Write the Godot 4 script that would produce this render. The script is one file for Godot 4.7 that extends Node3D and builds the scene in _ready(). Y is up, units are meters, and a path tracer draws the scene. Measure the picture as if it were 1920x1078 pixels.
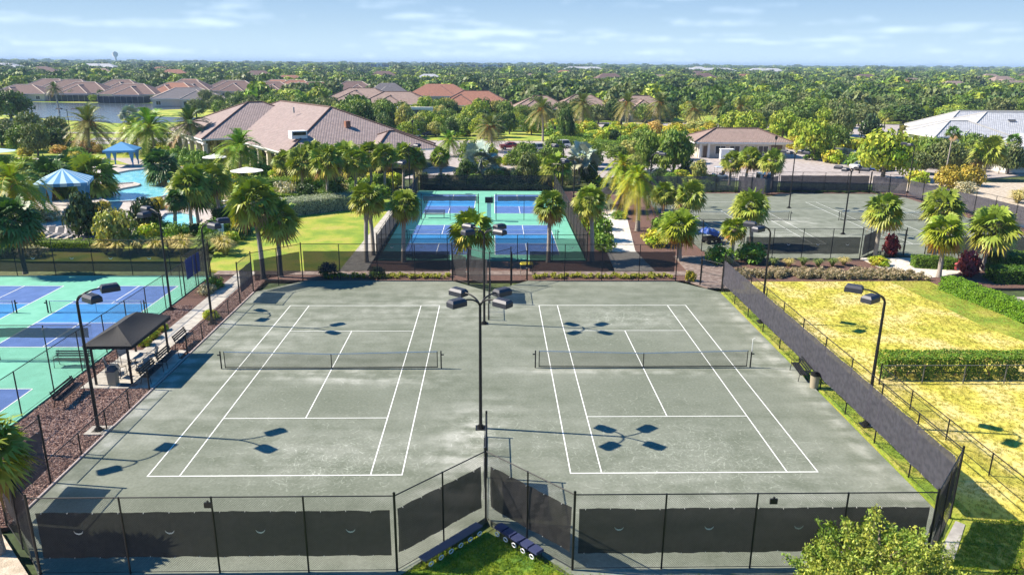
extends Node3D
# Two green clay tennis courts seen from above, with pickleball courts, a pool, a clubhouse and suburbs behind them.
# Layout is in metres: x to the east, z towards the camera, origin midway between the two courts.

var rng := RandomNumberGenerator.new()
var M := {}
var taken := {}
const SUN_SLOPE := Vector3(1.07, -1.0, 0.15)

class MB:
	var v := PackedVector3Array()
	var n := PackedVector3Array()
	var c := PackedColorArray()
	var t := PackedVector2Array()
	func tri(a: Vector3, b: Vector3, d: Vector3, k := Color.WHITE) -> void:
		var m := (b - a).cross(d - a).normalized()
		v.append(a); v.append(d); v.append(b)
		n.append(m); n.append(m); n.append(m)
		c.append(k); c.append(k); c.append(k)
		t.append(Vector2(a.x, a.z)); t.append(Vector2(d.x, d.z)); t.append(Vector2(b.x, b.z))
	func quad(a: Vector3, b: Vector3, d: Vector3, e: Vector3, k := Color.WHITE) -> void:
		tri(a, b, d, k); tri(a, d, e, k)
	func quv(a: Vector3, b: Vector3, d: Vector3, e: Vector3, ua: Vector2, ub: Vector2, ud: Vector2, ue: Vector2, k := Color.WHITE) -> void:
		var s := v.size()
		quad(a, b, d, e, k)
		t[s] = ua; t[s + 1] = ud; t[s + 2] = ub; t[s + 3] = ua; t[s + 4] = ue; t[s + 5] = ud
	func tuv(a: Vector3, b: Vector3, d: Vector3, ua: Vector2, ub: Vector2, ud: Vector2, k := Color.WHITE) -> void:
		var s := v.size()
		tri(a, b, d, k)
		t[s] = ua; t[s + 1] = ud; t[s + 2] = ub
	func smooth(a: Vector3, b: Vector3, d: Vector3, e: Vector3, na: Vector3, nb: Vector3, nd: Vector3, ne: Vector3, k := Color.WHITE) -> void:
		var s := v.size()
		quad(a, b, d, e, k)
		n[s] = na; n[s + 1] = nd; n[s + 2] = nb; n[s + 3] = na; n[s + 4] = ne; n[s + 5] = nd
	func box(ce: Vector3, sz: Vector3, k := Color.WHITE, b := Basis.IDENTITY) -> void:
		var h := sz * 0.5
		var p := []
		for i in 8:
			p.append(ce + b * Vector3(h.x if i & 1 else -h.x, h.y if i & 2 else -h.y, h.z if i & 4 else -h.z))
		quad(p[4], p[5], p[7], p[6], k); quad(p[1], p[0], p[2], p[3], k)
		quad(p[5], p[1], p[3], p[7], k); quad(p[0], p[4], p[6], p[2], k)
		quad(p[6], p[7], p[3], p[2], k); quad(p[0], p[1], p[5], p[4], k)
	# a box whose top is smaller than its bottom
	func taper(ce: Vector3, sz: Vector3, top: Vector2, k := Color.WHITE, b := Basis.IDENTITY) -> void:
		var p := []
		for i in 8:
			var f := Vector2(sz.x, sz.z) if not (i & 2) else top
			p.append(ce + b * Vector3(f.x * (0.5 if i & 1 else -0.5), sz.y * (0.5 if i & 2 else -0.5), f.y * (0.5 if i & 4 else -0.5)))
		quad(p[4], p[5], p[7], p[6], k); quad(p[1], p[0], p[2], p[3], k)
		quad(p[5], p[1], p[3], p[7], k); quad(p[0], p[4], p[6], p[2], k)
		quad(p[6], p[7], p[3], p[2], k); quad(p[0], p[1], p[5], p[4], k)
	func bar(a: Vector3, b: Vector3, r: float, k := Color.WHITE, sides := 4) -> void:
		tube([a, b], [r, r], sides, k, true)
	func tube(p: Array, r: Array, sides: int, k := Color.WHITE, caps := true, k2 = null) -> void:
		var last_x := Vector3.ZERO
		var rings := []
		for j in p.size():
			var d: Vector3 = (p[mini(j + 1, p.size() - 1)] - p[maxi(j - 1, 0)]).normalized()
			var x := last_x
			if j == 0:
				x = d.cross(Vector3.UP if absf(d.y) < 0.9 else Vector3.RIGHT)
			x = (x - d * x.dot(d)).normalized()
			last_x = x
			var y := d.cross(x)
			var ring := []
			for s in sides:
				var an := TAU * (s + 0.5) / sides
				ring.append(x * cos(an) + y * sin(an))
			rings.append(ring)
		for j in p.size() - 1:
			var kk: Color = k if k2 == null else k.lerp(k2, float(j) / maxf(1, p.size() - 2))
			for s in sides:
				var s2 := (s + 1) % sides
				var a: Vector3 = rings[j][s]
				var b: Vector3 = rings[j][s2]
				var a1: Vector3 = rings[j + 1][s]
				var b1: Vector3 = rings[j + 1][s2]
				smooth(p[j] + a * r[j], p[j] + b * r[j], p[j + 1] + b1 * r[j + 1], p[j + 1] + a1 * r[j + 1], a, b, b1, a1, kk)
		if caps:
			for s in sides:
				var s2 := (s + 1) % sides
				tri(p[0], p[0] + rings[0][s2] * r[0], p[0] + rings[0][s] * r[0], k)
				var e := p.size() - 1
				tri(p[e], p[e] + rings[e][s] * r[e], p[e] + rings[e][s2] * r[e], k)
	# flat polygon (x, z points) at height y, facing up
	func sheet(poly: PackedVector2Array, y: float, k := Color.WHITE) -> void:
		var ix := Geometry2D.triangulate_polygon(poly)
		for j in range(0, ix.size(), 3):
			var a := poly[ix[j]]
			var b := poly[ix[j + 1]]
			var d := poly[ix[j + 2]]
			if (b - a).cross(d - a) > 0:
				var h := b
				b = d
				d = h
			tri(Vector3(a.x, y, a.y), Vector3(b.x, y, b.y), Vector3(d.x, y, d.y), k)
	# upright rim of a polygon from y0 to y1, facing outwards
	func rim(poly: PackedVector2Array, y0: float, y1: float, k := Color.WHITE) -> void:
		var area := 0.0
		for j in poly.size():
			area += poly[j].cross(poly[(j + 1) % poly.size()])
		for j in poly.size():
			var a := poly[j]
			var b := poly[(j + 1) % poly.size()]
			if area > 0:
				var h := a
				a = b
				b = h
			quad(Vector3(a.x, y0, a.y), Vector3(b.x, y0, b.y), Vector3(b.x, y1, b.y), Vector3(a.x, y1, a.y), k)
	func mesh() -> ArrayMesh:
		var arr := []
		arr.resize(Mesh.ARRAY_MAX)
		arr[Mesh.ARRAY_VERTEX] = v
		arr[Mesh.ARRAY_NORMAL] = n
		arr[Mesh.ARRAY_COLOR] = c
		arr[Mesh.ARRAY_TEX_UV] = t
		var m := ArrayMesh.new()
		m.add_surface_from_arrays(Mesh.PRIMITIVE_TRIANGLES, arr)
		return m

func numbered(called: String) -> String:
	var k: int = taken.get(called, 0)
	taken[called] = k + 1
	return called if k == 0 else "%s_%03d" % [called, k]

func tag(o: Node, label: String, category: String, group := "", kind := "") -> Node:
	if label: o.set_meta("label", label)
	if category: o.set_meta("category", category)
	if group: o.set_meta("group", group)
	if kind: o.set_meta("kind", kind)
	return o

func thing(called: String, label: String, category: String, at := Vector3.ZERO, turn := 0.0, group := "") -> Node3D:
	var o := Node3D.new()
	o.name = numbered(called)
	add_child(o)
	o.position = at
	o.rotation.y = turn
	tag(o, label, category, group)
	return o

func part(called: String, mb, mat: Material, parent: Node) -> MeshInstance3D:
	var o := MeshInstance3D.new()
	o.name = called
	o.mesh = mb.mesh() if mb is MB else mb
	o.material_override = mat
	parent.add_child(o, true)
	return o

func one(called: String, mb, mat: Material, label: String, category: String, group := "", kind := "") -> MeshInstance3D:
	var o := MeshInstance3D.new()
	o.name = numbered(called)
	o.mesh = mb.mesh() if mb is MB else mb
	o.material_override = mat
	add_child(o)
	tag(o, label, category, group, kind)
	return o

func ground_piece(called: String, mb: MB, mat: Material) -> MeshInstance3D:
	return one(called, mb, mat, "", "", "", "structure")

func dup(src: Node3D, at: Vector3, turn := 0.0, label := "", group := "") -> Node3D:
	var o: Node3D = src.duplicate()
	o.name = numbered(src.get_meta("stem") if src.has_meta("stem") else str(src.name))
	add_child(o)
	o.position = at
	o.rotation.y = turn
	if label: o.set_meta("label", label)
	if group: o.set_meta("group", group)
	return o

func lin(r: float, g: float, b: float, a := 1.0) -> Color:
	var k := Color(r, g, b).linear_to_srgb()
	k.a = a
	return k

func paint(name_: String, col: Color, rough := 0.8, metal := 0.0) -> StandardMaterial3D:
	var m := StandardMaterial3D.new()
	m.resource_name = name_
	m.albedo_color = col
	m.roughness = rough
	m.metallic = metal
	M[name_] = m
	return m

func noise_tex(freq: float, stops: Array, size := 512, octaves := 5, seed_ := 1, kind := FastNoiseLite.TYPE_SIMPLEX_SMOOTH) -> NoiseTexture2D:
	var f := FastNoiseLite.new()
	f.seed = seed_
	f.noise_type = kind
	f.frequency = freq
	f.fractal_octaves = octaves
	var g := Gradient.new()
	var offs := PackedFloat32Array()
	var cols := PackedColorArray()
	for s in stops:
		offs.append(s[0]); cols.append(s[1])
	g.offsets = offs
	g.colors = cols
	var t := NoiseTexture2D.new()
	t.width = size
	t.height = size
	t.seamless = true
	t.noise = f
	t.color_ramp = g
	return t

func grey_noise(freq: float, size := 512, seed_ := 1, octaves := 4, kind := FastNoiseLite.TYPE_SIMPLEX_SMOOTH) -> NoiseTexture2D:
	return noise_tex(freq, [[0.0, Color.BLACK], [1.0, Color.WHITE]], size, octaves, seed_, kind)

# a surface that is coloured by a coarse pattern, broken by a fine one, with fine relief
func ground_mat(name_: String, stops: Array, metres: float, fine: Array, fine_metres: float, relief_cm := 0.0, rough := 0.9, seed_ := 1, freq := 0.012) -> StandardMaterial3D:
	var m := paint(name_, Color.WHITE, rough)
	m.albedo_texture = noise_tex(freq, stops, 512, 5, seed_)
	m.uv1_triplanar = true
	m.uv1_world_triplanar = true
	m.uv1_scale = Vector3.ONE / metres
	if fine:
		m.detail_enabled = true
		m.detail_blend_mode = BaseMaterial3D.BLEND_MODE_MUL
		m.detail_uv_layer = BaseMaterial3D.DETAIL_UV_2
		m.uv2_triplanar = true
		m.uv2_world_triplanar = true
		m.uv2_scale = Vector3.ONE / fine_metres
		m.detail_albedo = noise_tex(0.03, fine, 512, 5, seed_ + 7)
	if relief_cm > 0:
		m.heightmap_enabled = true
		m.heightmap_scale = relief_cm
		m.heightmap_texture = grey_noise(0.06, 512, seed_ + 3)
	return m

func leaf_mat(name_: String, back: Color, rough := 0.55) -> StandardMaterial3D:
	var m := paint(name_, Color.WHITE, rough)
	m.vertex_color_use_as_albedo = true
	m.cull_mode = BaseMaterial3D.CULL_DISABLED
	m.backlight_enabled = true
	m.backlight = back
	m.metallic_specular = 0.35
	return m

func setup_view() -> void:
	var cam := Camera3D.new()
	cam.name = "camera"
	cam.position = Vector3(0.29, 17.194, 40.916)
	cam.rotation = Vector3(-0.290752, -0.026102, 0.007825)
	cam.fov = 42.0076
	cam.near = 0.5
	cam.far = 20000.0
	cam.current = true
	add_child(cam)
	var sun := DirectionalLight3D.new()
	sun.name = "sun"
	sun.light_energy = 1.6
	sun.light_color = Color(1.0, 0.955, 0.88)
	sun.light_angular_distance = 0.5
	sun.shadow_enabled = true
	add_child(sun)
	sun.look_at_from_position(Vector3.ZERO, SUN_SLOPE)
	var e := Environment.new()
	e.background_mode = Environment.BG_SKY
	e.tonemap_mode = Environment.TONE_MAPPER_LINEAR
	e.tonemap_exposure = EXPOSURE
	e.sdfgi_enabled = true
	e.ssao_enabled = true
	e.ssil_enabled = true
	e.fog_enabled = true
	e.fog_density = 0.00016
	e.fog_light_color = Color(0.74, 0.86, 1.0)
	var sky := Sky.new()
	var s := ProceduralSkyMaterial.new()
	s.sky_top_color = lin(0.0, 0.10, 0.30)
	s.sky_horizon_color = lin(0.35, 0.45, 0.50)
	s.sky_curve = 0.08
	s.ground_bottom_color = lin(0.10, 0.12, 0.06)
	s.ground_horizon_color = lin(0.3, 0.34, 0.36)
	s.sun_angle_max = 0.0
	s.sky_cover = ImageTexture.create_from_image(cloud_image())
	s.sky_cover_modulate = Color(1, 1, 1)
	sky.sky_material = s
	e.sky = sky
	var w := WorldEnvironment.new()
	w.name = "world"
	w.environment = e
	add_child(w)

const EXPOSURE := 2.15

# thin streaks of high cloud all round the sky
func cloud_image() -> Image:
	var w := 2048
	var h := 1024
	var im := Image.create(w, h, false, Image.FORMAT_RGBA8)
	im.fill(Color(1, 1, 1, 0))
	var f := FastNoiseLite.new()
	f.seed = 11
	f.frequency = 1.0
	f.fractal_octaves = 5
	var big := FastNoiseLite.new()
	big.seed = 5
	big.frequency = 1.0
	big.fractal_octaves = 2
	for y in range(150, 512):
		var el := PI * (0.5 - (y + 0.5) / h)
		# clouds lie in a layer: towards the horizon they are seen flatter and closer together
		var squash := 1.0 / (sin(el) + 0.05)
		for x in w:
			var az := TAU * (x + 0.5) / w
			var p := Vector3(cos(az) * squash * 0.9, el * 26.0, sin(az) * squash * 0.9)
			var b := big.get_noise_3d(p.x * 0.35, p.y * 0.15, p.z * 0.35)
			if b < -0.12:
				continue
			var s := f.get_noise_3d(p.x * 1.1, p.y * 0.8, p.z * 1.1)
			var a := clampf((s + b * 0.8 - 0.12) * 1.5, 0.0, 1.0)
			if a > 0.0:
				im.set_pixel(x, y, Color(1, 1, 1, a * 0.15))
	return im

func materials() -> void:
	paint("black_metal", lin(0.012, 0.012, 0.014), 0.45, 0.2)
	paint("lamp_bronze", lin(0.04, 0.043, 0.058), 0.5, 0.2)
	paint("lamp_glass", lin(0.25, 0.26, 0.27), 0.15)
	paint("wire", lin(0.012, 0.012, 0.013), 0.6)
	paint("grey_wire", lin(0.12, 0.12, 0.12), 0.6)
	paint("white_paint", lin(0.78, 0.79, 0.78), 0.7)
	paint("line_paint", lin(0.74, 0.75, 0.72), 0.85)
	paint("white_vinyl", lin(0.75, 0.75, 0.75), 0.5)
	paint("navy_vinyl", lin(0.028, 0.036, 0.095), 0.5)
	paint("green_metal", lin(0.012, 0.045, 0.035), 0.5)
	paint("vent_white", lin(0.62, 0.62, 0.6), 0.8)
	var net := paint("net_cord", lin(0.07, 0.058, 0.056), 0.8)
	net.resource_name = "net_cord"
	for a in [["screen", Color(0.05, 0.05, 0.068), 0.92], ["screen_thin", Color(0.02, 0.02, 0.024), 0.83], ["screen_old", Color(0.13, 0.12, 0.12), 0.88], ["blue_screen", Color(0.02, 0.06, 0.32), 0.93]]:
		var k: Color = a[1]
		var m := paint(a[0], lin(k.r, k.g, k.b, a[2]), 0.9)
		m.transparency = BaseMaterial3D.TRANSPARENCY_ALPHA
		m.cull_mode = BaseMaterial3D.CULL_DISABLED
	var cv := paint("canopy_cloth", lin(0.018, 0.0175, 0.019), 0.85)
	cv.rim_enabled = true
	cv.rim = 0.1
	cv.heightmap_enabled = true
	cv.heightmap_scale = 1.2
	cv.heightmap_texture = grey_noise(0.01, 256, 5)
	cv.uv1_triplanar = true
	cv.uv1_scale = Vector3.ONE / 3.0
	paint("valance", lin(0.012, 0.012, 0.014), 0.8)
	ground_mat("terrain_green", [[0.25, lin(0.03, 0.055, 0.012)], [0.45, lin(0.06, 0.09, 0.02)], [0.6, lin(0.09, 0.12, 0.03)], [0.8, lin(0.14, 0.14, 0.055)]], 240.0, [[0.2, lin(0.55, 0.55, 0.5)], [0.8, Color.WHITE]], 9.0)
	ground_mat("dry_lawn", [[0.20, lin(0.42, 0.41, 0.05)], [0.38, lin(0.54, 0.47, 0.07)], [0.52, lin(0.60, 0.51, 0.11)], [0.66, lin(0.64, 0.53, 0.17)], [0.85, lin(0.66, 0.54, 0.23)]], 26.0, [[0.25, lin(0.80, 0.81, 0.70)], [0.5, lin(0.95, 0.95, 0.93)], [0.75, Color.WHITE]], 1.3, 3.0, 0.95, 4, 0.012)
	ground_mat("green_lawn", [[0.25, lin(0.17, 0.27, 0.016)], [0.45, lin(0.24, 0.32, 0.022)], [0.6, lin(0.32, 0.35, 0.035)], [0.8, lin(0.38, 0.35, 0.065)]], 30.0, [[0.25, lin(0.62, 0.62, 0.5)], [0.55, lin(0.92, 0.92, 0.88)], [0.8, Color.WHITE]], 2.1, 3.0, 0.95, 9, 0.015)
	ground_mat("lush_lawn", [[0.3, lin(0.08, 0.18, 0.012)], [0.5, lin(0.15, 0.26, 0.015)], [0.75, lin(0.36, 0.38, 0.025)]], 9.0, [[0.25, lin(0.45, 0.5, 0.4)], [0.7, Color.WHITE]], 0.9, 4.0, 0.95, 14)
	ground_mat("golf_lawn", [[0.3, lin(0.17, 0.25, 0.02)], [0.6, lin(0.3, 0.35, 0.035)], [0.8, lin(0.42, 0.38, 0.07)]], 60.0, [], 1.0, 0.0, 0.95, 15)
	ground_mat("mulch", [[0.25, lin(0.13, 0.065, 0.048)], [0.5, lin(0.23, 0.125, 0.095)], [0.8, lin(0.32, 0.19, 0.15)]], 1.3, [[0.25, lin(0.35, 0.33, 0.33)], [0.6, lin(0.9, 0.88, 0.88)], [0.8, Color.WHITE]], 0.35, 5.0, 0.95, 21, 0.05)
	ground_mat("concrete", [[0.25, lin(0.36, 0.33, 0.29)], [0.55, lin(0.44, 0.41, 0.36)], [0.8, lin(0.49, 0.46, 0.41)]], 5.0, [[0.3, lin(0.8, 0.8, 0.8)], [0.7, Color.WHITE]], 0.6, 0.3, 0.9, 31)
	ground_mat("shell", [[0.25, lin(0.55, 0.50, 0.44)], [0.55, lin(0.66, 0.62, 0.56)], [0.8, lin(0.72, 0.69, 0.64)]], 3.0, [[0.3, lin(0.75, 0.74, 0.72)], [0.7, Color.WHITE]], 0.5, 1.5, 0.95, 32)
	ground_mat("pavers", [[0.25, lin(0.34, 0.29, 0.27)], [0.55, lin(0.40, 0.35, 0.33)], [0.8, lin(0.45, 0.41, 0.39)]], 7.0, [[0.3, lin(0.8, 0.8, 0.8)], [0.7, Color.WHITE]], 1.1, 0.0, 0.9, 33)
	ground_mat("old_pavers", [[0.25, lin(0.17, 0.12, 0.10)], [0.55, lin(0.24, 0.18, 0.15)], [0.8, lin(0.30, 0.24, 0.21)]], 4.0, [[0.3, lin(0.7, 0.7, 0.7)], [0.7, Color.WHITE]], 0.6, 0.3, 0.9, 35)
	ground_mat("asphalt", [[0.25, lin(0.13, 0.125, 0.125)], [0.7, lin(0.2, 0.19, 0.19)]], 9.0, [], 1.0, 0.0, 0.9, 36)
	ground_mat("sand", [[0.25, lin(0.40, 0.34, 0.26)], [0.7, lin(0.56, 0.49, 0.40)]], 4.0, [[0.3, lin(0.75, 0.72, 0.7)], [0.7, Color.WHITE]], 0.7, 1.5, 0.95, 37)
	ground_mat("court_mint", [[0.25, lin(0.12, 0.375, 0.27)], [0.6, lin(0.13, 0.40, 0.29)], [0.85, lin(0.145, 0.42, 0.31)]], 8.0, [[0.3, lin(0.9, 0.9, 0.9)], [0.7, Color.WHITE]], 0.7, 0.0, 0.85, 41)
	ground_mat("court_blue", [[0.25, lin(0.045, 0.11, 0.30)], [0.6, lin(0.052, 0.122, 0.33)], [0.85, lin(0.066, 0.14, 0.36)]], 7.0, [[0.3, lin(0.9, 0.9, 0.9)], [0.7, Color.WHITE]], 0.6, 0.0, 0.85, 42)
	ground_mat("court_cyan", [[0.25, lin(0.012, 0.17, 0.42)], [0.6, lin(0.014, 0.19, 0.46)], [0.85, lin(0.018, 0.21, 0.5)]], 7.0, [[0.3, lin(0.9, 0.9, 0.9)], [0.7, Color.WHITE]], 0.6, 0.0, 0.85, 43)
	ground_mat("brick_edge", [[0.3, lin(0.34, 0.27, 0.25)], [0.7, lin(0.44, 0.38, 0.35)]], 0.8, [], 1.0, 0.5, 0.9, 44)
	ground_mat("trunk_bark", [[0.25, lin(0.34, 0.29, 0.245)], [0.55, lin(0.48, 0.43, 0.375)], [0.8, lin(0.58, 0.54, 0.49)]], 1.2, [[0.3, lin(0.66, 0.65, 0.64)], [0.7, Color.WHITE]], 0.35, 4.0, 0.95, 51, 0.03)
	ground_mat("pool_plaster", [[0.25, lin(0.08, 0.52, 0.66)], [0.55, lin(0.17, 0.66, 0.76)], [0.8, lin(0.34, 0.75, 0.82)]], 9.0, [], 1.0, 0.0, 0.6, 52)
	var water := paint("water", Color(0.75, 0.95, 1.0, 0.18), 0.06)
	water.transparency = BaseMaterial3D.TRANSPARENCY_ALPHA
	water.heightmap_enabled = true
	water.heightmap_scale = 2.0
	water.heightmap_texture = grey_noise(0.03, 256, 3)
	water.uv1_triplanar = true
	water.uv1_world_triplanar = true
	water.uv1_scale = Vector3.ONE / 3.0
	var pond := paint("pond_water", lin(0.10, 0.13, 0.15), 0.08)
	pond.heightmap_enabled = true
	pond.heightmap_scale = 2.5
	pond.heightmap_texture = grey_noise(0.03, 256, 4)
	pond.uv1_triplanar = true
	pond.uv1_world_triplanar = true
	pond.uv1_scale = Vector3.ONE / 6.0
	# leaves: colours come from the vertices
	leaf_mat("palm_leaf", Color(0.62, 0.64, 0.24), 0.45)
	leaf_mat("leaf", Color(0.62, 0.66, 0.24), 0.5)
	leaf_mat("glossy_leaf", Color(0.22, 0.24, 0.08), 0.3)
	leaf_mat("silver_leaf", Color(0.2, 0.22, 0.22), 0.5)
	var wood := paint("branch", Color.WHITE, 0.9)
	wood.vertex_color_use_as_albedo = true
	var flat := paint("tinted", Color.WHITE, 0.7)
	flat.vertex_color_use_as_albedo = true
	roof_mat("roof_pink", Color(0.26, 0.20, 0.187), 3)
	roof_mat("roof_terracotta", Color(0.26, 0.115, 0.075), 4)
	roof_mat("roof_brown", Color(0.135, 0.083, 0.075), 5)
	roof_mat("roof_tan", Color(0.26, 0.185, 0.155), 6)
	roof_mat("roof_grey", Color(0.36, 0.37, 0.40), 7)
	roof_mat("roof_slate", Color(0.13, 0.12, 0.13), 8)
	paint("ridge_light", lin(0.52, 0.42, 0.36), 0.85)
	paint("ridge_dark", lin(0.10, 0.06, 0.05), 0.85)
	ground_mat("stucco", [[0.3, lin(0.52, 0.46, 0.38)], [0.7, lin(0.58, 0.52, 0.44)]], 6.0, [], 1.0, 0.0, 0.9, 61)
	ground_mat("white_stucco", [[0.3, lin(0.70, 0.69, 0.66)], [0.7, lin(0.76, 0.75, 0.72)]], 6.0, [], 1.0, 0.0, 0.9, 62)
	ground_mat("grey_stucco", [[0.3, lin(0.34, 0.33, 0.32)], [0.7, lin(0.4, 0.39, 0.37)]], 6.0, [], 1.0, 0.0, 0.9, 63)
	ground_mat("blue_grey_stucco", [[0.3, lin(0.12, 0.16, 0.28)], [0.7, lin(0.15, 0.19, 0.32)]], 6.0, [], 1.0, 0.0, 0.9, 64)
	paint("trim_white", lin(0.72, 0.71, 0.69), 0.7)
	paint("window_glass", lin(0.02, 0.025, 0.03), 0.08)
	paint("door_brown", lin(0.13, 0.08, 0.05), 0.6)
	paint("screen_cage", lin(0.03, 0.035, 0.045), 0.8)
	paint("tyre", lin(0.015, 0.015, 0.015), 0.9)
	paint("rim_metal", lin(0.5, 0.5, 0.52), 0.3, 0.8)
	for a in [["car_red", Color(0.35, 0.012, 0.03)], ["car_silver", Color(0.48, 0.50, 0.52)], ["car_black", Color(0.012, 0.014, 0.018)], ["car_blue", Color(0.02, 0.07, 0.26)], ["car_navy", Color(0.02, 0.035, 0.12)], ["car_white", Color(0.72, 0.73, 0.74)]]:
		var k: Color = a[1]
		var m := paint(a[0], lin(k.r, k.g, k.b), 0.35, 0.1)
		m.clearcoat_enabled = true
		m.clearcoat = 0.8
		m.clearcoat_roughness = 0.05
	paint("cabana_blue", lin(0.06, 0.24, 0.46), 0.75)
	paint("cabana_pale", lin(0.42, 0.58, 0.66), 0.75)
	paint("sling_grey", lin(0.075, 0.078, 0.092), 0.8)
	paint("sling_light", lin(0.42, 0.41, 0.40), 0.8)
	paint("tan_plastic", lin(0.32, 0.28, 0.2), 0.7)
	paint("tarp_blue", lin(0.02, 0.07, 0.30), 0.45)
	paint("yellow_plastic", lin(0.6, 0.52, 0.05), 0.5)
	paint("orange_plastic", lin(0.62, 0.14, 0.02), 0.5)

# rows of curved tiles: colour varies from tile to tile, the relief is real bump
func roof_mat(name_: String, k: Color, seed_: int) -> void:
	var w := 256
	var im := Image.create(w, w, false, Image.FORMAT_RGB8)
	var hi := Image.create(w, w, false, Image.FORMAT_RGB8)
	rng.seed = seed_
	var tone := []
	for i in 256:
		tone.append(0.86 + 0.26 * rng.randf())
	for y in w:
		for x in w:
			var ty := y / 16
			var tx := ((x + (8 if ty % 2 else 0)) % w) / 16
			var f: float = tone[(ty * 16 + tx) % 256]
			var fx := float((x + (8 if ty % 2 else 0)) % 16) / 16.0
			var fy := float(y % 16) / 16.0
			im.set_pixel(x, y, lin(k.r * f, k.g * f, k.b * f))
			var h := 0.55 * sin(fx * PI) + 0.45 * fy
			hi.set_pixel(x, y, Color(h, h, h))
	var m := paint(name_, Color.WHITE, 0.85)
	m.albedo_texture = ImageTexture.create_from_image(im)
	m.heightmap_enabled = true
	m.heightmap_scale = 9.0
	m.heightmap_texture = ImageTexture.create_from_image(hi)
	m.uv1_scale = Vector3.ONE / 7.2

func more_materials() -> void:
	ground_mat("concrete_pink", [[0.25, lin(0.38, 0.33, 0.30)], [0.55, lin(0.46, 0.41, 0.38)], [0.8, lin(0.5, 0.46, 0.43)]], 6.0, [[0.3, lin(0.82, 0.82, 0.82)], [0.7, Color.WHITE]], 0.8, 0.0, 0.9, 71)
	ground_mat("coping", [[0.3, lin(0.34, 0.30, 0.28)], [0.7, lin(0.46, 0.42, 0.40)]], 2.0, [], 1.0, 0.0, 0.9, 72)

func screens_too() -> void:
	for a in [["screen_near", Color(0.022, 0.021, 0.022), 0.92], ["screen_old_thin", Color(0.13, 0.115, 0.12), 0.72], ["screen_sheer", Color(0.022, 0.022, 0.026), 0.55]]:
		var k: Color = a[1]
		var m := paint(a[0], lin(k.r, k.g, k.b, a[2]), 0.9)
		m.transparency = BaseMaterial3D.TRANSPARENCY_ALPHA
		m.cull_mode = BaseMaterial3D.CULL_DISABLED
	for k in ["screen", "screen_near"]:
		M[k].albedo_texture = noise_tex(0.02, [[0.25, Color(0.80, 0.80, 0.82)], [0.55, Color(0.95, 0.94, 0.94)], [0.8, Color.WHITE]], 512, 5, 88)
		M[k].uv1_triplanar = true
		M[k].uv1_world_triplanar = true
		M[k].uv1_scale = Vector3.ONE / 3.5
	paint("slate_vinyl", lin(0.10, 0.115, 0.165), 0.5)

func P(a: Array) -> PackedVector2Array:
	var p := PackedVector2Array()
	for i in range(0, a.size(), 2):
		p.append(Vector2(a[i], a[i + 1]))
	return p

func rect(x0: float, z0: float, x1: float, z1: float) -> PackedVector2Array:
	return P([x0, z0, x1, z0, x1, z1, x0, z1])

func slab(called: String, poly: PackedVector2Array, y: float, mat: Material, depth := 0.2) -> MeshInstance3D:
	var mb := MB.new()
	mb.sheet(poly, y)
	mb.rim(poly, y - depth, y)
	return ground_piece(called, mb, mat)

func strip(parent: Node, called: String, a: Vector2, b: Vector2, w: float, y: float, mat: Material) -> void:
	var d := (b - a).normalized()
	var s := Vector2(-d.y, d.x) * w * 0.5
	var mb := MB.new()
	mb.sheet(P([a.x - s.x, a.y - s.y, b.x - s.x, b.y - s.y, b.x + s.x, b.y + s.y, a.x + s.x, a.y + s.y]), y)
	part(called, mb, mat, parent)

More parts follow.
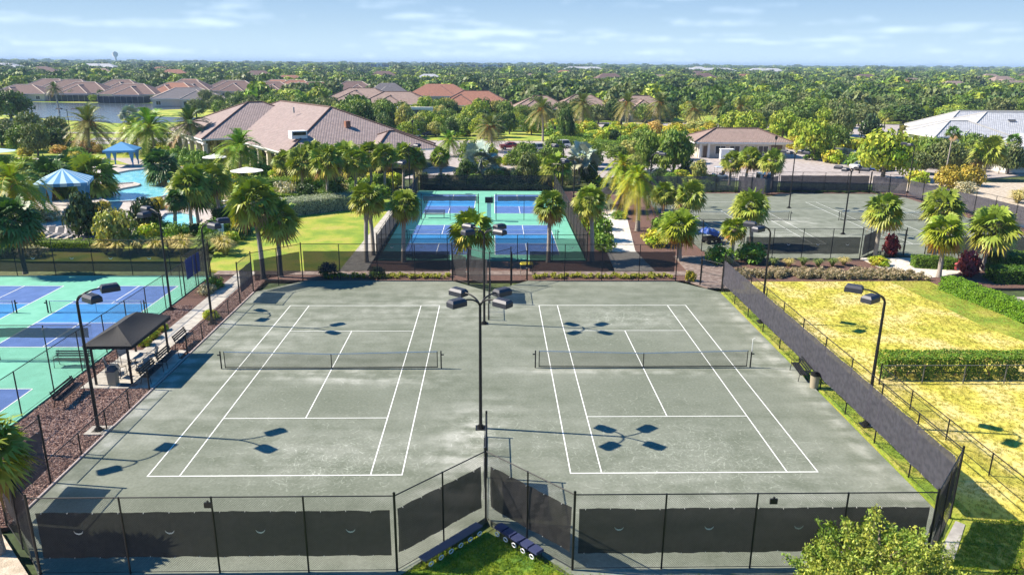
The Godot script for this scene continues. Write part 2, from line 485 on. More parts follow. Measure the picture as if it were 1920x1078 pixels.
# the green clay as it lies: broom streaks, dry pale dust, scuffs and damp patches
func clay_image(size: int, span: float, patches: Array, scuffs: Array, seed_: int) -> Image:
	var layers := []
	for a in [[0.004, 3], [0.02, 4], [0.16, 3]]:
		var f := FastNoiseLite.new()
		f.seed = seed_ + layers.size() * 13
		f.frequency = a[0] * 1280.0 / size
		f.fractal_octaves = a[1]
		var im := f.get_image(size, size)
		im.convert(Image.FORMAT_L8)
		layers.append(im.get_data())
	# streaks: a short picture stretched along x
	var fs := FastNoiseLite.new()
	fs.seed = seed_ + 99
	fs.frequency = 0.02
	fs.fractal_octaves = 5
	var st := fs.get_image(size / 8, size)
	st.resize(size, size, Image.INTERPOLATE_CUBIC)
	st.convert(Image.FORMAT_L8)
	var str_: PackedByteArray = st.get_data()
	var l0: PackedByteArray = layers[0]
	var l1: PackedByteArray = layers[1]
	var l2: PackedByteArray = layers[2]
	var dust := PackedFloat32Array()
	dust.resize(size * size)
	var px := size / span
	for p in patches:
		var cx: float = (p[0] + span / 2) * px
		var cz: float = (p[1] + span / 2) * px
		var sx: float = p[2] * px
		var sz: float = p[3] * px
		for y in range(maxi(0, int(cz - sz * 2.4)), mini(size, int(cz + sz * 2.4))):
			var dy := (y - cz) / sz
			for x in range(maxi(0, int(cx - sx * 2.4)), mini(size, int(cx + sx * 2.4))):
				var dx := (x - cx) / sx
				dust[y * size + x] += 0.55 * p[4] * exp(-0.5 * (dx * dx + dy * dy))
	var out := PackedByteArray()
	out.resize(size * size * 3)
	var i := 0
	for y in size:
		for x in size:
			var big := l0[i] / 255.0 - 0.5
			var mid := l1[i] / 255.0 - 0.5
			var fine := l2[i] / 255.0 - 0.5
			var s := str_[i] / 255.0 - 0.5
			var t := 0.30 + big * 0.22 + mid * 0.20 + s * 0.28
			var d := dust[i]
			if d != 0.0:
				t += d * clampf(0.55 + mid * 1.6 + s * 1.9, 0.0, 1.4)
			t = clampf(t, 0.0, 1.0)
			var g := fine * 16.0 + mid * 6.0
			# from damp grey-green to pale dust
			out[i * 3] = clampi(int(96 + 54 * t + g), 0, 255)
			out[i * 3 + 1] = clampi(int(102 + 50 * t + g), 0, 255)
			out[i * 3 + 2] = clampi(int(89 + 54 * t + g), 0, 255)
			i += 1
	rng.seed = seed_
	for c in scuffs:
		for k in int(c[4]):
			var x: float = (c[0] + rng.randfn() * c[2] + span / 2) * px
			var y: float = (c[1] + rng.randfn() * c[3] + span / 2) * px
			var an := rng.randf() * TAU
			var bend := rng.randf_range(-0.25, 0.25)
			var len_ := int(rng.randf_range(2, 11) * (2.2 if rng.randf() < 0.12 else 1.0))
			var amount := rng.randf_range(8, 26)
			for j in len_:
				var ix := int(x)
				var iy := int(y)
				if ix > 0 and iy > 0 and ix < size and iy < size:
					for q in 3:
						var at := (iy * size + ix) * 3 + q
						out[at] = mini(235, out[at] + int(amount))
				x += cos(an)
				y += sin(an)
				an += bend * 0.3
	return Image.create_from_data(size, size, false, Image.FORMAT_RGB8, out)

func clay_mat(name_: String, size: int, span: float, patches: Array, scuffs: Array, seed_: int) -> void:
	var m := paint(name_, Color.WHITE, 0.95)
	m.albedo_texture = ImageTexture.create_from_image(clay_image(size, span, patches, scuffs, seed_))
	m.texture_repeat = true
	m.uv1_scale = Vector3.ONE / span
	m.uv1_offset = Vector3(0.5, 0.5, 0)
	m.metallic_specular = 0.25

func tennis_lines(court: Node, cx: float, cz: float, y: float) -> void:
	var lw := 0.05
	for a in [[-5.485, -11.885, -5.485, 11.885], [5.485, -11.885, 5.485, 11.885], [-4.115, -11.885, -4.115, 11.885], [4.115, -11.885, 4.115, 11.885], [-4.115, -6.4, 4.115, -6.4], [-4.115, 6.4, 4.115, 6.4], [0, -6.4, 0, 6.4]]:
		strip(court, "court_line", Vector2(cx + a[0], cz + a[1]), Vector2(cx + a[2], cz + a[3]), lw, y + (0.004 if a[0] == a[2] else 0.008), M.line_paint)
	for s in [-1, 1]:
		strip(court, "court_line", Vector2(cx - 5.51, cz + 11.885 * s), Vector2(cx + 5.51, cz + 11.885 * s), 0.062, y + 0.008, M.line_paint)

func tennis_net(at: Vector3, label: String, flag_side := 0) -> void:
	var t := thing("tennis_net", label, "net", at, 0.0, "tennis nets")
	var hw := 6.4
	for s in [-1, 1]:
		var mb := MB.new()
		mb.tube([Vector3(hw * s, 0, 0), Vector3(hw * s, 1.09, 0)], [0.04, 0.04], 8)
		mb.box(Vector3(hw * s + 0.09 * s, 0.86, 0), Vector3(0.16, 0.06, 0.05))
		part("post", mb, M.black_metal, t)
		if s == flag_side:
			var sg := MB.new()
			sg.tube([Vector3(hw * s, 1.0, 0.03), Vector3(hw * s - 0.02, 1.8, 0.03), Vector3(hw * s + 0.12, 1.86, 0.03)], [0.022, 0.022, 0.015], 5)
			part("singles_stick", sg, M.white_paint, t)
	var mesh_ := MB.new()
	var xs := 230
	for i in xs + 1:
		var x := lerpf(-hw + 0.25, hw - 0.25, float(i) / xs)
		mesh_.bar(Vector3(x, 0.06, 0), Vector3(x, net_top(x), 0), 0.004, Color.WHITE, 3)
	for j in 16:
		var prev := Vector3.ZERO
		for i in 13:
			var x := lerpf(-hw + 0.25, hw - 0.25, i / 12.0)
			var p := Vector3(x, lerpf(0.06, net_top(x), j / 15.0), 0)
			if i: mesh_.bar(prev, p, 0.004, Color.WHITE, 3)
			prev = p
	tag(part("net_mesh", mesh_, M.net_cord, t), "", "", "", "stuff")
	var band := MB.new()
	var low := MB.new()
	for i in 12:
		var x0 := lerpf(-hw + 0.2, hw - 0.2, i / 12.0)
		var x1 := lerpf(-hw + 0.2, hw - 0.2, (i + 1) / 12.0)
		for z in [0.009, -0.009]:
			band.quad(Vector3(x0, net_top(x0) - 0.03, z), Vector3(x1, net_top(x1) - 0.03, z), Vector3(x1, net_top(x1) + 0.025, z), Vector3(x0, net_top(x0) + 0.025, z))
		low.bar(Vector3(x0, 0.05 + 0.03 * absf(x0) / hw, 0), Vector3(x1, 0.05 + 0.03 * absf(x1) / hw, 0), 0.03, Color.WHITE, 5)
	part("headband", band, M.white_vinyl, t)
	part("bottom_cord", low, M.black_metal, t)
	for s in [-1, 1]:
		var side := MB.new()
		side.bar(Vector3(s * (hw - 0.22), 0.05, 0), Vector3(s * (hw - 0.22), 1.06, 0), 0.025, Color.WHITE, 5)
		part("side_cord", side, M.black_metal, t)
	var strap := MB.new()
	strap.box(Vector3(0, 0.46, 0.0), Vector3(0.05, 0.9, 0.03))
	part("centre_strap", strap, M.black_metal if at.x < 0 else M.black_metal, t)

func net_top(x: float) -> float:
	return 0.914 + 0.15 * (absf(x) / 6.4)

func pickle_net(at: Vector3, label: String, group: String) -> void:
	var t := thing("pickleball_net", label, "net", at, 0.0, group)
	for s in [-1, 1]:
		var mb := MB.new()
		mb.tube([Vector3(3.4 * s, 0, 0), Vector3(3.4 * s, 0.95, 0)], [0.05, 0.05], 8)
		mb.box(Vector3(3.48 * s, 0.75, 0), Vector3(0.18, 0.07, 0.06))
		part("post", mb, M.black_metal, t)
		var in_ := MB.new()
		in_.tube([Vector3(3.2 * s, 0.02, 0), Vector3(3.2 * s, 0.9, 0)], [0.03, 0.03], 6)
		part("inner_post", in_, M.black_metal, t)
	var mesh_ := MB.new()
	for i in 120:
		var x := lerpf(-3.2, 3.2, i / 119.0)
		mesh_.bar(Vector3(x, 0.06, 0), Vector3(x, 0.88, 0), 0.002, Color.WHITE, 3)
	for j in 12:
		mesh_.bar(Vector3(-3.2, 0.06 + j * 0.07, 0), Vector3(3.2, 0.06 + j * 0.07, 0), 0.002, Color.WHITE, 3)
	tag(part("net_mesh", mesh_, M.net_cord, t), "", "", "", "stuff")
	var band := MB.new()
	band.box(Vector3(0, 0.89, 0), Vector3(6.4, 0.05, 0.02))
	part("headband", band, M.white_vinyl, t)
	var strap := MB.new()
	strap.box(Vector3(0, 0.44, 0), Vector3(0.05, 0.88, 0.02))
	part("centre_strap", strap, M.white_vinyl, t)
	var low := MB.new()
	low.bar(Vector3(-3.2, 0.05, 0), Vector3(3.2, 0.05, 0), 0.014)
	part("bottom_cord", low, M.black_metal, t)

func pickle_court(parent: Node, cx: float, cz: float, y: float) -> void:
	var blue := MB.new()
	blue.sheet(rect(cx - 3.05, cz - 6.705, cx + 3.05, cz - 2.135), y + 0.004)
	part("service_area", blue, M.court_blue, parent)
	var blue2 := MB.new()
	blue2.sheet(rect(cx - 3.05, cz + 2.135, cx + 3.05, cz + 6.705), y + 0.004)
	part("service_area", blue2, M.court_blue, parent)
	var k := MB.new()
	k.sheet(rect(cx - 3.05, cz - 2.135, cx + 3.05, cz + 2.135), y + 0.004)
	part("kitchen", k, M.court_cyan, parent)
	for a in [[-3.05, -6.705, -3.05, 6.705], [3.05, -6.705, 3.05, 6.705]]:
		strip(parent, "court_line", Vector2(cx + a[0], cz + a[1]), Vector2(cx + a[2], cz + a[3]), 0.055, y + 0.008, M.line_paint)
	for a in [[-3.05, -6.705, 3.05, -6.705], [-3.05, 6.705, 3.05, 6.705], [-3.05, -2.135, 3.05, -2.135], [-3.05, 2.135, 3.05, 2.135]]:
		strip(parent, "court_line", Vector2(cx + a[0], cz + a[1]), Vector2(cx + a[2], cz + a[3]), 0.055, y + 0.012, M.line_paint)
	for a in [[0, -6.7, 0, -2.135], [0, 2.135, 0, 6.7]]:
		strip(parent, "court_line", Vector2(cx + a[0], cz + a[1]), Vector2(cx + a[2], cz + a[3]), 0.055, y + 0.016, M.line_paint)

const PERIMETER := [-15.5, 18.4, -3.1, 18.4, 0.0, 15.35, 3.1, 18.4, 15.8, 18.4, 18.5, 15.4, 18.5, -15.5, 15.5, -18.7, 3.1, -18.7, 0.0, -15.6, -3.1, -18.7, -15.4, -18.7, -18.5, -15.6, -18.5, 15.4]

func build_grounds() -> void:
	# terrain to the horizon
	var mb := MB.new()
	mb.sheet(rect(-9000, -12000, 9000, 400), -0.3)
	ground_piece("terrain", mb, M.terrain_green)
	# clay courts in front
	clay_mat("clay", 1280, 38.0,
		[[-6.2, 1.4, 3.0, 0.7, 1.1], [-11.0, 0.8, 3.5, 0.4, 0.8], [11.5, 0.8, 3.6, 0.35, 0.95], [5.0, 0.5, 3.0, 0.3, 0.5], [2.6, 0.0, 0.8, 0.5, 0.5], [-0.9, 8.8, 0.8, 2.2, 1.3], [-1.6, 12.5, 1.2, 2.2, 0.8], [0.2, 6.0, 1.5, 1.5, 0.4], [-6.0, -11.5, 5, 2.4, 0.42], [-1, -12, 3, 3, 0.4], [-14.5, -7.0, 2.4, 3.0, 0.55], [-15.5, 5.5, 2.0, 3.0, 0.3], [-7.5, 10.5, 2.2, 1.4, 0.4], [17.6, 0, 0.35, 12, 1.0], [-17.9, 0, 0.3, 12, 1.2], [10, -9.3, 3.0, 1.6, 0.35], [13, 13.5, 5, 1.5, 0.3], [16.2, -1, 1.0, 1.5, 0.7], [2.0, 13.5, 1.2, 1.0, 0.4], [-12, 15, 5, 2, -0.25], [9, 3.5, 4.5, 2.2, -0.35], [-9, 4.2, 4, 1.4, -0.35], [9, -3, 5, 2, -0.25], [-16, -2.4, 1.2, 1.5, 0.5]],
		[[9.2, 10.5, 3.2, 1.8, 1700], [9.5, -9.2, 2.0, 1.1, 1100], [8.0, 5.0, 2.6, 2.2, 380], [8, -4, 3, 2, 200], [-6.5, 11.0, 2.0, 1.2, 900], [-9, 9.5, 3, 2, 350], [-9, 5, 4, 4, 160], [0, 8.5, 0.8, 1.6, 300], [9, 14.5, 5, 1.5, 260], [-9, -9, 4, 2.5, 260], [2.8, 8.5, 0.6, 1, 120]], 7)
	var inner := []
	for i in range(0, PERIMETER.size(), 2):
		var x: float = PERIMETER[i]
		var z: float = PERIMETER[i + 1]
		inner.append(x * (0.985 if absf(x) > 10 else 1.0))
		inner.append(z * 1.02 if z > 17 else z * 0.985)
	var court := slab("clay_court", P(inner), 0.0, M.clay, 0.3)
	tennis_lines(court, -9.17, 0.05, 0.0)
	tennis_lines(court, 9.17, 0.0, 0.0)
	tennis_net(Vector3(-9.17, 0, 0.05), "black tennis net with posts across the clay court nearer the shade canopy", 0)
	tennis_net(Vector3(9.17, 0, 0), "black tennis net with a white stick at its post, near the long windscreen", 1)
	# brick edging along both long sides
	for s in [[-18.38, -15.3, -12.3], [-18.38, -12.3, 15.2]]:
		var e := MB.new()
		e.box(Vector3(s[0], -0.08, (s[1] + s[2]) / 2), Vector3(0.09, 0.2, s[2] - s[1] - 0.01))
		ground_piece("brick_edging", e, M.brick_edge)
	# grass strip under the windscreen and the dry lawns beyond it
	slab("lawn_strip", P([18.36, -15.4, 19.6, -15.6, 19.6, 18.0, 16.5, 19.6, 16.0, 18.6, 18.4, 15.6]), -0.05, M.green_lawn)
	slab("dry_lawn", P([19.6, -18.4, 36.8, -18.6, 37.4, -7, 44, 4, 60, 24, 60, 34, 19.6, 34]), -0.06, M.dry_lawn)
	slab("green_lawn_edge", P([33.6, -18.6, 36.9, -18.6, 37.3, -12, 37.7, -5, 42.0, 3.5, 37.0, 1.0, 34.4, -7.0]), -0.055, M.green_lawn)
	slab("near_lawn", P([-10, 18.75, -3.0, 18.75, 0, 16.0, 3.0, 18.75, 19.6, 19.2, 19.6, 34, -10, 34]), -0.05, M.lush_lawn)
	slab("sand_apron", P([-22, 15.8, -18.7, 15.6, -15.6, 18.72, -10.1, 18.72, -10.1, 34, -30, 34, -30, 17]), -0.05, M.sand)
	slab("corner_apron", P([15.2, 18.55, 15.95, 18.5, 18.62, 15.6, 18.85, 15.85, 17.2, 17.9, 16.1, 18.8, 15.2, 18.85]), -0.02, M.concrete)
	# left bed and path
	slab("mulch_bed", P([-23.3, -20, -18.46, -20, -18.46, 15.5, -22, 15.9, -30, 16.9, -30, 11, -23.3, 9]), -0.06, M.mulch)
	slab("concrete_path", P([-21.5, -21.2, -19.95, -21.2, -19.95, -3.0, -21.5, -3.0]), -0.01, M.concrete, 0.1)
	var pad := slab("canopy_pad", P([-22.35, -2.98, -18.75, -2.98, -18.75, -1.6, -18.5, -1.5, -18.5, 2.7, -22.35, 2.7]), -0.005, M.concrete, 0.1)
	for z in [-17.0, -12.5, -8.0]:
		strip(pad, "joint", Vector2(-21.5, z), Vector2(-19.95, z), 0.03, -0.004, M.grey_stucco)
	# strip behind the far fence
	slab("far_bed", rect(-18.4, -20.3, 20, -18.75), -0.06, M.mulch)
	slab("far_walk", rect(-23.3, -21.6, 21, -20.32), -0.02, M.old_pavers, 0.1)
	slab("palm_bed", rect(-10.6, -25.1, 10.4, -21.62), -0.06, M.mulch)
	slab("walkway", P([-13.0, -21.6, -10.65, -21.6, -10.65, -64, -12.2, -64]), -0.02, M.concrete, 0.1)
	slab("side_lawn", P([-24.4, -22.2, -23.4, -21.62, -13.02, -21.62, -12.25, -60, -19, -60, -24, -50, -27, -40, -26.5, -30]), -0.05, M.green_lawn)
	slab("shell_path", P([10.9, -21.6, 14.4, -21.6, 14.0, -29, 15.6, -42, 16.5, -50, 12.2, -50, 12.0, -40, 11.2, -30]), -0.02, M.shell, 0.1)
	slab("garden_bed", P([14.42, -21.6, 20.6, -21.6, 20.6, -63, 16.52, -63, 15.62, -42, 14.02, -29]), -0.06, M.mulch)
	slab("garden_bed", P([9.0, -25.2, 11.1, -25.2, 11.2, -30, 12.0, -40, 12.2, -64, 9.6, -64]), -0.055, M.mulch)
	slab("gate_path", P([17.6, -16.6, 20.6, -16.2, 21, -19, 21, -27, 17.2, -27, 17.2, -20.3, 16.3, -18.8]), -0.03, M.old_pavers, 0.1)
	# pickleball courts with the pool side
	var west := slab("pickleball_court", P([-52, -19.9, -23.4, -19.9, -23.4, 9.0, -31, 16, -52, 16]), 0.0, M.court_mint, 0.15)
	for c in [[-27.9, -10.2], [-36.9, -10.2], [-45.9, -10.2], [-27.9, 9.5]]:
		pickle_court(west, c[0], c[1], 0.0)
	pickle_net(Vector3(-27.9, 0, -10.2), "pickleball net on the court next to the mulch bed", "pickleball nets by the pool side")
	pickle_net(Vector3(-36.9, 0, -10.2), "pickleball net on the court away from the mulch bed", "pickleball nets by the pool side")
	# pickleball enclosure behind the far fence
	var mid := slab("pickleball_court", rect(-10.2, -64, 8.75, -25.3), 0.0, M.court_mint, 0.15)
	for c in [[-5.1, -33.9], [3.5, -33.9], [-5.1, -54.1], [3.5, -54.1]]:
		pickle_court(mid, c[0], c[1], 0.0)
		pickle_net(Vector3(c[0], 0, c[1]), "pickleball net on a blue court inside the palm-fronted enclosure", "pickleball nets in the enclosure")
	# rear clay courts
	clay_mat("clay_rear", 512, 40.0, [[-9, 1.0, 4, 0.8, 0.8], [9, 1.0, 4, 0.8, 0.6], [-3, 1, 2, 1.2, 0.9], [-8, 9, 4, 3, 0.5], [0, 5, 2, 8, 0.3], [-14, -6, 3, 3, 0.4]], [], 31)
	M.clay_rear.uv1_offset = Vector3(0.5 - 37.65 / 40.0, 0.5 + 43.8 / 40.0, 0)
	var rear := slab("clay_court", P([20.5, -29, 23.3, -26.0, 34.5, -26.0, 37.6, -29.0, 40.7, -26.0, 53.5, -26, 56.8, -29, 56.8, -59.5, 53.5, -62.5, 40.7, -62.5, 37.6, -59.4, 34.5, -62.5, 23.3, -62.5, 20.5, -59.5]), 0.0, M.clay_rear, 0.3)
	tennis_lines(rear, 28.4, -43.8, 0.0)
	tennis_lines(rear, 46.9, -43.8, 0.0)
	tennis_net(Vector3(28.4, 0, -43.8), "tennis net on the rear clay court nearer the shell path")
	tennis_net(Vector3(46.9, 0, -43.8), "tennis net on the rear clay court nearer the dry border")
	slab("rear_bed", P([19.5, -66, 58, -66, 60, -66, 60, -25, 56.9, -25.6, 56.9, -62.6, 20.4, -62.6, 20.4, -25.6, 19.5, -25]), -0.07, M.mulch)
	slab("near_rear_bed", P([20.6, -25.8, 37, -25.8, 37, -18.7, 20.6, -18.5]), -0.065, M.mulch)
	slab("gate_apron", P([34.6, -26.4, 41.5, -26.4, 42.0, -21.4, 37.2, -19.4, 35.0, -21.0]), -0.03, M.shell, 0.1)
	slab("corner_bed", P([37.0, -19.3, 42.0, -21.3, 41.6, -26.0, 60, -25.5, 60, -17.0, 42, -16.6, 37.2, -16.9]), -0.065, M.mulch)
	slab("side_path", P([38.6, -14.2, 50, -14.2, 62, 2, 62, 16, 44.5, 1.5, 38.6, -8]), -0.065, M.pavers)
	slab("dry_border", P([57.2, -64, 64, -74, 100, -74, 100, -30, 60, -30]), -0.075, M.sand)
	# car park and roads
	slab("car_park", P([-14, -76, 20, -78, 66, -72, 92, -84, 96, -112, 66, -130, 58, -136, -24, -136, -24, -104, -8, -100]), -0.1, M.pavers)
	slab("road", P([-40, -178, 220, -178, 240, -170, 260, -186, 200, -196, -40, -194]), -0.12, M.pavers)
	slab("road", P([84, -150, 104, -152, 118, -178, 100, -178]), -0.11, M.pavers)
	slab("verge_lawn", P([-30, -137, 58, -137, 66, -131, 84, -126, 92, -150, 82, -177, -40, -177]), -0.11, M.golf_lawn)
	slab("verge_lawn", P([86, -114, 108, -120, 128, -150, 120, -176, 104, -150, 88, -148]), -0.115, M.golf_lawn)
	slab("rear_lawn", P([-60, -195, 200, -197, 260, -188, 300, -250, -60, -250]), -0.13, M.golf_lawn)
	# clubhouse surroundings and the pool
	slab("club_lawn", P([-110, -34, -41, -25, -27, -25, -27, -40, -24, -52, -14, -64, -14, -75, -40, -110, -110, -150]), -0.1, M.green_lawn)
	slab("club_walk", P([-34, -51, -21, -59.5, -21, -62, -34, -54]), -0.03, M.pavers, 0.1)
	build_pool()
	var pw := MB.new()
	pw.sheet(P([-215, -300, -190, -292, -120, -285, -105, -262, -128, -240, -124, -214, -92, -206, -88, -192, -104, -180, -135, -196, -190, -236, -235, -290]), -0.16)
	ground_piece("pond", pw, M.pond_water)
	slab("golf_green", P([-300, -340, -60, -300, -75, -130, -112, -140, -150, -150, -300, -210]), -0.2, M.golf_lawn)
	slab("shuffleboard_court", P([-92, -124, -66, -124, -66, -130, -92, -130]), -0.02, M.concrete)
	slab("shuffleboard_court", P([-92, -132, -66, -132, -66, -138, -92, -138]), -0.02, M.concrete)
	slab("club_path", P([-110, -98, -66, -100, -58, -92, -62, -90, -68, -97, -110, -95]), -0.04, M.pavers)
	slab("club_path", P([-140, -148, -60, -150, -60, -153, -140, -151]), -0.04, M.pavers)

func build_pool() -> void:
	var deck := CSGPolygon3D.new()
	deck.polygon = P([-70, -45, -46, -31, -35, -33, -29.5, -37, -27.5, -44, -31, -52, -36, -66, -46, -84, -56, -90, -68, -90, -74, -70])
	deck.depth = 0.3
	var big := P(POOL_MAIN)
	var small := P(POOL_SMALL)
	for p in [big, small]:
		var cut := CSGPolygon3D.new()
		cut.polygon = p
		cut.depth = 0.6
		cut.position.z = 0.2
		cut.operation = CSGShape3D.OPERATION_SUBTRACTION
		deck.add_child(cut)
	deck.material = M.concrete_pink
	deck.name = "pool_deck"
	deck.rotation.x = PI / 2
	deck.position.y = -0.25
	deck.set_meta("kind", "structure")
	add_child(deck)
	var names := [["swimming_pool", "large free-form swimming pool with turquoise water on the deck"], ["wading_pool", "small pale wading pool beside the dark magnolia"]]
	for i in 2:
		var poly := big if i == 0 else small
		var t := thing(names[i][0], names[i][1], "pool")
		var f := MB.new()
		f.sheet(poly, -0.06)
		f.rim(poly, -0.06, 0.0)
		part("basin", f, M.pool_plaster, t)
		var w := MB.new()
		w.sheet(poly, 0.0)
		part("water", w, M.water, t)
		var rim_ := MB.new()
		for j in poly.size():
			var a := poly[j]
			var b := poly[(j + 1) % poly.size()]
			rim_.tube([Vector3(a.x, 0.06, a.y), Vector3(b.x, 0.06, b.y)], [0.16, 0.16], 6)
		part("coping", rim_, M.coping, t)

const POOL_MAIN := [-59.7, -72.8, -59.8, -77.9, -58.9, -82.1, -57.0, -84.7, -53.1, -84.2, -48.3, -77.0, -43.4, -65.7, -42.8, -60.3, -43.3, -57.3, -45.5, -54.5, -47.9, -53.4, -50.5, -56.0, -51.9, -60.1, -51.4, -64.1, -50.4, -66.5, -50.6, -67.9, -52.2, -69.4, -54.4, -68.3, -57.2, -69.8]
const POOL_SMALL := [-37.3, -42.5, -38.1, -46.2, -36.5, -47.2, -34.4, -45.6, -32.6, -42.6, -32.0, -39.7, -32.4, -37.6, -34.0, -36.5, -35.6, -38.6]

# --- fences ---------------------------------------------------------------
# a straight run of chain-link fence from a to b; screen = [bottom, top, material] or empty
func fence(a: Vector2, b: Vector2, h: float, label: String, group: String, screen := [], step := 3.05, pitch := 0.085, vents := 0, mat: Material = null, ends := 3, mid_rail := false) -> Node3D:
	var len_ := a.distance_to(b)
	var d := (b - a) / len_
	var t := thing("chain_link_fence", label, "fence", Vector3(a.x, 0, a.y), -atan2(d.y, d.x), group)
	var metal: Material = mat if mat else M.black_metal
	var n := maxi(1, roundi(len_ / step))
	for i in n + 1:
		if (i == 0 and not (ends & 1)) or (i == n and not (ends & 2)):
			continue
		var x := len_ * i / n
		var big := i == 0 or i == n
		var r := 0.045 if big else 0.033
		var p := MB.new()
		p.tube([Vector3(x, -0.05, 0), Vector3(x, h + (0.09 if big else 0.0), 0)], [r, r], 8)
		if big:
			p.tube([Vector3(x, h + 0.09, 0), Vector3(x, h + 0.13, 0)], [r * 1.25, r * 0.4], 8)
		part("post", p, metal, t)
	var rail := MB.new()
	rail.bar(Vector3(0, h - 0.02, 0), Vector3(len_, h - 0.02, 0), 0.024, Color.WHITE, 6)
	part("top_rail", rail, metal, t)
	var low := MB.new()
	low.bar(Vector3(0, 0.07, 0), Vector3(len_, 0.07, 0), 0.012, Color.WHITE, 4)
	part("bottom_wire", low, metal, t)
	if mid_rail:
		var mr := MB.new()
		mr.bar(Vector3(0, h * 0.5, 0), Vector3(len_, h * 0.5, 0), 0.02, Color.WHITE, 6)
		part("middle_rail", mr, metal, t)
	if pitch > 0:
		tag(part("wire_mesh", chain_link(len_, 0.06, h, pitch), M.wire, t), "", "", "", "stuff")
	if screen:
		# the cloth hangs on the court side of the posts
		var side := 1.0
		if group.begins_with("tall chain-link runs"):
			var lz := Vector2(-d.y, d.x)
			side = 1.0 if lz.dot(-(a + b)) > 0 else -1.0
		windscreen(t, len_, screen[0], screen[1], screen[2], vents, screen[3] if screen.size() > 3 else 0.18, 0.05, side)
	return t

# crossing diagonal wires
func chain_link(len_: float, y0: float, y1: float, pitch: float, r := 0.0026) -> MB:
	var mb := MB.new()
	var h := y1 - y0
	var x := -h
	while x < len_:
		for s in [1, -1]:
			var xa := x
			var ya := y0
			var xb := x + h
			var yb := y1
			if xa < 0.0:
				ya = y0 - xa
				xa = 0.0
			if xb > len_:
				yb = y1 - (xb - len_)
				xb = len_
			if xb - xa > 0.02:
				var p := Vector3(xa, ya if s == 1 else y0 + y1 - ya, 0.004 * s)
				var q := Vector3(xb, yb if s == 1 else y0 + y1 - yb, 0.004 * s)
				mb.bar(p, q, r, Color.WHITE, 3)
		x += pitch
	return mb

# a windscreen laced to the fence: its edges sag a little between the posts and the cloth waves
func windscreen(t: Node3D, len_: float, y0: float, y1: float, mat: Material, vents: int, inset := 0.18, front := 0.05, side := 1.0) -> void:
	var f := FastNoiseLite.new()
	f.seed = int(len_ * 100) + 3
	f.frequency = 0.35
	var mb := MB.new()
	var nx := maxi(4, int(len_ / 0.22))
	var ny := 9
	var grid := []
	for i in nx + 1:
		var x := lerpf(inset, len_ - inset, float(i) / nx)
		var col := []
		for j in ny + 1:
			var v := float(j) / ny
			var edge := f.get_noise_2d(x * 2.2, 40.0 + v * 60.0) * 0.045
			var y := lerpf(y0, y1, v) + edge * (1.0 if j == 0 or j == ny else 0.4)
			var z := side * (front + 0.02 + 0.05 * f.get_noise_2d(x * 3.0 + v * 1.2, v * 2.0) + 0.035 * f.get_noise_2d(x * 7.0 - v * 5.0, v * 1.5 + 30.0))
			col.append(Vector3(x, y, z))
		grid.append(col)
	for i in nx:
		for j in ny:
			mb.quad(grid[i][j], grid[i + 1][j], grid[i + 1][j + 1], grid[i][j + 1])
	var s := part("windscreen", mb, mat, t)
	if t.position.z > 10.0 or (t.position.x > 15.0 and t.position.z > 0.0):
		var ties := MB.new()
		for i in range(1, nx, 4):
			for j in [0, ny]:
				ties.box(grid[i][j] + Vector3(0, 0.02 if j == 0 else -0.02, -side * 0.01), Vector3(0.012, 0.03, 0.05))
		tag(part("ties", ties, M.vent_white, s), "", "", "", "stuff")
	for k in vents:
		var x := len_ * (k + 0.5) / vents
		var vb := MB.new()
		# half-moon vent opening: pale colour stands in for the bright court behind
		for i in 10:
			var a0 := PI + PI * i / 10.0
			var a1 := PI + PI * (i + 1) / 10.0
			var th0 := 0.055 * sin(PI * i / 10.0)
			var th1 := 0.055 * sin(PI * (i + 1) / 10.0)
			var c := Vector3(x, lerpf(y0, y1, 0.62), side * (front + 0.02) + 0.05 * (1.0 if cos(t.rotation.y) > 0 else -1.0))
			for off in [0.0]:
				var o := Vector3(0, 0, off)
				vb.quad(c + o + Vector3(cos(a0), sin(a0), 0) * 0.16, c + o + Vector3(cos(a1), sin(a1), 0) * 0.16, c + o + Vector3(cos(a1), sin(a1), 0) * (0.16 - th1 - 0.001), c + o + Vector3(cos(a0), sin(a0), 0) * (0.16 - th0 - 0.001))
		part("bright_vent", vb, M.vent_white, s)

func gate(a: Vector2, b: Vector2, h: float, label: String, screen := false) -> void:
	var len_ := a.distance_to(b)
	var d := (b - a) / len_
	var t := thing("fence_gate", label, "gate", Vector3(a.x, 0, a.y), -atan2(d.y, d.x), "fence gates")
	for x in [0.0, len_]:
		var p := MB.new()
		p.tube([Vector3(x, -0.05, 0), Vector3(x, h + 0.15, 0)], [0.05, 0.05], 8)
		part("post", p, M.black_metal, t)
	var fr := MB.new()
	var g := 0.08
	for y in [0.1, h * 0.5, h - 0.08]:
		fr.bar(Vector3(g, y, 0), Vector3(len_ - g, y, 0), 0.024, Color.WHITE, 6)
	for x in [g, len_ - g]:
		fr.bar(Vector3(x, 0.1, 0), Vector3(x, h - 0.08, 0), 0.026, Color.WHITE, 6)
	part("frame", fr, M.black_metal, t)
	tag(part("wire_mesh", chain_link(len_ - 0.1, 0.1, h - 0.08, 0.12), M.wire, t), "", "", "", "stuff")
	var la := MB.new()
	la.box(Vector3(len_ - 0.12, 1.05, 0.05), Vector3(0.14, 0.08, 0.06))
	part("latch", la, M.rim_metal, t)
	if screen:
		windscreen(t, len_, 0.5, h - 0.3, M.screen_thin, 0, 0.12)

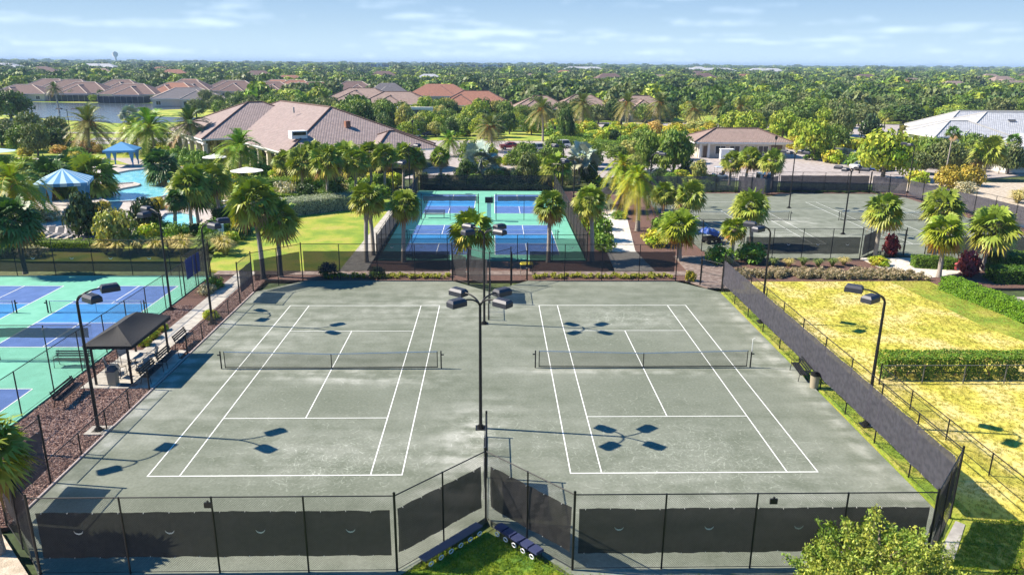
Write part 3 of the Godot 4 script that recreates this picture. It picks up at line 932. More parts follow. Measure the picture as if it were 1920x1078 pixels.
func build_fences() -> void:
	var sc := [0.62, 2.5, M.screen]
	var g := "tall chain-link runs round the two front courts"
	var H := 3.05
	var near := [0.62, 2.42, M.screen_near]
	fence(Vector2(-15.5, 18.4), Vector2(-3.1, 18.4), H, "tall near fence run with black windscreen beside the sand apron", g, near, 3.1, 0.085, 4)
	fence(Vector2(-3.1, 18.4), Vector2(0, 15.35), H, "slanting near fence run behind the ribbed navy bench", g, near, 2.2, 0.085, 0, null, 2)
	fence(Vector2(0, 15.35), Vector2(3.1, 18.4), H, "slanting near fence run behind the smooth navy bench", g, near, 2.2, 0.085, 0, null, 2)
	fence(Vector2(3.1, 18.4), Vector2(15.8, 18.4), H, "tall near fence run with black windscreen behind the leafy tree", g, near, 3.15, 0.085, 4, null, 2)
	fence(Vector2(15.8, 18.4), Vector2(18.5, 15.4), H, "chamfered near fence corner with dark windscreen beside the lawn", g, [0.85, 2.75, M.screen], 2.1, 0.085, 1, null, 2)
	fence(Vector2(18.5, 15.4), Vector2(18.5, -15.5), H, "long fence with a sunlit grey windscreen between clay court and dry lawn", g, [0.68, 2.55, M.screen], 3.09, 0.12, 0, null, 2)
	fence(Vector2(15.5, -18.7), Vector2(3.1, -18.7), H, "far fence run with thin dark windscreen in front of the shell path", g, [0.75, 2.45, M.screen_thin], 3.1, 0.12, 0, null, 3)
	fence(Vector2(-3.1, -18.7), Vector2(-15.4, -18.7), H, "far fence run with thin dark windscreen in front of the side lawn", g, [0.75, 2.45, M.screen_thin], 3.1, 0.12, 0, null, 3)
	fence(Vector2(-15.4, -18.7), Vector2(-18.5, -15.6), H, "chamfered far fence corner by the tall cabbage palms", g, [0.75, 2.45, M.screen_thin], 2.2, 0.12, 0, null, 2)
	fence(Vector2(-18.5, -15.6), Vector2(-18.5, -12.4), H, "short tall fence piece with dark screen where the concrete path bends", g, [0.75, 2.45, M.screen], 3.2, 0.1, 0, null, 2)
	fence(Vector2(-18.5, 12.4), Vector2(-18.5, 15.4), H, "short tall fence piece with black screen over the mulch bed", g, [0.75, 2.55, M.screen], 3.0, 0.085, 0, null, 1)
	fence(Vector2(-18.5, 15.4), Vector2(-15.5, 18.4), H, "chamfered near fence corner with black screen by the fan palm", g, [0.7, 2.75, M.screen], 2.1, 0.085, 0, null, 1)
	# the pointed middle of the far side with its gates
	gate(Vector2(-3.1, -18.7), Vector2(-1.75, -17.4), 2.6, "screened fence gate beside the broad cabbage palm", true)
	fence(Vector2(-1.7, -17.35), Vector2(0, -15.6), H, "slanting far fence stub with grey screen next to the screened gate", g, [0.5, 2.5, M.screen_thin], 2.2, 0.12, 0, null, 3)
	fence(Vector2(0, -15.6), Vector2(1.7, -17.3), H, "slanting far fence stub next to the open mesh gate", g, [], 2.2, 0.12, 0, null, 2)
	gate(Vector2(1.75, -17.35), Vector2(3.1, -18.7), 2.6, "open mesh fence gate near the tennis ball hopper", false)
	# dividers between the two courts
	fence(Vector2(0, -15.55), Vector2(0, -12.4), H, "screened divider fence stub between the two courts at the far end", g, [0.7, 2.5, M.screen], 3.2, 0.1, 0, null, 2)
	fence(Vector2(-0.05, -12.3), Vector2(-0.05, -8.6), 1.07, "low divider fence between the two courts ending at the far lamp", g, [], 1.9, 0.1, 0, null, 2)
	fence(Vector2(0, 15.25), Vector2(0, 12.2), H, "screened divider fence stub between the two courts at the near end", g, [0.7, 2.5, M.screen], 3.2, 0.085, 0, null, 2)
	fence(Vector2(-0.05, 12.1), Vector2(-0.05, 8.5), 1.07, "low divider fence between the two courts ending at the near lamp", g, [], 1.9, 0.085, 0, null, 2)
	# low fences along the bed
	var lo := "waist-high chain-link fences"
	fence(Vector2(-18.5, 12.3), Vector2(-18.5, 2.9), 1.07, "low fence between mulch bed and clay on the lamp side of the canopy", lo, [], 2.3, 0.085, 0, null, 2)
	fence(Vector2(-18.5, -2.4), Vector2(-18.5, -12.35), 1.07, "low fence between concrete path and clay beyond the canopy", lo, [], 2.5, 0.1, 0, null, 1)
	fence(Vector2(22.15, 2.4), Vector2(22.15, 22.0), 1.07, "low fence dividing the two dry lawns from the mown strip", lo, [], 3.05, 0.1)
	fence(Vector2(22.3, 2.3), Vector2(46, 2.3), 1.07, "low fence in front of the gappy hedge on the dry lawn", lo, [], 2.4, 0.12, 0, M.grey_wire, 2)
	gate(Vector2(18.55, -15.8), Vector2(17.2, -17.4), 2.2, "tall mesh gate at the end of the long grey windscreen")
	# pickleball side
	var pk := "fences of the pickleball courts by the pool"
	fence(Vector2(-23.45, -19.9), Vector2(-23.45, 9.0), 2.45, "fence with slanting top rail between pickleball court and mulch bed", pk, [], 3.0, 0.1)
	fence(Vector2(-52, -20.0), Vector2(-23.5, -20.0), 3.05, "tall fence with thin black screen behind the pickleball courts by the pool", pk, [0.35, 2.35, M.screen_thin], 3.1, 0.15, 9, null, 1)
	fence(Vector2(-52, -1.4), Vector2(-23.5, -1.4), 2.2, "fence with a faded grey wind cloth between two rows of pickleball courts", pk, [1.45, 2.05, M.screen_old], 2.9, 0.1, 0, null, 1)
	var bs := fence(Vector2(-23.3, -19.8), Vector2(-23.3, -14.4), 3.05, "tall fence end hung with two blue cloths by the lawn", pk, [], 2.7, 0.12)
	for i in 2:
		var mb := MB.new()
		var f := FastNoiseLite.new()
		f.seed = i
		for k in 8:
			var x0 := 1.9 + i * 1.45 + k * 0.165
			mb.quad(Vector3(x0, 1.0, 0.05 + 0.02 * (k % 2)), Vector3(x0 + 0.165, 1.0, 0.05 + 0.02 * ((k + 1) % 2)), Vector3(x0 + 0.165, 2.6, 0.05 + 0.03 * ((k + 1) % 2)), Vector3(x0, 2.6, 0.05 + 0.03 * (k % 2)))
		part("blue_cloth", mb, M.blue_screen, bs)
	# enclosure with four blue courts
	var en := "fences of the palm-fronted pickleball enclosure"
	fence(Vector2(-10.25, -25.2), Vector2(8.85, -25.2), 2.4, "front fence of the pickleball enclosure behind the palms", en, [0.15, 2.05, M.screen_sheer], 3.1, 0.15, 7, null, 3)
	fence(Vector2(-10.25, -64.1), Vector2(-10.25, -25.2), 2.4, "fence with black screen between walkway and blue pickleball courts", en, [0.1, 2.1, M.screen], 3.0, 0.0, 0, null, 1)
	fence(Vector2(8.85, -25.2), Vector2(8.85, -64.1), 2.4, "fence with thin screen between blue pickleball courts and shell path", en, [0.1, 2.1, M.screen_sheer], 3.0, 0.15, 0, null, 2)
	fence(Vector2(8.8, -64.1), Vector2(-10.2, -64.1), 3.05, "back fence of the pickleball enclosure before the car park", en, [0.1, 2.2, M.screen_thin], 3.1, 0.15, 0, null, 0)
	fence(Vector2(-7.9, -43.5), Vector2(-1.4, -43.5), 2.9, "divider with rolled wind cloth behind the pickleball bench", en, [2.2, 2.75, M.screen_old], 3.2, 0.0)
	fence(Vector2(0.6, -43.5), Vector2(7.0, -43.5), 2.9, "divider with rolled wind cloth beside the white scoreboard post", en, [2.2, 2.75, M.screen_old], 3.2, 0.0)
	# rear clay courts
	var re := "fences of the rear clay courts"
	fence(Vector2(23.4, -25.8), Vector2(34.4, -25.8), 2.9, "front fence of the rear clay courts above the flowering border", re, [0.5, 2.1, M.screen_thin], 3.0, 0.15, 4)
	fence(Vector2(34.5, -25.9), Vector2(37.4, -28.8), 2.9, "slanting fence with dark screen beside the leaning palm at the rear courts", re, [0.3, 2.2, M.screen], 2.0, 0.15, 0, null, 2)
	gate(Vector2(37.6, -28.9), Vector2(39.4, -27.4), 2.5, "double mesh gate of the rear clay courts by the red shrub")
	fence(Vector2(40.6, -26.0), Vector2(53.5, -25.8), 2.9, "front fence of the rear clay courts behind the clipped corner hedge", re, [0.5, 2.1, M.screen_thin], 3.1, 0.15, 4)
	fence(Vector2(20.4, -28.9), Vector2(23.4, -25.8), 2.9, "chamfered fence of the rear courts beside the blue covered cart", re, [], 2.1, 0.15, 0, null, 1)
	fence(Vector2(20.4, -59.5), Vector2(20.4, -28.9), 2.9, "side fence of the rear clay courts along the garden bed", re, [], 3.0, 0.2, 0, null, 1)
	fence(Vector2(34.4, -63.0), Vector2(20.4, -63.0), 2.9, "back fence of the rear courts in front of the work truck", re, [0.3, 2.3, M.screen_old_thin], 3.1, 0.2, 0, null, 3)
	fence(Vector2(53.6, -63.4), Vector2(40.6, -63.4), 2.9, "back fence with patched dark screen below the parked blue cars", re, [0.3, 2.4, M.screen], 3.1, 0.2, 0, null, 3)
	fence(Vector2(37.6, -60.3), Vector2(34.5, -63.0), 2.9, "slanting back fence with black screen by the kiosk palms", re, [0.2, 2.4, M.screen], 2.1, 0.0, 0, null, 1)
	fence(Vector2(40.5, -63.2), Vector2(37.7, -60.4), 2.9, "slanting back fence with dark screen right behind the far lamp", re, [0.2, 2.4, M.screen], 2.1, 0.0, 0, null, 1)
	fence(Vector2(60.5, -28.0), Vector2(57.2, -60.0), 2.9, "side fence with dark screen along the dry border", re, [0.35, 2.35, M.screen], 3.2, 0.0, 1)
	fence(Vector2(57.2, -60.0), Vector2(53.7, -63.4), 2.9, "corner fence with rippled screen under the large light tree", re, [0.3, 2.4, M.screen], 2.4, 0.0, 0, null, 2)
	fence(Vector2(64, -74.0), Vector2(61.5, -28.0), 1.07, "low fence outside the screened side of the rear courts", lo, [], 3.2, 0.2)
	# small black boxes clipped on the near top rails
	for x in [-9.4, 10.0]:
		var b := MB.new()
		b.box(Vector3(0, 0, 0), Vector3(0.26, 0.2, 0.06))
		b.box(Vector3(0, 0.13, 0), Vector3(0.05, 0.08, 0.05))
		var o := one("fence_sign", b, M.black_metal, "small black plate on the near fence top rail, %s" % ("towards the fan palm" if x < 0 else "towards the leafy tree"), "sign", "plates on the near fence")
		o.position = Vector3(x, 2.76, 18.46)

# --- lamps ----------------------------------------------------------------
func lamp_head(parent: Node, at: Vector3, turn: float) -> void:
	var n := Node3D.new()
	var b := Basis(Vector3.UP, turn)
	var mb := MB.new()
	mb.box(at + Vector3(0, -0.12, 0), Vector3(0.80, 0.22, 0.52), Color.WHITE, b)
	mb.taper(at + Vector3(0, 0.05, 0), Vector3(0.80, 0.12, 0.52), Vector2(0.66, 0.34), Color.WHITE, b)
	for i in 3:
		mb.box(at + b * Vector3(-0.18 + i * 0.18, 0.115, 0), Vector3(0.07, 0.012, 0.22), Color.WHITE, b)
	var h := part("lamp_head", mb, M.lamp_bronze, parent)
	var gl := MB.new()
	gl.box(at + Vector3(0, -0.236, 0), Vector3(0.68, 0.01, 0.42), Color.WHITE, b)
	part("lens", gl, M.lamp_glass, h)
	n.free()

# arms: list of [dx, dz] end points of the arms
func lamp_post(at: Vector3, h: float, arms: Array, label: String, group := "court lamps") -> void:
	var t := thing("court_lamp", label, "lamp", at, 0.0, group)
	var p := MB.new()
	p.tube([Vector3(0, 0.1, 0), Vector3(0, h * 0.5, 0), Vector3(0, h - 0.55, 0)], [0.085, 0.075, 0.062], 10)
	part("pole", p, M.black_metal, t)
	var bs := MB.new()
	bs.tube([Vector3(0, 0.02, 0), Vector3(0, 0.12, 0), Vector3(0, 0.2, 0)], [0.19, 0.19, 0.1], 10)
	bs.box(Vector3(0, 0.01, 0), Vector3(0.5, 0.06, 0.5))
	part("base_plate", bs, M.black_metal, t)
	for a in arms:
		var d := Vector3(a[0], 0, a[1])
		var am := MB.new()
		var pts := []
		var rad := []
		for i in 9:
			var s := i / 8.0
			var an := s * PI * 0.5
			pts.append(Vector3(0, h - 0.62, 0) + d * (1.0 - cos(an)) * 0.92 + Vector3(0, sin(an) * 0.55, 0))
			rad.append(0.05 - 0.012 * s)
		pts.append(pts[8] + d * 0.1 + Vector3(0, -0.01, 0))
		rad.append(0.038)
		am.tube(pts, rad, 7)
		part("arm", am, M.black_metal, t)
		lamp_head(t, Vector3(d.x, h - 0.04, d.z) + d.normalized() * 0.38, -atan2(d.z, d.x))

func build_lamps() -> void:
	var cross := [[-0.75, -0.62], [-0.75, 0.62], [0.75, -0.62], [0.75, 0.62]]
	lamp_post(Vector3(-0.33, 0, 7.6), 6.85, cross, "four-headed black court lamp at the near end of the court divider")
	lamp_post(Vector3(-0.33, 0, -7.8), 6.75, cross, "four-headed black court lamp at the far end of the court divider")
	var east := [[0.85, -0.6], [0.85, 0.6]]
	var west := [[-0.85, -0.6], [-0.85, 0.6]]
	lamp_post(Vector3(-18.85, 0, 7.7), 7.1, east, "two-headed court lamp on a concrete foot in the mulch bed")
	lamp_post(Vector3(-18.95, 0, -7.9), 7.1, east, "two-headed court lamp by the concrete path beyond the canopy")
	lamp_post(Vector3(18.93, 0, 7.45), 7.0, west, "two-headed court lamp behind the long windscreen beside the gappy hedge")
	lamp_post(Vector3(19.05, 0, -8.2), 6.9, west, "two-headed court lamp behind the windscreen by the small yellowish palm")
	lamp_post(Vector3(-23.0, 0, -11.0), 7.3, [[-0.85, -0.6], [-0.3, 0.9]], "two-headed court lamp at the pickleball fence with the magnolias behind")
	lamp_post(Vector3(-23.0, 0, 9.6), 7.3, [[0.3, -0.95], [-0.85, 0.55]], "two-headed court lamp of the pickleball court beside the fan palm")
	lamp_post(Vector3(9.9, 0, -47.6), 6.4, west, "two-headed court lamp beside the pickleball enclosure and shell path")
	lamp_post(Vector3(9.9, 0, -62.5), 6.6, west, "two-headed court lamp at the far corner of the pickleball enclosure")
	lamp_post(Vector3(-11.2, 0, -62.0), 6.6, [[0.85, -0.3], [0.85, 0.6]], "two-headed court lamp at the end of the concrete walkway")
	lamp_post(Vector3(-11.5, 0, -47.0), 6.2, [[0.85, -0.3], [0.85, 0.6]], "two-headed grey court lamp along the concrete walkway")
	lamp_post(Vector3(37.65, 0, -36.4), 7.1, cross, "four-headed lamp between the rear clay courts nearer the red shrub")
	lamp_post(Vector3(37.6, 0, -51.5), 7.1, cross, "four-headed lamp between the rear clay courts nearer the kiosk")
	lamp_post(Vector3(19.9, 0, -52.0), 6.8, east, "two-headed lamp by the garden bed of the rear courts")
	lamp_post(Vector3(58.5, 0, -36.0), 6.9, west, "two-headed lamp by the sunlit screen of the rear courts", "court lamps")
	lamp_post(Vector3(59.5, 0, -64.0), 6.9, west, "two-headed lamp at the dry border corner under the golden shrubs", "court lamps")
	var tl := thing("area_lamp", "tall lamp with two flat heads on a crossbar by the shuffleboard courts", "lamp", Vector3(-96.5, -0.1, -135.5))
	var tp := MB.new()
	tp.tube([Vector3.ZERO, Vector3(0, 6.6, 0)], [0.11, 0.07], 8)
	tp.bar(Vector3(-1.9, 6.6, 0), Vector3(1.9, 6.6, 0), 0.05)
	part("pole", tp, M.black_metal, tl)
	for x in [-1.7, 1.7]:
		var hb := MB.new()
		hb.taper(Vector3(x, 6.72, 0), Vector3(1.3, 0.3, 0.9), Vector2(1.0, 0.6))
		part("lamp_head", hb, M.lamp_bronze, tl)
	# concrete foot of the near lamp
	var f := MB.new()
	f.box(Vector3(-18.85, -0.02, 7.7), Vector3(1.0, 0.12, 0.9))
	one("lamp_footing", f, M.concrete, "square concrete footing under the mulch bed lamp", "footing")
	# street lamps of the car park
	for a in [[12.0, -104.0], [-16.5, -118.0], [-2.0, -135.0], [27.0, -118.0], [48.0, -86.0], [62.0, -84.0]]:
		var t := thing("street_lamp", "slim dark street lamp standing in the car park", "lamp", Vector3(a[0], 0, a[1]), 0.0, "car park street lamps")
		var p := MB.new()
		p.tube([Vector3(0, -0.1, 0), Vector3(0, 0.8, 0), Vector3(0, 5.2, 0)], [0.1, 0.07, 0.05], 8)
		part("pole", p, M.black_metal, t)
		var hd := MB.new()
		hd.tube([Vector3(0, 5.2, 0), Vector3(0, 5.35, 0), Vector3(0, 5.7, 0), Vector3(0, 5.85, 0)], [0.08, 0.2, 0.26, 0.05], 8)
		part("lantern", hd, M.black_metal, t)

# --- seats and small things ----------------------------------------------
func slat_bench(at: Vector3, turn: float, len_: float, label: String, mat: Material, group := "slatted benches") -> void:
	var t := thing("slatted_bench", label, "bench", at, turn, group)
	for i in 4:
		var s := MB.new()
		s.box(Vector3(0, 0.45, 0.16 - i * 0.115), Vector3(len_, 0.03, 0.09))
		part("seat_slat", s, mat, t)
	for i in 3:
		var s := MB.new()
		s.box(Vector3(0, 0.58 + i * 0.125, -0.27 - i * 0.045), Vector3(len_, 0.09, 0.03), Color.WHITE, Basis(Vector3.RIGHT, -0.3))
		part("back_slat", s, mat, t)
	for x in [-len_ / 2 + 0.12, len_ / 2 - 0.12]:
		var l := MB.new()
		l.tube([Vector3(x, 0, 0.24), Vector3(x, 0.42, 0.2), Vector3(x, 0.43, -0.24), Vector3(x, 0.9, -0.42)], [0.022, 0.022, 0.022, 0.022], 6)
		l.tube([Vector3(x, 0, -0.34), Vector3(x, 0.43, -0.22)], [0.022, 0.022], 6)
		l.tube([Vector3(x, 0.43, 0.2), Vector3(x, 0.66, 0.22), Vector3(x, 0.66, -0.3)], [0.02, 0.02, 0.02], 6)
		part("leg_frame", l, mat, t)

func sling_chair(at: Vector3, turn: float, label: String, group: String) -> void:
	var t := thing("sling_chair", label, "chair", at, turn, group)
	var s := MB.new()
	s.box(Vector3(0, 0.43, 0.02), Vector3(0.5, 0.02, 0.46))
	part("seat", s, M.sling_light, t)
	var b := MB.new()
	b.box(Vector3(0, 0.70, -0.27), Vector3(0.5, 0.52, 0.02), Color.WHITE, Basis(Vector3.RIGHT, -0.22))
	part("backrest", b, M.sling_light, t)
	for x in [-0.27, 0.27]:
		var f := MB.new()
		f.tube([Vector3(x, 0, 0.25), Vector3(x, 0.62, 0.22), Vector3(x, 0.64, -0.2), Vector3(x, 0.96, -0.34)], [0.017, 0.017, 0.017, 0.017], 6)
		f.tube([Vector3(x, 0, -0.3), Vector3(x, 0.64, -0.2)], [0.017, 0.017], 6)
		part("side_frame", f, M.black_metal, t)

func navy_bench(a: Vector2, b: Vector2, n: int, ribbed: bool, label: String) -> void:
	var d := (b - a).normalized()
	var len_ := a.distance_to(b)
	var t := thing("padded_bench", label, "bench", Vector3(a.x, 0, a.y), -atan2(d.y, d.x), "padded benches by the slanting fence")
	t.scale = Vector3(1, 0.8, 0.9)
	for i in n:
		var x := len_ * (i + 0.5) / n
		var w := len_ / n - 0.03
		var s := MB.new()
		if ribbed:
			for k in 7:
				s.box(Vector3(x - w / 2 + w * (k + 0.5) / 7, 0.43, 0), Vector3(w / 7 * 0.62, 0.05, 0.42))
			s.box(Vector3(x, 0.40, 0), Vector3(w, 0.03, 0.4))
			part("seat", s, M.slate_vinyl, t)
		else:
			s.taper(Vector3(x, 0.42, 0), Vector3(w, 0.1, 0.46), Vector2(w - 0.05, 0.4))
			part("seat", s, M.navy_vinyl, t)
		var f := MB.new()
		for z in [-0.17, 0.17]:
			f.tube([Vector3(x - w * 0.3, 0, z), Vector3(x - w * 0.3, 0.38, z)], [0.015, 0.015], 5)
			f.tube([Vector3(x + w * 0.3, 0, z), Vector3(x + w * 0.3, 0.38, z)], [0.015, 0.015], 5)
		part("leg", f, M.black_metal, t)
		# white wheel under each seat
		var wh := MB.new()
		var pts := []
		var rr := []
		for k in 13:
			pts.append(Vector3(x + 0.1 * cos(TAU * k / 12), 0.17 + 0.1 * sin(TAU * k / 12), 0.25))
			rr.append(0.024)
		wh.tube(pts, rr, 5, Color.WHITE, false)
		part("ring", wh, M.white_vinyl, t)

func build_furniture() -> void:
	# shade canopy over the pad
	var c := thing("shade_canopy", "black hipped fabric canopy on four posts over the seating pad", "canopy", Vector3(-20.7, 0, -0.15))
	var hx := 1.32
	var hz := 2.55
	var eave := 2.35
	var top := 3.05
	for x in [-0.98, 0.98]:
		for z in [-2.4, 2.4]:
			var p := MB.new()
			p.box(Vector3(x, 1.2, z), Vector3(0.1, 2.42, 0.1))
			part("post", p, M.black_metal, c)
	var r0 := Vector3(0, top, -hz + 1.35)
	var r1 := Vector3(0, top, hz - 1.35)
	var co := [Vector3(-hx, eave, -hz), Vector3(hx, eave, -hz), Vector3(hx, eave, hz), Vector3(-hx, eave, hz)]
	for f in [[co[2], co[1], r0, r1], [co[0], co[3], r1, r0]]:
		var m := MB.new()
		cloth(m, f[0], f[1], f[2], f[3])
		part("roof_panel", m, M.canopy_cloth, c)
	for f in [[co[3], co[2], r1], [co[1], co[0], r0]]:
		var m := MB.new()
		cloth(m, f[0], f[1], f[2], f[2])
		part("roof_panel", m, M.canopy_cloth, c)
	for i in 4:
		var a: Vector3 = co[i]
		var b: Vector3 = co[(i + 1) % 4]
		var v := MB.new()
		var n := 14
		for k in n:
			var p := a.lerp(b, k / float(n))
			var q := a.lerp(b, (k + 1) / float(n))
			var dp := Vector3(0, -0.2 - 0.02 * (k % 2), 0)
			var dq := Vector3(0, -0.2 - 0.02 * ((k + 1) % 2), 0)
			v.quad(q + dq, p + dp, p, q)
		part("valance", v, M.valance, c)
	var ed := MB.new()
	for i in 4:
		ed.bar(co[i] + Vector3(0, -0.03, 0), co[(i + 1) % 4] + Vector3(0, -0.03, 0), 0.035)
	part("eave_tube", ed, M.black_metal, c)
	# table and chairs under it
	var t := thing("patio_table", "round light patio table with metal base under the black canopy", "table", Vector3(-20.75, 0, -0.2))
	var tt := MB.new()
	tt.tube([Vector3(0, 0.71, 0), Vector3(0, 0.74, 0)], [0.6, 0.6], 20)
	part("table_top", tt, M.sling_light, t)
	var tb := MB.new()
	for k in 4:
		var an := TAU * k / 4 + 0.4
		tb.tube([Vector3(cos(an), 0, sin(an)) * 0.42, Vector3(cos(an) * 0.12, 0.36, sin(an) * 0.12), Vector3(cos(an) * 0.4, 0.71, sin(an) * 0.4)], [0.02, 0.02, 0.02], 5)
	part("base", tb, M.black_metal, t)
	var seats := [[-21.6, -0.9, 0.8, "sling patio chair on the path side of the round table"], [-21.65, 0.6, 1.9, "sling patio chair on the pickleball side of the round table"], [-19.95, -0.95, -0.9, "sling patio chair with pale back facing the round table near the clay"], [-19.85, 0.5, -1.9, "sling patio chair at the round table near the slatted bench"], [-20.9, 1.15, 2.9, "sling patio chair between round table and litter bin"]]
	for s in seats:
		sling_chair(Vector3(s[0], 0, s[1]), s[2], s[3], "patio chairs under the canopy")
	var bin := thing("litter_bin", "square tan litter bin with dark lid beside the canopy post", "bin", Vector3(-20.75, 0, 2.2))
	var bb := MB.new()
	bb.taper(Vector3(0, 0.4, 0), Vector3(0.42, 0.8, 0.42), Vector2(0.46, 0.46))
	part("body", bb, M.tan_plastic, bin)
	var bl := MB.new()
	bl.box(Vector3(0, 0.84, 0), Vector3(0.48, 0.06, 0.48))
	bl.taper(Vector3(0, 0.97, 0), Vector3(0.42, 0.2, 0.42), Vector2(0.3, 0.3))
	part("lid", bl, M.sling_grey, bin)
	var mt := MB.new()
	mt.box(Vector3(0, 0.006, 0), Vector3(0.9, 0.015, 0.4))
	var mo := one("floor_mat", mt, M.sling_grey, "grey floor mat on the pad edge by the canopy post", "mat")
	mo.position = Vector3(-19.9, 0.0, 2.35)
	slat_bench(Vector3(-18.95, 0, 1.35), PI / 2, 1.9, "dark slatted bench at the clay edge below the canopy, lamp end", M.black_metal)
	slat_bench(Vector3(-18.95, 0, -0.85), PI / 2, 1.9, "dark slatted bench at the clay edge below the canopy, path end", M.black_metal)
	slat_bench(Vector3(-19.2, 0, -3.9), PI / 2, 1.9, "dark slatted bench beyond the canopy next to lime green shrubs", M.black_metal)
	slat_bench(Vector3(-22.1, 0, 4.1), PI / 2 + 0.05, 2.3, "dark slatted bench standing on the mulch before the canopy", M.black_metal)
	slat_bench(Vector3(-24.4, 0, -0.35), 0.0, 2.0, "green slatted bench on the pickleball court beside the canopy", M.green_metal)
	slat_bench(Vector3(17.95, 0, 1.3), -PI / 2 - 0.1, 1.9, "dark slatted bench at the clay edge under the long windscreen", M.black_metal)
	slat_bench(Vector3(-6.5, 0, -44.6), 0.0, 2.4, "pale slatted bench inside the pickleball enclosure", M.sling_grey)
	var tb2 := thing("litter_bin", "black round litter bin at the clay edge under the long windscreen", "bin", Vector3(18.2, 0, 2.9))
	var b1 := MB.new()
	b1.tube([Vector3(0, 0, 0), Vector3(0, 0.75, 0)], [0.22, 0.26], 12)
	part("body", b1, M.tan_plastic, tb2)
	var b2 := MB.new()
	b2.tube([Vector3(0, 0.75, 0), Vector3(0, 0.85, 0), Vector3(0, 0.95, 0)], [0.28, 0.26, 0.08], 12)
	part("lid", b2, M.black_metal, tb2)
	# benches by the slanting fence
	navy_bench(Vector2(-2.25, 18.2), Vector2(-0.22, 16.1), 6, true, "ribbed slate-blue padded bench along the slanting near fence")
	navy_bench(Vector2(0.45, 16.15), Vector2(2.0, 17.85), 5, false, "smooth navy padded bench along the slanting near fence")
	# ball hopper and white scoreboard behind the far gates
	var hop := thing("equipment_cart", "yellow topped equipment cart behind the open mesh gate", "cart", Vector3(3.1, 0, -20.3))
	var h0 := MB.new()
	h0.box(Vector3(0, 0.95, 0), Vector3(1.1, 0.05, 0.6))
	for i in 3:
		h0.box(Vector3(0, 1.02 + 0.05 * i, -0.2 + 0.2 * i), Vector3(1.0, 0.05, 0.12))
	part("tray", h0, M.yellow_plastic, hop)
	for x in [-0.5, 0.5]:
		var l := MB.new()
		l.bar(Vector3(x, 0, 0.25), Vector3(x, 0.95, 0.25), 0.02)
		l.bar(Vector3(x, 0, -0.25), Vector3(x, 0.95, -0.25), 0.02)
		part("leg", l, M.rim_metal, hop)
	var sb := thing("scoreboard_post", "white post with a small black box beside the divider cloth", "post", Vector3(-0.2, 0, -43.0))
	var s1 := MB.new()
	s1.box(Vector3(0, 1.05, 0), Vector3(0.45, 2.1, 0.2))
	part("panel", s1, M.white_paint, sb)
	var s2 := MB.new()
	s2.box(Vector3(0, 2.4, 0), Vector3(0.9, 0.6, 0.5))
	part("box", s2, M.black_metal, sb)
	# cart under a blue cover on the rear court
	var cart := thing("covered_cart", "maintenance cart under a rumpled blue cover by the rear court fence", "cart", Vector3(22.3, 0, -32.2), 0.3)
	var body := MB.new()
	body.box(Vector3(0, 0.5, 0), Vector3(1.7, 0.35, 0.9))
	part("body", body, M.black_metal, cart)
	for s in [[-0.6, -0.45], [0.6, -0.45], [-0.6, 0.45], [0.6, 0.45]]:
		var w := MB.new()
		w.tube([Vector3(s[0], 0.25, s[1] - 0.08), Vector3(s[0], 0.25, s[1] + 0.08)], [0.25, 0.25], 12)
		part("wheel", w, M.tyre, cart)
	var cov := MB.new()
	var fn := FastNoiseLite.new()
	fn.frequency = 0.9
	var gr := []
	for i in 13:
		var row := []
		for j in 9:
			var u := i / 12.0 * 2.0 - 1.0
			var v := j / 8.0 * 2.0 - 1.0
			var drop := maxf(absf(u), absf(v))
			var y := 1.45 - 0.35 * u - pow(drop, 4.0) * 0.65 + 0.22 * fn.get_noise_2d(u * 2.5, v * 2.5)
			row.append(Vector3(u * 1.15, y, v * 0.75))
		gr.append(row)
	for i in 12:
		for j in 8:
			cov.quad(gr[i][j + 1], gr[i + 1][j + 1], gr[i + 1][j], gr[i][j])
	part("cover", cov, M.tarp_blue, cart)

func cloth(m: MB, a: Vector3, b: Vector3, d: Vector3, e: Vector3) -> void:
	# a panel stretched between four corners, sagging slightly
	var n := 8
	for i in n:
		for j in n:
			var q := []
			for o in [[0, 0], [1, 0], [1, 1], [0, 1]]:
				var u := float(i + o[0]) / n
				var v := float(j + o[1]) / n
				var p := a.lerp(b, u).lerp(e.lerp(d, u), v)
				p.y -= 0.10 * sin(u * PI) * sin(v * PI)
				q.append(p)
			m.quad(q[0], q[1], q[2], q[3])

# --- leaves ---------------------------------------------------------------
func lift(k: Color, f: float, warm := 0.0) -> Color:
	return Color(clampf(k.r * f * (1.0 + warm), 0, 1), clampf(k.g * f, 0, 1), clampf(k.b * f * (1.0 - warm), 0, 1))

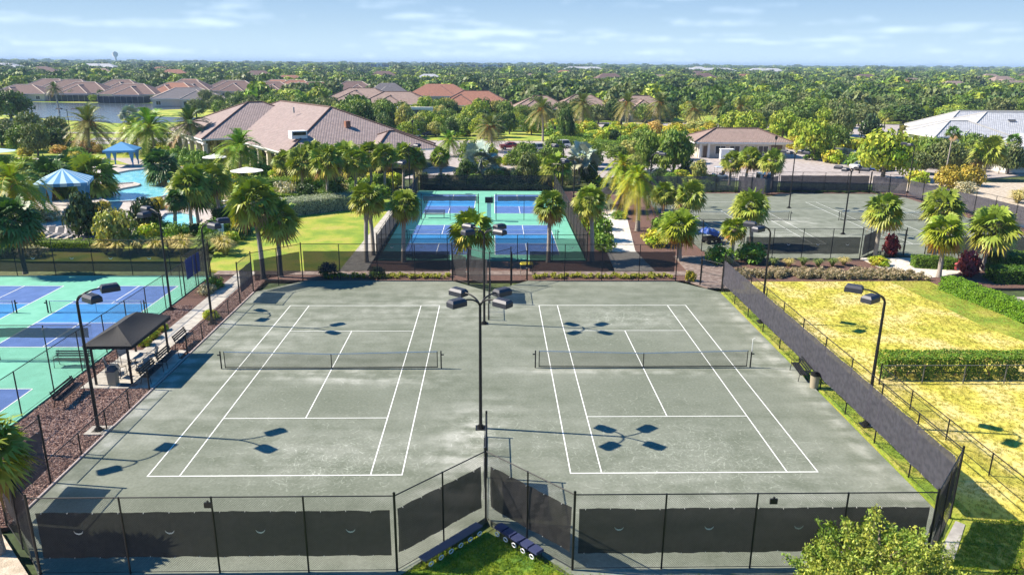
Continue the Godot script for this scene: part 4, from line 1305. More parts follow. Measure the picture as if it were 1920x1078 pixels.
# fan-leaved crown, about one unit across from hub to tip
func fan_crown(seed_: int, fronds: int, fingers: int, live: Color, old: Color, dead: Color, low := -0.95, droop := 0.2, reach := 1.0) -> ArrayMesh:
	rng.seed = seed_
	var mb := MB.new()
	for i in fronds:
		var u := (i + 0.5) / fronds
		var el := asin(lerpf(0.98, sin(low), u)) + rng.randf_range(-0.12, 0.12)
		var az := i * 2.39996 + rng.randf_range(-0.25, 0.25)
		var d := Vector3(cos(az) * cos(el), sin(el), sin(az) * cos(el))
		var age := clampf((u - 0.5) * 1.7 + rng.randf_range(-0.25, 0.2), 0.0, 1.0)
		var k := live.lerp(old, age)
		if u > 0.93 or (u > 0.8 and rng.randf() < 0.25):
			k = dead
		k = lift(k, rng.randf_range(0.75, 1.25), rng.randf_range(-0.1, 0.15))
		var pl := rng.randf_range(0.40, 0.55) * reach
		var side := d.cross(Vector3.UP).normalized() if absf(d.y) < 0.98 else Vector3.RIGHT
		var up := side.cross(d).normalized()
		var hub := d * pl + Vector3(0, -0.06 * pl, 0)
		mb.tube([Vector3.ZERO, hub * 0.55 + up * 0.03, hub], [0.016, 0.012, 0.008], 3, lift(k, 0.9, 0.1), false)
		var bd := (d + Vector3(0, -0.12, 0)).normalized()
		side = bd.cross(Vector3.UP).normalized() if absf(bd.y) < 0.98 else side
		up = side.cross(bd).normalized()
		var roll := rng.randf_range(-1.1, 1.1)
		var sd := side
		side = sd * cos(roll) + up * sin(roll)
		up = up * cos(roll) - sd * sin(roll)
		var blade := rng.randf_range(0.50, 0.64) * reach
		for f in fingers:
			var an := lerpf(-1.9, 1.9, (f + 0.5) / fingers) + rng.randf_range(-0.04, 0.04)
			var dir := bd * cos(an) + side * sin(an) + up * (0.12 * absf(sin(an)) + rng.randf_range(-0.05, 0.05))
			var len_ := blade * (1.0 - 0.22 * absf(an) / 1.9) * rng.randf_range(0.88, 1.08)
			var w := up.cross(dir).normalized() * 0.05 * reach
			var mid := hub + dir * len_ * 0.55
			var tip := hub + dir * len_ + Vector3(0, -droop * len_ * (1.0 + rng.randf()), 0)
			var kk := lift(k, rng.randf_range(0.85, 1.15))
			mb.tri(hub, mid + w, mid - w, kk)
			mb.tri(mid - w, mid + w, tip, lift(kk, 1.12, 0.08))
	return mb.mesh()

# feather-leaved crown
func feather_crown(seed_: int, fronds: int, pairs: int, live: Color, old: Color, dead: Color, low := -0.55, g := 0.55, wide := 0.20) -> ArrayMesh:
	rng.seed = seed_
	var mb := MB.new()
	for i in fronds:
		var u := (i + 0.5) / fronds
		var el := lerpf(1.4, low, pow(u, 0.9)) + rng.randf_range(-0.1, 0.1)
		var az := i * 2.39996 + rng.randf_range(-0.2, 0.2)
		var d := Vector3(cos(az) * cos(el), sin(el), sin(az) * cos(el))
		var age := clampf((u - 0.35) * 1.3 + rng.randf_range(-0.2, 0.2), 0.0, 1.0)
		var k := live.lerp(old, age)
		if u > 0.94:
			k = dead
		k = lift(k, rng.randf_range(0.78, 1.22), rng.randf_range(-0.08, 0.12))
		var len_ := rng.randf_range(0.9, 1.12)
		var pts := []
		var rad := []
		for s in 7:
			var t := s / 6.0
			pts.append(d * t * len_ + Vector3(0, -g * t * t * (0.55 + 0.5 * cos(el)), 0))
			rad.append(0.014 * (1.0 - 0.75 * t))
		mb.tube(pts, rad, 3, lift(old, 1.1, 0.1), false)
		for p in pairs:
			var t := 0.14 + 0.86 * (p + 0.5) / pairs
			var s := minf(t * 6.0, 5.999)
			var j := int(s)
			var at: Vector3 = pts[j].lerp(pts[j + 1], s - j)
			var ax: Vector3 = (pts[j + 1] - pts[j]).normalized()
			var side := ax.cross(Vector3.UP).normalized() if absf(ax.y) < 0.98 else Vector3.RIGHT
			var up := side.cross(ax).normalized()
			var ll := wide * (0.45 + 0.75 * sin(PI * clampf(t * 0.95, 0, 1))) * rng.randf_range(0.85, 1.15)
			for sg in [-1.0, 1.0]:
				var dir: Vector3 = (side * sg * 0.85 + ax * 0.6 + up * rng.randf_range(0.1, 0.45)).normalized()
				var tip := at + dir * ll + Vector3(0, -0.25 * ll, 0)
				mb.tri(at - ax * 0.017, at + ax * 0.017, tip, lift(k, rng.randf_range(0.85, 1.2)))
	return mb.mesh()

# broadleaf crown: clumps of leaves spread through a volume of unit radius and unit height
func leaf_crown(seed_: int, clumps: int, leaves: int, size: float, k0: Color, k1: Color, base := 0.18, spread := 0.62, clump_r := 0.36, shape := 1.0) -> ArrayMesh:
	rng.seed = seed_
	var mb := MB.new()
	for c in clumps:
		var u := (c + 0.5) / clumps
		var y := lerpf(0.0, 1.0, pow(u, 0.9))
		var az := c * 2.39996 + rng.randf_range(-0.4, 0.4)
		var rr := spread * sqrt(maxf(0.02, 1.0 - pow(absf(y * 2.0 - 0.75) / 1.3, 2.0))) * rng.randf_range(0.55, 1.1) * shape
		var ce := Vector3(cos(az) * rr, base + (0.95 - base) * (0.12 + 0.76 * y), sin(az) * rr)
		var cr := clump_r * rng.randf_range(0.75, 1.25)
		var kc := k0.lerp(k1, rng.randf())
		kc = lift(kc, rng.randf_range(0.75, 1.25))
		for l in leaves:
			var d := Vector3(rng.randfn(), rng.randfn() * 0.9 + 0.15, rng.randfn()).normalized()
			var rad := cr * pow(rng.randf(), 0.4)
			var p := ce + Vector3(d.x * rad, d.y * rad * (0.95 - base) * 0.75, d.z * rad)
			var nrm := (d + Vector3(rng.randf_range(-1, 1), rng.randf_range(-0.6, 1), rng.randf_range(-1, 1)) * 0.8).normalized()
			var a := nrm.cross(Vector3(rng.randf_range(-1, 1), rng.randf_range(-1, 1), rng.randf_range(-1, 1))).normalized()
			var b := nrm.cross(a)
			var s := size * rng.randf_range(0.7, 1.3)
			var kk := lift(kc, rng.randf_range(0.7, 1.3), rng.randf_range(-0.1, 0.15))
			mb.tri(p - a * s, p + b * s * 0.55, p + a * s, kk)
			mb.tri(p - a * s, p + a * s, p - b * s * 0.55, kk)
	return mb.mesh()

# trunk with limbs for a crown of unit size
func limbs(seed_: int, k := Color(0.16, 0.13, 0.105), r := 0.055, fork := 0.3) -> ArrayMesh:
	rng.seed = seed_
	var mb := MB.new()
	mb.tube([Vector3(0, -0.02, 0), Vector3(0.01, fork * 0.5, 0.01), Vector3(0, fork, 0)], [r * 1.25, r, r * 0.85], 7, k)
	for i in 7:
		var az := i * 2.39996 + rng.randf()
		var out := rng.randf_range(0.3, 0.62)
		var e := Vector3(cos(az) * out, rng.randf_range(0.55, 0.88), sin(az) * out)
		var m := Vector3(0, fork, 0).lerp(e, 0.5) + Vector3(0, 0.05, 0)
		mb.tube([Vector3(0, fork - 0.03, 0), m, e], [r * 0.6, r * 0.4, r * 0.12], 5, k, false)
	return mb.mesh()

func palm_trunk(h: float, r: float, lean: Vector3, booted: float, seed_: int, k: Color) -> ArrayMesh:
	rng.seed = seed_
	var mb := MB.new()
	var pts := []
	var rad := []
	var n := 14
	for i in n + 1:
		var t := float(i) / n
		pts.append(Vector3(0, h * t, 0) + lean * t * t)
		var rr := r * (1.0 + 0.35 * exp(-t * 14.0)) * (1.0 + 0.05 * rng.randf_range(-1, 1))
		if t > 1.0 - booted:
			rr *= 1.25
		rad.append(rr)
	mb.tube(pts, rad, 9, k)
	# cut leaf bases stand out from the booted part
	var nb := int(26 * booted * h / 4.0)
	for i in nb:
		var t := 1.0 - booted * (i + 0.5) / nb
		var at := Vector3(0, h * t, 0) + lean * t * t
		var az := i * 2.39996
		var o := Vector3(cos(az), 0, sin(az))
		mb.tube([at + o * r * 0.9, at + o * r * 2.1 + Vector3(0, 0.16, 0)], [0.05, 0.02], 4, lift(k, rng.randf_range(0.8, 1.35)), false)
	return mb.mesh()

var crowns := {}

func make_crowns() -> void:
	var dead := Color(0.250, 0.156, 0.069)
	for i in 3:
		crowns["sabal%d" % i] = fan_crown(100 + i, 50, 13, Color(0.19, 0.265, 0.04), Color(0.42, 0.395, 0.085), dead)
	crowns["sabal_dark0"] = fan_crown(110, 50, 13, Color(0.050, 0.125, 0.034), Color(0.125, 0.163, 0.046), dead)
	crowns["sabal_yellow0"] = fan_crown(111, 46, 13, Color(0.188, 0.263, 0.023), Color(0.450, 0.375, 0.034), Color(0.400, 0.225, 0.057))
	crowns["sabal_skirt0"] = fan_crown(112, 56, 13, Color(0.155, 0.225, 0.035), Color(0.375, 0.338, 0.057), Color(0.300, 0.163, 0.069), -1.1)
	crowns["far_sabal0"] = fan_crown(115, 34, 12, Color(0.150, 0.225, 0.035), Color(0.36, 0.345, 0.075), dead)
	crowns["far_sabal1"] = fan_crown(116, 34, 12, Color(0.150, 0.225, 0.035), Color(0.36, 0.345, 0.075), dead)
	crowns["date_dark0"] = feather_crown(120, 46, 24, Color(0.075, 0.138, 0.040), Color(0.200, 0.188, 0.057), Color(0.350, 0.225, 0.081))
	crowns["date_bright0"] = feather_crown(121, 48, 24, Color(0.125, 0.263, 0.017), Color(0.338, 0.375, 0.023), Color(0.375, 0.250, 0.115), -0.6, 0.7)
	crowns["date_yellow0"] = feather_crown(122, 50, 24, Color(0.213, 0.312, 0.017), Color(0.525, 0.425, 0.023), Color(0.425, 0.237, 0.046), -0.8, 0.85)
	crowns["date_blue0"] = feather_crown(123, 46, 24, Color(0.094, 0.188, 0.069), Color(0.250, 0.250, 0.069), Color(0.350, 0.225, 0.081), -0.6, 0.6)
	crowns["date_road0"] = feather_crown(124, 54, 22, Color(0.13, 0.18, 0.06), Color(0.36, 0.28, 0.08), Color(0.450, 0.338, 0.207), -0.75, 0.5)
	crowns["bismarck0"] = fan_crown(130, 26, 22, Color(0.250, 0.325, 0.287), Color(0.325, 0.362, 0.287), Color(0.375, 0.275, 0.161), -0.7, 0.1, 1.05)
	crowns["thin0"] = fan_crown(140, 22, 12, Color(0.088, 0.188, 0.034), Color(0.200, 0.237, 0.046), dead, -0.5)
	# broadleaf kinds: [seed, colours]
	var kinds := {"oak": [Color(0.101, 0.179, 0.030), Color(0.209, 0.294, 0.048)], "light": [Color(0.189, 0.314, 0.028), Color(0.378, 0.420, 0.048)], "dark": [Color(0.054, 0.109, 0.026), Color(0.115, 0.179, 0.036)], "greyg": [Color(0.101, 0.143, 0.048), Color(0.194, 0.224, 0.076)], "pale": [Color(0.270, 0.320, 0.083), Color(0.456, 0.420, 0.124)], "yellow": [Color(0.500, 0.420, 0.028), Color(0.500, 0.420, 0.041)]}
	var sd := 200
	for k in kinds:
		for v in 2:
			sd += 1
			crowns[k + str(v)] = leaf_crown(sd, 24, 120, 0.062, kinds[k][0], kinds[k][1])
	for k in ["oak", "light", "dark", "greyg"]:
		for v in 2:
			sd += 1
			crowns["far_" + k + str(v)] = leaf_crown(sd, 15, 60, 0.15, kinds[k][0], kinds[k][1], 0.1, 0.62, 0.44)
	for v in 3:
		crowns["limbs%d" % v] = limbs(300 + v)
	crowns["bush0"] = leaf_crown(321, 12, 110, 0.085, Color(0.101, 0.209, 0.028), Color(0.220, 0.337, 0.041), 0.0, 0.6, 0.42)
	crowns["bush_lime0"] = leaf_crown(322, 12, 110, 0.095, Color(0.288, 0.416, 0.028), Color(0.500, 0.420, 0.041), 0.0, 0.6, 0.42)
	crowns["bush_dark0"] = leaf_crown(323, 12, 110, 0.085, Color(0.036, 0.088, 0.022), Color(0.093, 0.143, 0.035), 0.0, 0.6, 0.42)
	crowns["bush_grey0"] = leaf_crown(324, 12, 120, 0.07, Color(0.288, 0.320, 0.179), Color(0.472, 0.420, 0.289), 0.0, 0.6, 0.42)
	crowns["bush_yellow0"] = leaf_crown(325, 12, 110, 0.09, Color(0.500, 0.420, 0.028), Color(0.500, 0.420, 0.041), 0.0, 0.6, 0.42)
	crowns["bush_red0"] = leaf_crown(326, 10, 60, 0.15, Color(0.15, 0.022, 0.03), Color(0.32, 0.06, 0.07), 0.0, 0.55, 0.42)
	crowns["bush_orange0"] = leaf_crown(327, 12, 90, 0.09, Color(0.500, 0.192, 0.055), Color(0.500, 0.384, 0.110), 0.0, 0.6, 0.42)
	crowns["bush_gold0"] = leaf_crown(328, 14, 120, 0.08, Color(0.30, 0.25, 0.03), Color(0.42, 0.32, 0.05), 0.0, 0.6, 0.42)
	crowns["magnolia0"] = leaf_crown(329, 20, 90, 0.085, Color(0.034, 0.072, 0.025), Color(0.084, 0.113, 0.041), 0.08, 0.6, 0.36)
	crowns["near_tree"] = shoot_crown(330, 260, 130, 0.019, Color(0.169, 0.264, 0.041), Color(0.389, 0.420, 0.076))
	crowns["grass_gold"] = tuft(340, 170, 1.0, 0.8, Color(0.55, 0.42, 0.18), Color(0.40, 0.37, 0.12), 0.035)
	crowns["grass_green"] = tuft(341, 150, 1.0, 0.75, Color(0.100, 0.163, 0.057), Color(0.225, 0.263, 0.069), 0.035)
	crowns["bromeliad"] = tuft(342, 22, 0.9, 0.7, Color(0.250, 0.300, 0.034), Color(0.375, 0.338, 0.046), 0.09)

# blades rising from one point and arching over
func tuft(seed_: int, blades: int, h: float, out: float, k0: Color, k1: Color, w := 0.022) -> ArrayMesh:
	rng.seed = seed_
	var mb := MB.new()
	for i in blades:
		var az := rng.randf() * TAU
		var o := out * sqrt(rng.randf())
		var d := Vector3(cos(az), 0, sin(az))
		var hh := h * rng.randf_range(0.6, 1.0)
		var side := Vector3(-d.z, 0, d.x) * w
		var b := d * 0.08 * rng.randf()
		var m := b + d * o * 0.45 + Vector3(0, hh * 0.75, 0)
		var t := b + d * o + Vector3(0, hh * (1.0 - 0.45 * o / out), 0)
		var k := k0.lerp(k1, rng.randf())
		k = lift(k, rng.randf_range(0.75, 1.25))
		mb.quad(b - side, b + side, m + side * 0.8, m - side * 0.8, k)
		mb.tri(m - side * 0.8, m + side * 0.8, t, lift(k, 1.1))
	return mb.mesh()

func placed(o: MeshInstance3D, at: Vector3, sc: Vector3, turn := 0.0) -> void:
	o.transform = Transform3D(Basis(Vector3.UP, turn) * Basis.from_scale(sc), at)

# kind, x, z, height, crown radius
func palm(called: String, crown: String, x: float, z: float, h: float, r: float, label: String, group: String, i: int) -> void:
	var t := thing(called, label, "palm", Vector3(x, -0.05, z), 0.0, group)
	var fan := not called.begins_with("date")
	var hub := h - r * (0.95 if fan else 0.62)
	hub = maxf(hub, h * 0.3)
	rng.seed = 900 + i
	var lean := Vector3(rng.randf_range(-0.45, 0.45), 0, rng.randf_range(-0.3, 0.3))
	var far := z < -150
	var tr := 0.185 if fan else 0.24
	if called == "thin_palm": tr = 0.09
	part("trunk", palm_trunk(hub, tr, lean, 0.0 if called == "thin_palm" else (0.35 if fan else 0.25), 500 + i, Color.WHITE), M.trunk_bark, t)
	var c := part("crown", crowns[crown], M.silver_leaf if called == "silver_palm" else M.palm_leaf, t)
	placed(c, Vector3(lean.x, hub, lean.z), Vector3(r, r * (1.08 if fan else 1.05), r) * (1.0 if fan else 1.12), i * 1.7)
	if called == "date_palm" and (label.contains("orange") or label.contains("along the road")):
		var fr := MB.new()
		for k in 9:
			var an := k * 0.7
			fr.tube([Vector3(lean.x, hub, lean.z), Vector3(lean.x + cos(an) * r * 0.2, hub + r * 0.12, lean.z + sin(an) * r * 0.2), Vector3(lean.x + cos(an) * r * 0.32, hub - r * 0.12, lean.z + sin(an) * r * 0.32)], [0.04, 0.05, 0.14], 5, Color(0.55, 0.20, 0.03))
		part("fruit_stalks", fr, M.tinted, t)

func broadleaf(crown: String, x: float, z: float, h: float, r: float, label: String, group: String, i: int, called := "broadleaf_tree", leafmat := "leaf") -> Node3D:
	var t := thing(called, label, "tree", Vector3(x, -0.05, z), i * 1.3, group)
	var tr := part("trunk", crowns["limbs%d" % (i % 3)], M.branch, t)
	placed(tr, Vector3.ZERO, Vector3(r, h, r))
	var c := part("crown", crowns[crown], M[leafmat], t)
	placed(c, Vector3.ZERO, Vector3(r, h, r))
	return t

func bush(crown: String, x: float, z: float, h: float, r: float, label: String, group: String, called := "shrub", mat := "leaf", rz := 0.0) -> Node3D:
	var o := MeshInstance3D.new()
	o.name = numbered(called)
	o.mesh = crowns[crown]
	o.material_override = M[mat]
	add_child(o)
	tag(o, label, "shrub" if not called.contains("grass") else "grass", group)
	placed(o, Vector3(x, -0.06, z), Vector3(r, h, r if rz == 0.0 else rz), x * 3.7 + z if rz == 0.0 else 0.0)
	return o

# clipped hedge: twigs and, without gaps, a solid core in darkened leaf colour, leaves outside
func hedge(a: Vector2, b: Vector2, w: float, h: float, label: String, k0: Color, k1: Color, dens := 190.0, size := 0.045, gaps := 0.0, group := "hedges", rough_top := 0.04) -> void:
	var len_ := a.distance_to(b)
	var d := (b - a) / len_
	var t := thing("hedge", label, "hedge", Vector3(a.x, -0.06, a.y), -atan2(d.y, d.x), group)
	rng.seed = int(absf(a.x) * 31 + absf(a.y) * 17)
	var f := FastNoiseLite.new()
	f.seed = int(absf(a.x))
	f.frequency = 0.5
	var mb := MB.new()
	var area := len_ * (w + 2 * h) + 2 * w * h
	for i in int(area * dens):
		var q := rng.randf() * area
		var p: Vector3
		var nn: Vector3
		if q < len_ * w:
			p = Vector3(rng.randf() * len_, h, (rng.randf() - 0.5) * w)
			nn = Vector3.UP
		elif q < len_ * (w + 2 * h):
			var s := 1.0 if rng.randf() < 0.5 else -1.0
			p = Vector3(rng.randf() * len_, rng.randf() * h, s * w / 2)
			nn = Vector3(0, 0, s)
		else:
			var s := 1.0 if rng.randf() < 0.5 else -1.0
			p = Vector3(len_ * (0.5 + 0.5 * s), rng.randf() * h, (rng.randf() - 0.5) * w)
			nn = Vector3(s, 0, 0)
		var g := f.get_noise_2d(p.x * 2.0, p.y * 2.0 + p.z * 2.0)
		if gaps > 0.0 and nn.y == 0.0 and g + 0.6 * (1.0 - p.y / h) > 0.75 - gaps:
			continue
		p += nn * (g * 0.17 + rng.randf_range(-0.09, rough_top))
		var n2 := (nn + Vector3(rng.randf_range(-1, 1), rng.randf_range(-0.5, 1), rng.randf_range(-1, 1)) * 0.9).normalized()
		var e := n2.cross(Vector3(rng.randf_range(-1, 1), rng.randf_range(-1, 1), rng.randf_range(-1, 1))).normalized()
		var o := n2.cross(e)
		var s2 := size * rng.randf_range(0.7, 1.4)
		var k := lift(k0.lerp(k1, rng.randf()), rng.randf_range(0.75, 1.25))
		mb.tri(p - e * s2, p + o * s2 * 0.6, p + e * s2, k)
		mb.tri(p - e * s2, p + e * s2, p - o * s2 * 0.6, k)
	part("leaves", mb, M.leaf, t)
	var core := MB.new()
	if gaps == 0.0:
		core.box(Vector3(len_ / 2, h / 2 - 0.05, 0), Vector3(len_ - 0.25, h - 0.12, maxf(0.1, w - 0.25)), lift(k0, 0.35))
	var x := 0.3
	while x < len_:
		for k in 4:
			core.tube([Vector3(x, 0, 0), Vector3(x + rng.randf_range(-0.3, 0.3), h * 0.5, rng.randf_range(-0.3, 0.3) * w), Vector3(x + rng.randf_range(-0.5, 0.5), h * 0.92, rng.randf_range(-0.45, 0.45) * w)], [0.025, 0.018, 0.008], 4, Color(0.11, 0.085, 0.06), false)
		x += 0.7
	part("core_branches", core, M.branch, t)

func scatter(called: String, mesh_: Mesh, mat: Material, xs: Array, label: String, category: String) -> void:
	var mm := MultiMesh.new()
	mm.transform_format = MultiMesh.TRANSFORM_3D
	mm.mesh = mesh_
	mm.instance_count = xs.size()
	for i in xs.size():
		mm.set_instance_transform(i, xs[i])
	var o := MultiMeshInstance3D.new()
	o.name = numbered(called)
	o.multimesh = mm
	o.material_override = mat
	add_child(o)
	tag(o, label, category, "", "stuff")

func in_poly(poly: PackedVector2Array, n: int, seed_: int, y: float, s0: float, s1: float, flat := false) -> Array:
	rng.seed = seed_
	var lo := poly[0]
	var hi := poly[0]
	for p in poly:
		lo = lo.min(p)
		hi = hi.max(p)
	var out := []
	var tries := 0
	while out.size() < n and tries < n * 6:
		tries += 1
		var p := Vector2(rng.randf_range(lo.x, hi.x), rng.randf_range(lo.y, hi.y))
		if not Geometry2D.is_point_in_polygon(p, poly):
			continue
		var b := Basis(Vector3.UP, rng.randf() * TAU)
		if flat:
			b = b * Basis(Vector3.RIGHT, rng.randf_range(-0.5, 0.5)) * Basis(Vector3.FORWARD, rng.randf_range(-0.5, 0.5))
		out.append(Transform3D(b * Basis.from_scale(Vector3.ONE * rng.randf_range(s0, s1)), Vector3(p.x, y, p.y)))
	return out

# an open crown of leafy shoots that grow up and out from the limbs
func shoot_crown(seed_: int, shoots: int, leaves: int, size: float, k0: Color, k1: Color) -> ArrayMesh:
	rng.seed = seed_
	var mb := MB.new()
	for i in shoots:
		var az := i * 2.39996
		var u := sqrt((i + 0.5) / shoots)
		var r0 := u * 0.72
		var y0 := rng.randf_range(0.30, 0.80) * (1.0 - 0.45 * u * u)
		var a := Vector3(cos(az) * r0, y0, sin(az) * r0)
		var len_ := rng.randf_range(0.12, 0.30)
		var d := Vector3(cos(az) * (0.25 + u * 0.7) + rng.randf_range(-0.3, 0.3), rng.randf_range(0.35, 1.0), sin(az) * (0.25 + u * 0.7) + rng.randf_range(-0.3, 0.3)).normalized()
		var b := a + d * len_
		mb.tube([a - d * 0.12, b], [0.006, 0.002], 3, Color(0.2, 0.17, 0.11), false)
		var kc := lift(k0.lerp(k1, rng.randf()), rng.randf_range(0.8, 1.25))
		for l in leaves:
			var t := rng.randf()
			var o := Vector3(rng.randfn(), rng.randfn(), rng.randfn()) * 0.042 * (1.15 - 0.75 * t)
			var p := a.lerp(b, t) + o
			var nrm := Vector3(rng.randf_range(-1, 1), rng.randf_range(-0.3, 1), rng.randf_range(-1, 1)).normalized()
			var e := nrm.cross(Vector3(rng.randf_range(-1, 1), rng.randf_range(-1, 1), rng.randf_range(-1, 1))).normalized()
			var f := nrm.cross(e)
			var s := size * rng.randf_range(0.6, 1.3)
			var kk := lift(kc, rng.randf_range(0.75, 1.3), rng.randf_range(-0.1, 0.12))
			mb.tri(p - e * s, p + f * s * 0.5, p + e * s, kk)
			mb.tri(p - e * s, p + e * s, p - f * s * 0.5, kk)
	return mb.mesh()

# single shrubs or trees set out through a bed
func garden(poly: Array, n: int, kinds: Array, h0: float, h1: float, r0: float, r1: float, where: String, seed_: int, trees := false, apart := 2.0) -> void:
	var looks := {"bush0": "green", "bush_lime0": "lime green", "bush_dark0": "dark green", "bush_grey0": "grey-green", "bush_yellow0": "yellow", "bush_red0": "red", "bush_orange0": "orange-leaved", "bush_gold0": "golden", "grass_gold": "straw-coloured grassy", "oak0": "mid green", "oak1": "mid green bushy", "light0": "light green", "light1": "light green bushy", "dark0": "dark green", "dark1": "dark green bushy", "greyg0": "grey-green", "greyg1": "grey-green bushy", "pale0": "pale green", "pale1": "pale green bushy", "yellow0": "yellow-leaved"}
	var spots := in_poly(P(poly), n * 4, seed_, 0.0, 1.0, 1.0)
	var used := []
	var g := RandomNumberGenerator.new()
	g.seed = seed_ + 5
	for s in spots:
		if used.size() >= n:
			break
		var ok := true
		for u in used:
			if u.distance_to(s.origin) < apart:
				ok = false
		if not ok:
			continue
		used.append(s.origin)
		var k: String = kinds[g.randi() % kinds.size()]
		var h := g.randf_range(h0, h1)
		var r := g.randf_range(r0, r1)
		if trees:
			var size := ("tall" if h > lerpf(h0, h1, 0.66) else ("low" if h < lerpf(h0, h1, 0.33) else "middling")) + (" broad" if r > lerpf(r0, r1, 0.6) else (" narrow" if r < lerpf(r0, r1, 0.3) else ""))
			broadleaf(k, s.origin.x, s.origin.z, h, r, "%s %s tree %s" % [size, looks[k], where], "trees " + where, used.size())
		else:
			var size := ("tall" if h > lerpf(h0, h1, 0.66) else ("low" if h < lerpf(h0, h1, 0.33) else "middling")) + (" broad" if r > lerpf(r0, r1, 0.6) else (" small" if r < lerpf(r0, r1, 0.3) else ""))
			bush(k, s.origin.x, s.origin.z, h, r, "%s %s shrub %s" % [size, looks[k], where], "shrubs " + where)

# --- buildings ------------------------------------------------------------
# hip roof over [0,w] x [0,d] with its eave at y; ridge along the longer side
func hip_roof(parent: Node, called: String, o: Vector3, w: float, d: float, rise: float, over: float, mat: Material, ridge: Material) -> Node:
	var x0 := o.x - over
	var x1 := o.x + w + over
	var z0 := o.z - over
	var z1 := o.z + d + over
	var y := o.y
	var hw := minf(x1 - x0, z1 - z0) / 2
	var a := Vector3(x0, y, z0)
	var b := Vector3(x1, y, z0)
	var c := Vector3(x1, y, z1)
	var e := Vector3(x0, y, z1)
	var r0: Vector3
	var r1: Vector3
	var along_x := x1 - x0 >= z1 - z0
	if along_x:
		r0 = Vector3(x0 + hw, y + rise, (z0 + z1) / 2)
		r1 = Vector3(x1 - hw, y + rise, (z0 + z1) / 2)
	else:
		r0 = Vector3((x0 + x1) / 2, y + rise, z0 + hw)
		r1 = Vector3((x0 + x1) / 2, y + rise, z1 - hw)
	var mb := MB.new()
	var sl := sqrt(hw * hw + rise * rise)
	var faces := [[e, c, r1, r0], [b, a, r0, r1], [c, b, r1, r1], [a, e, r0, r0]] if along_x else [[c, b, r0, r1], [a, e, r1, r0], [e, c, r1, r1], [b, a, r0, r0]]
	for f in faces:
		var p: Vector3 = f[0]
		var q: Vector3 = f[1]
		var ax := (q - p).normalized()
		var l := p.distance_to(q)
		var ud: float = ax.dot(f[2] - p)
		var ue: float = ax.dot(f[3] - p)
		if f[2] == f[3]:
			mb.tuv(p, q, f[2], Vector2(0, 0), Vector2(l, 0), Vector2(ud, -sl))
		else:
			mb.quv(p, q, f[2], f[3], Vector2(0, 0), Vector2(l, 0), Vector2(ud, -sl), Vector2(ue, -sl))
	var roof := part(called, mb, mat, parent)
	var fas := MB.new()
	fas.box(Vector3((x0 + x1) / 2, y - 0.14, (z0 + z1) / 2), Vector3(x1 - x0 - 0.04, 0.24, z1 - z0 - 0.04))
	part("fascia", fas, M.trim_white, roof)
	if ridge:
		var rb := MB.new()
		for s in [[a, r0], [e, r0 if along_x else r1], [b, r1 if along_x else r0], [c, r1], [r0, r1]]:
			if s[0].distance_to(s[1]) > 0.1:
				rb.tube([s[0] + Vector3(0, 0.03, 0), s[1] + Vector3(0, 0.03, 0)], [0.16, 0.16], 6)
		part("ridge_tiles", rb, ridge, roof)
	return roof

func window_on(parent: Node, at: Vector3, w: float, h: float, turn: float) -> void:
	var b := Basis(Vector3.UP, turn)
	var f := MB.new()
	for s in [[0, h / 2 + 0.05, w + 0.2, 0.1], [0, -h / 2 - 0.05, w + 0.2, 0.1]]:
		f.box(at + b * Vector3(s[0], s[1], 0.02), Vector3(s[2], s[3], 0.12), Color.WHITE, b)
	for x in [-w / 2 - 0.05, w / 2 + 0.05]:
		f.box(at + b * Vector3(x, 0, 0.02), Vector3(0.1, h, 0.12), Color.WHITE, b)
	f.box(at + b * Vector3(0, 0, 0.02), Vector3(0.06, h, 0.1), Color.WHITE, b)
	var o := part("window", f, M.trim_white, parent)
	var g := MB.new()
	g.box(at + b * Vector3(0, 0, 0.01), Vector3(w, h, 0.05), Color.WHITE, b)
	part("pane", g, M.window_glass, o)

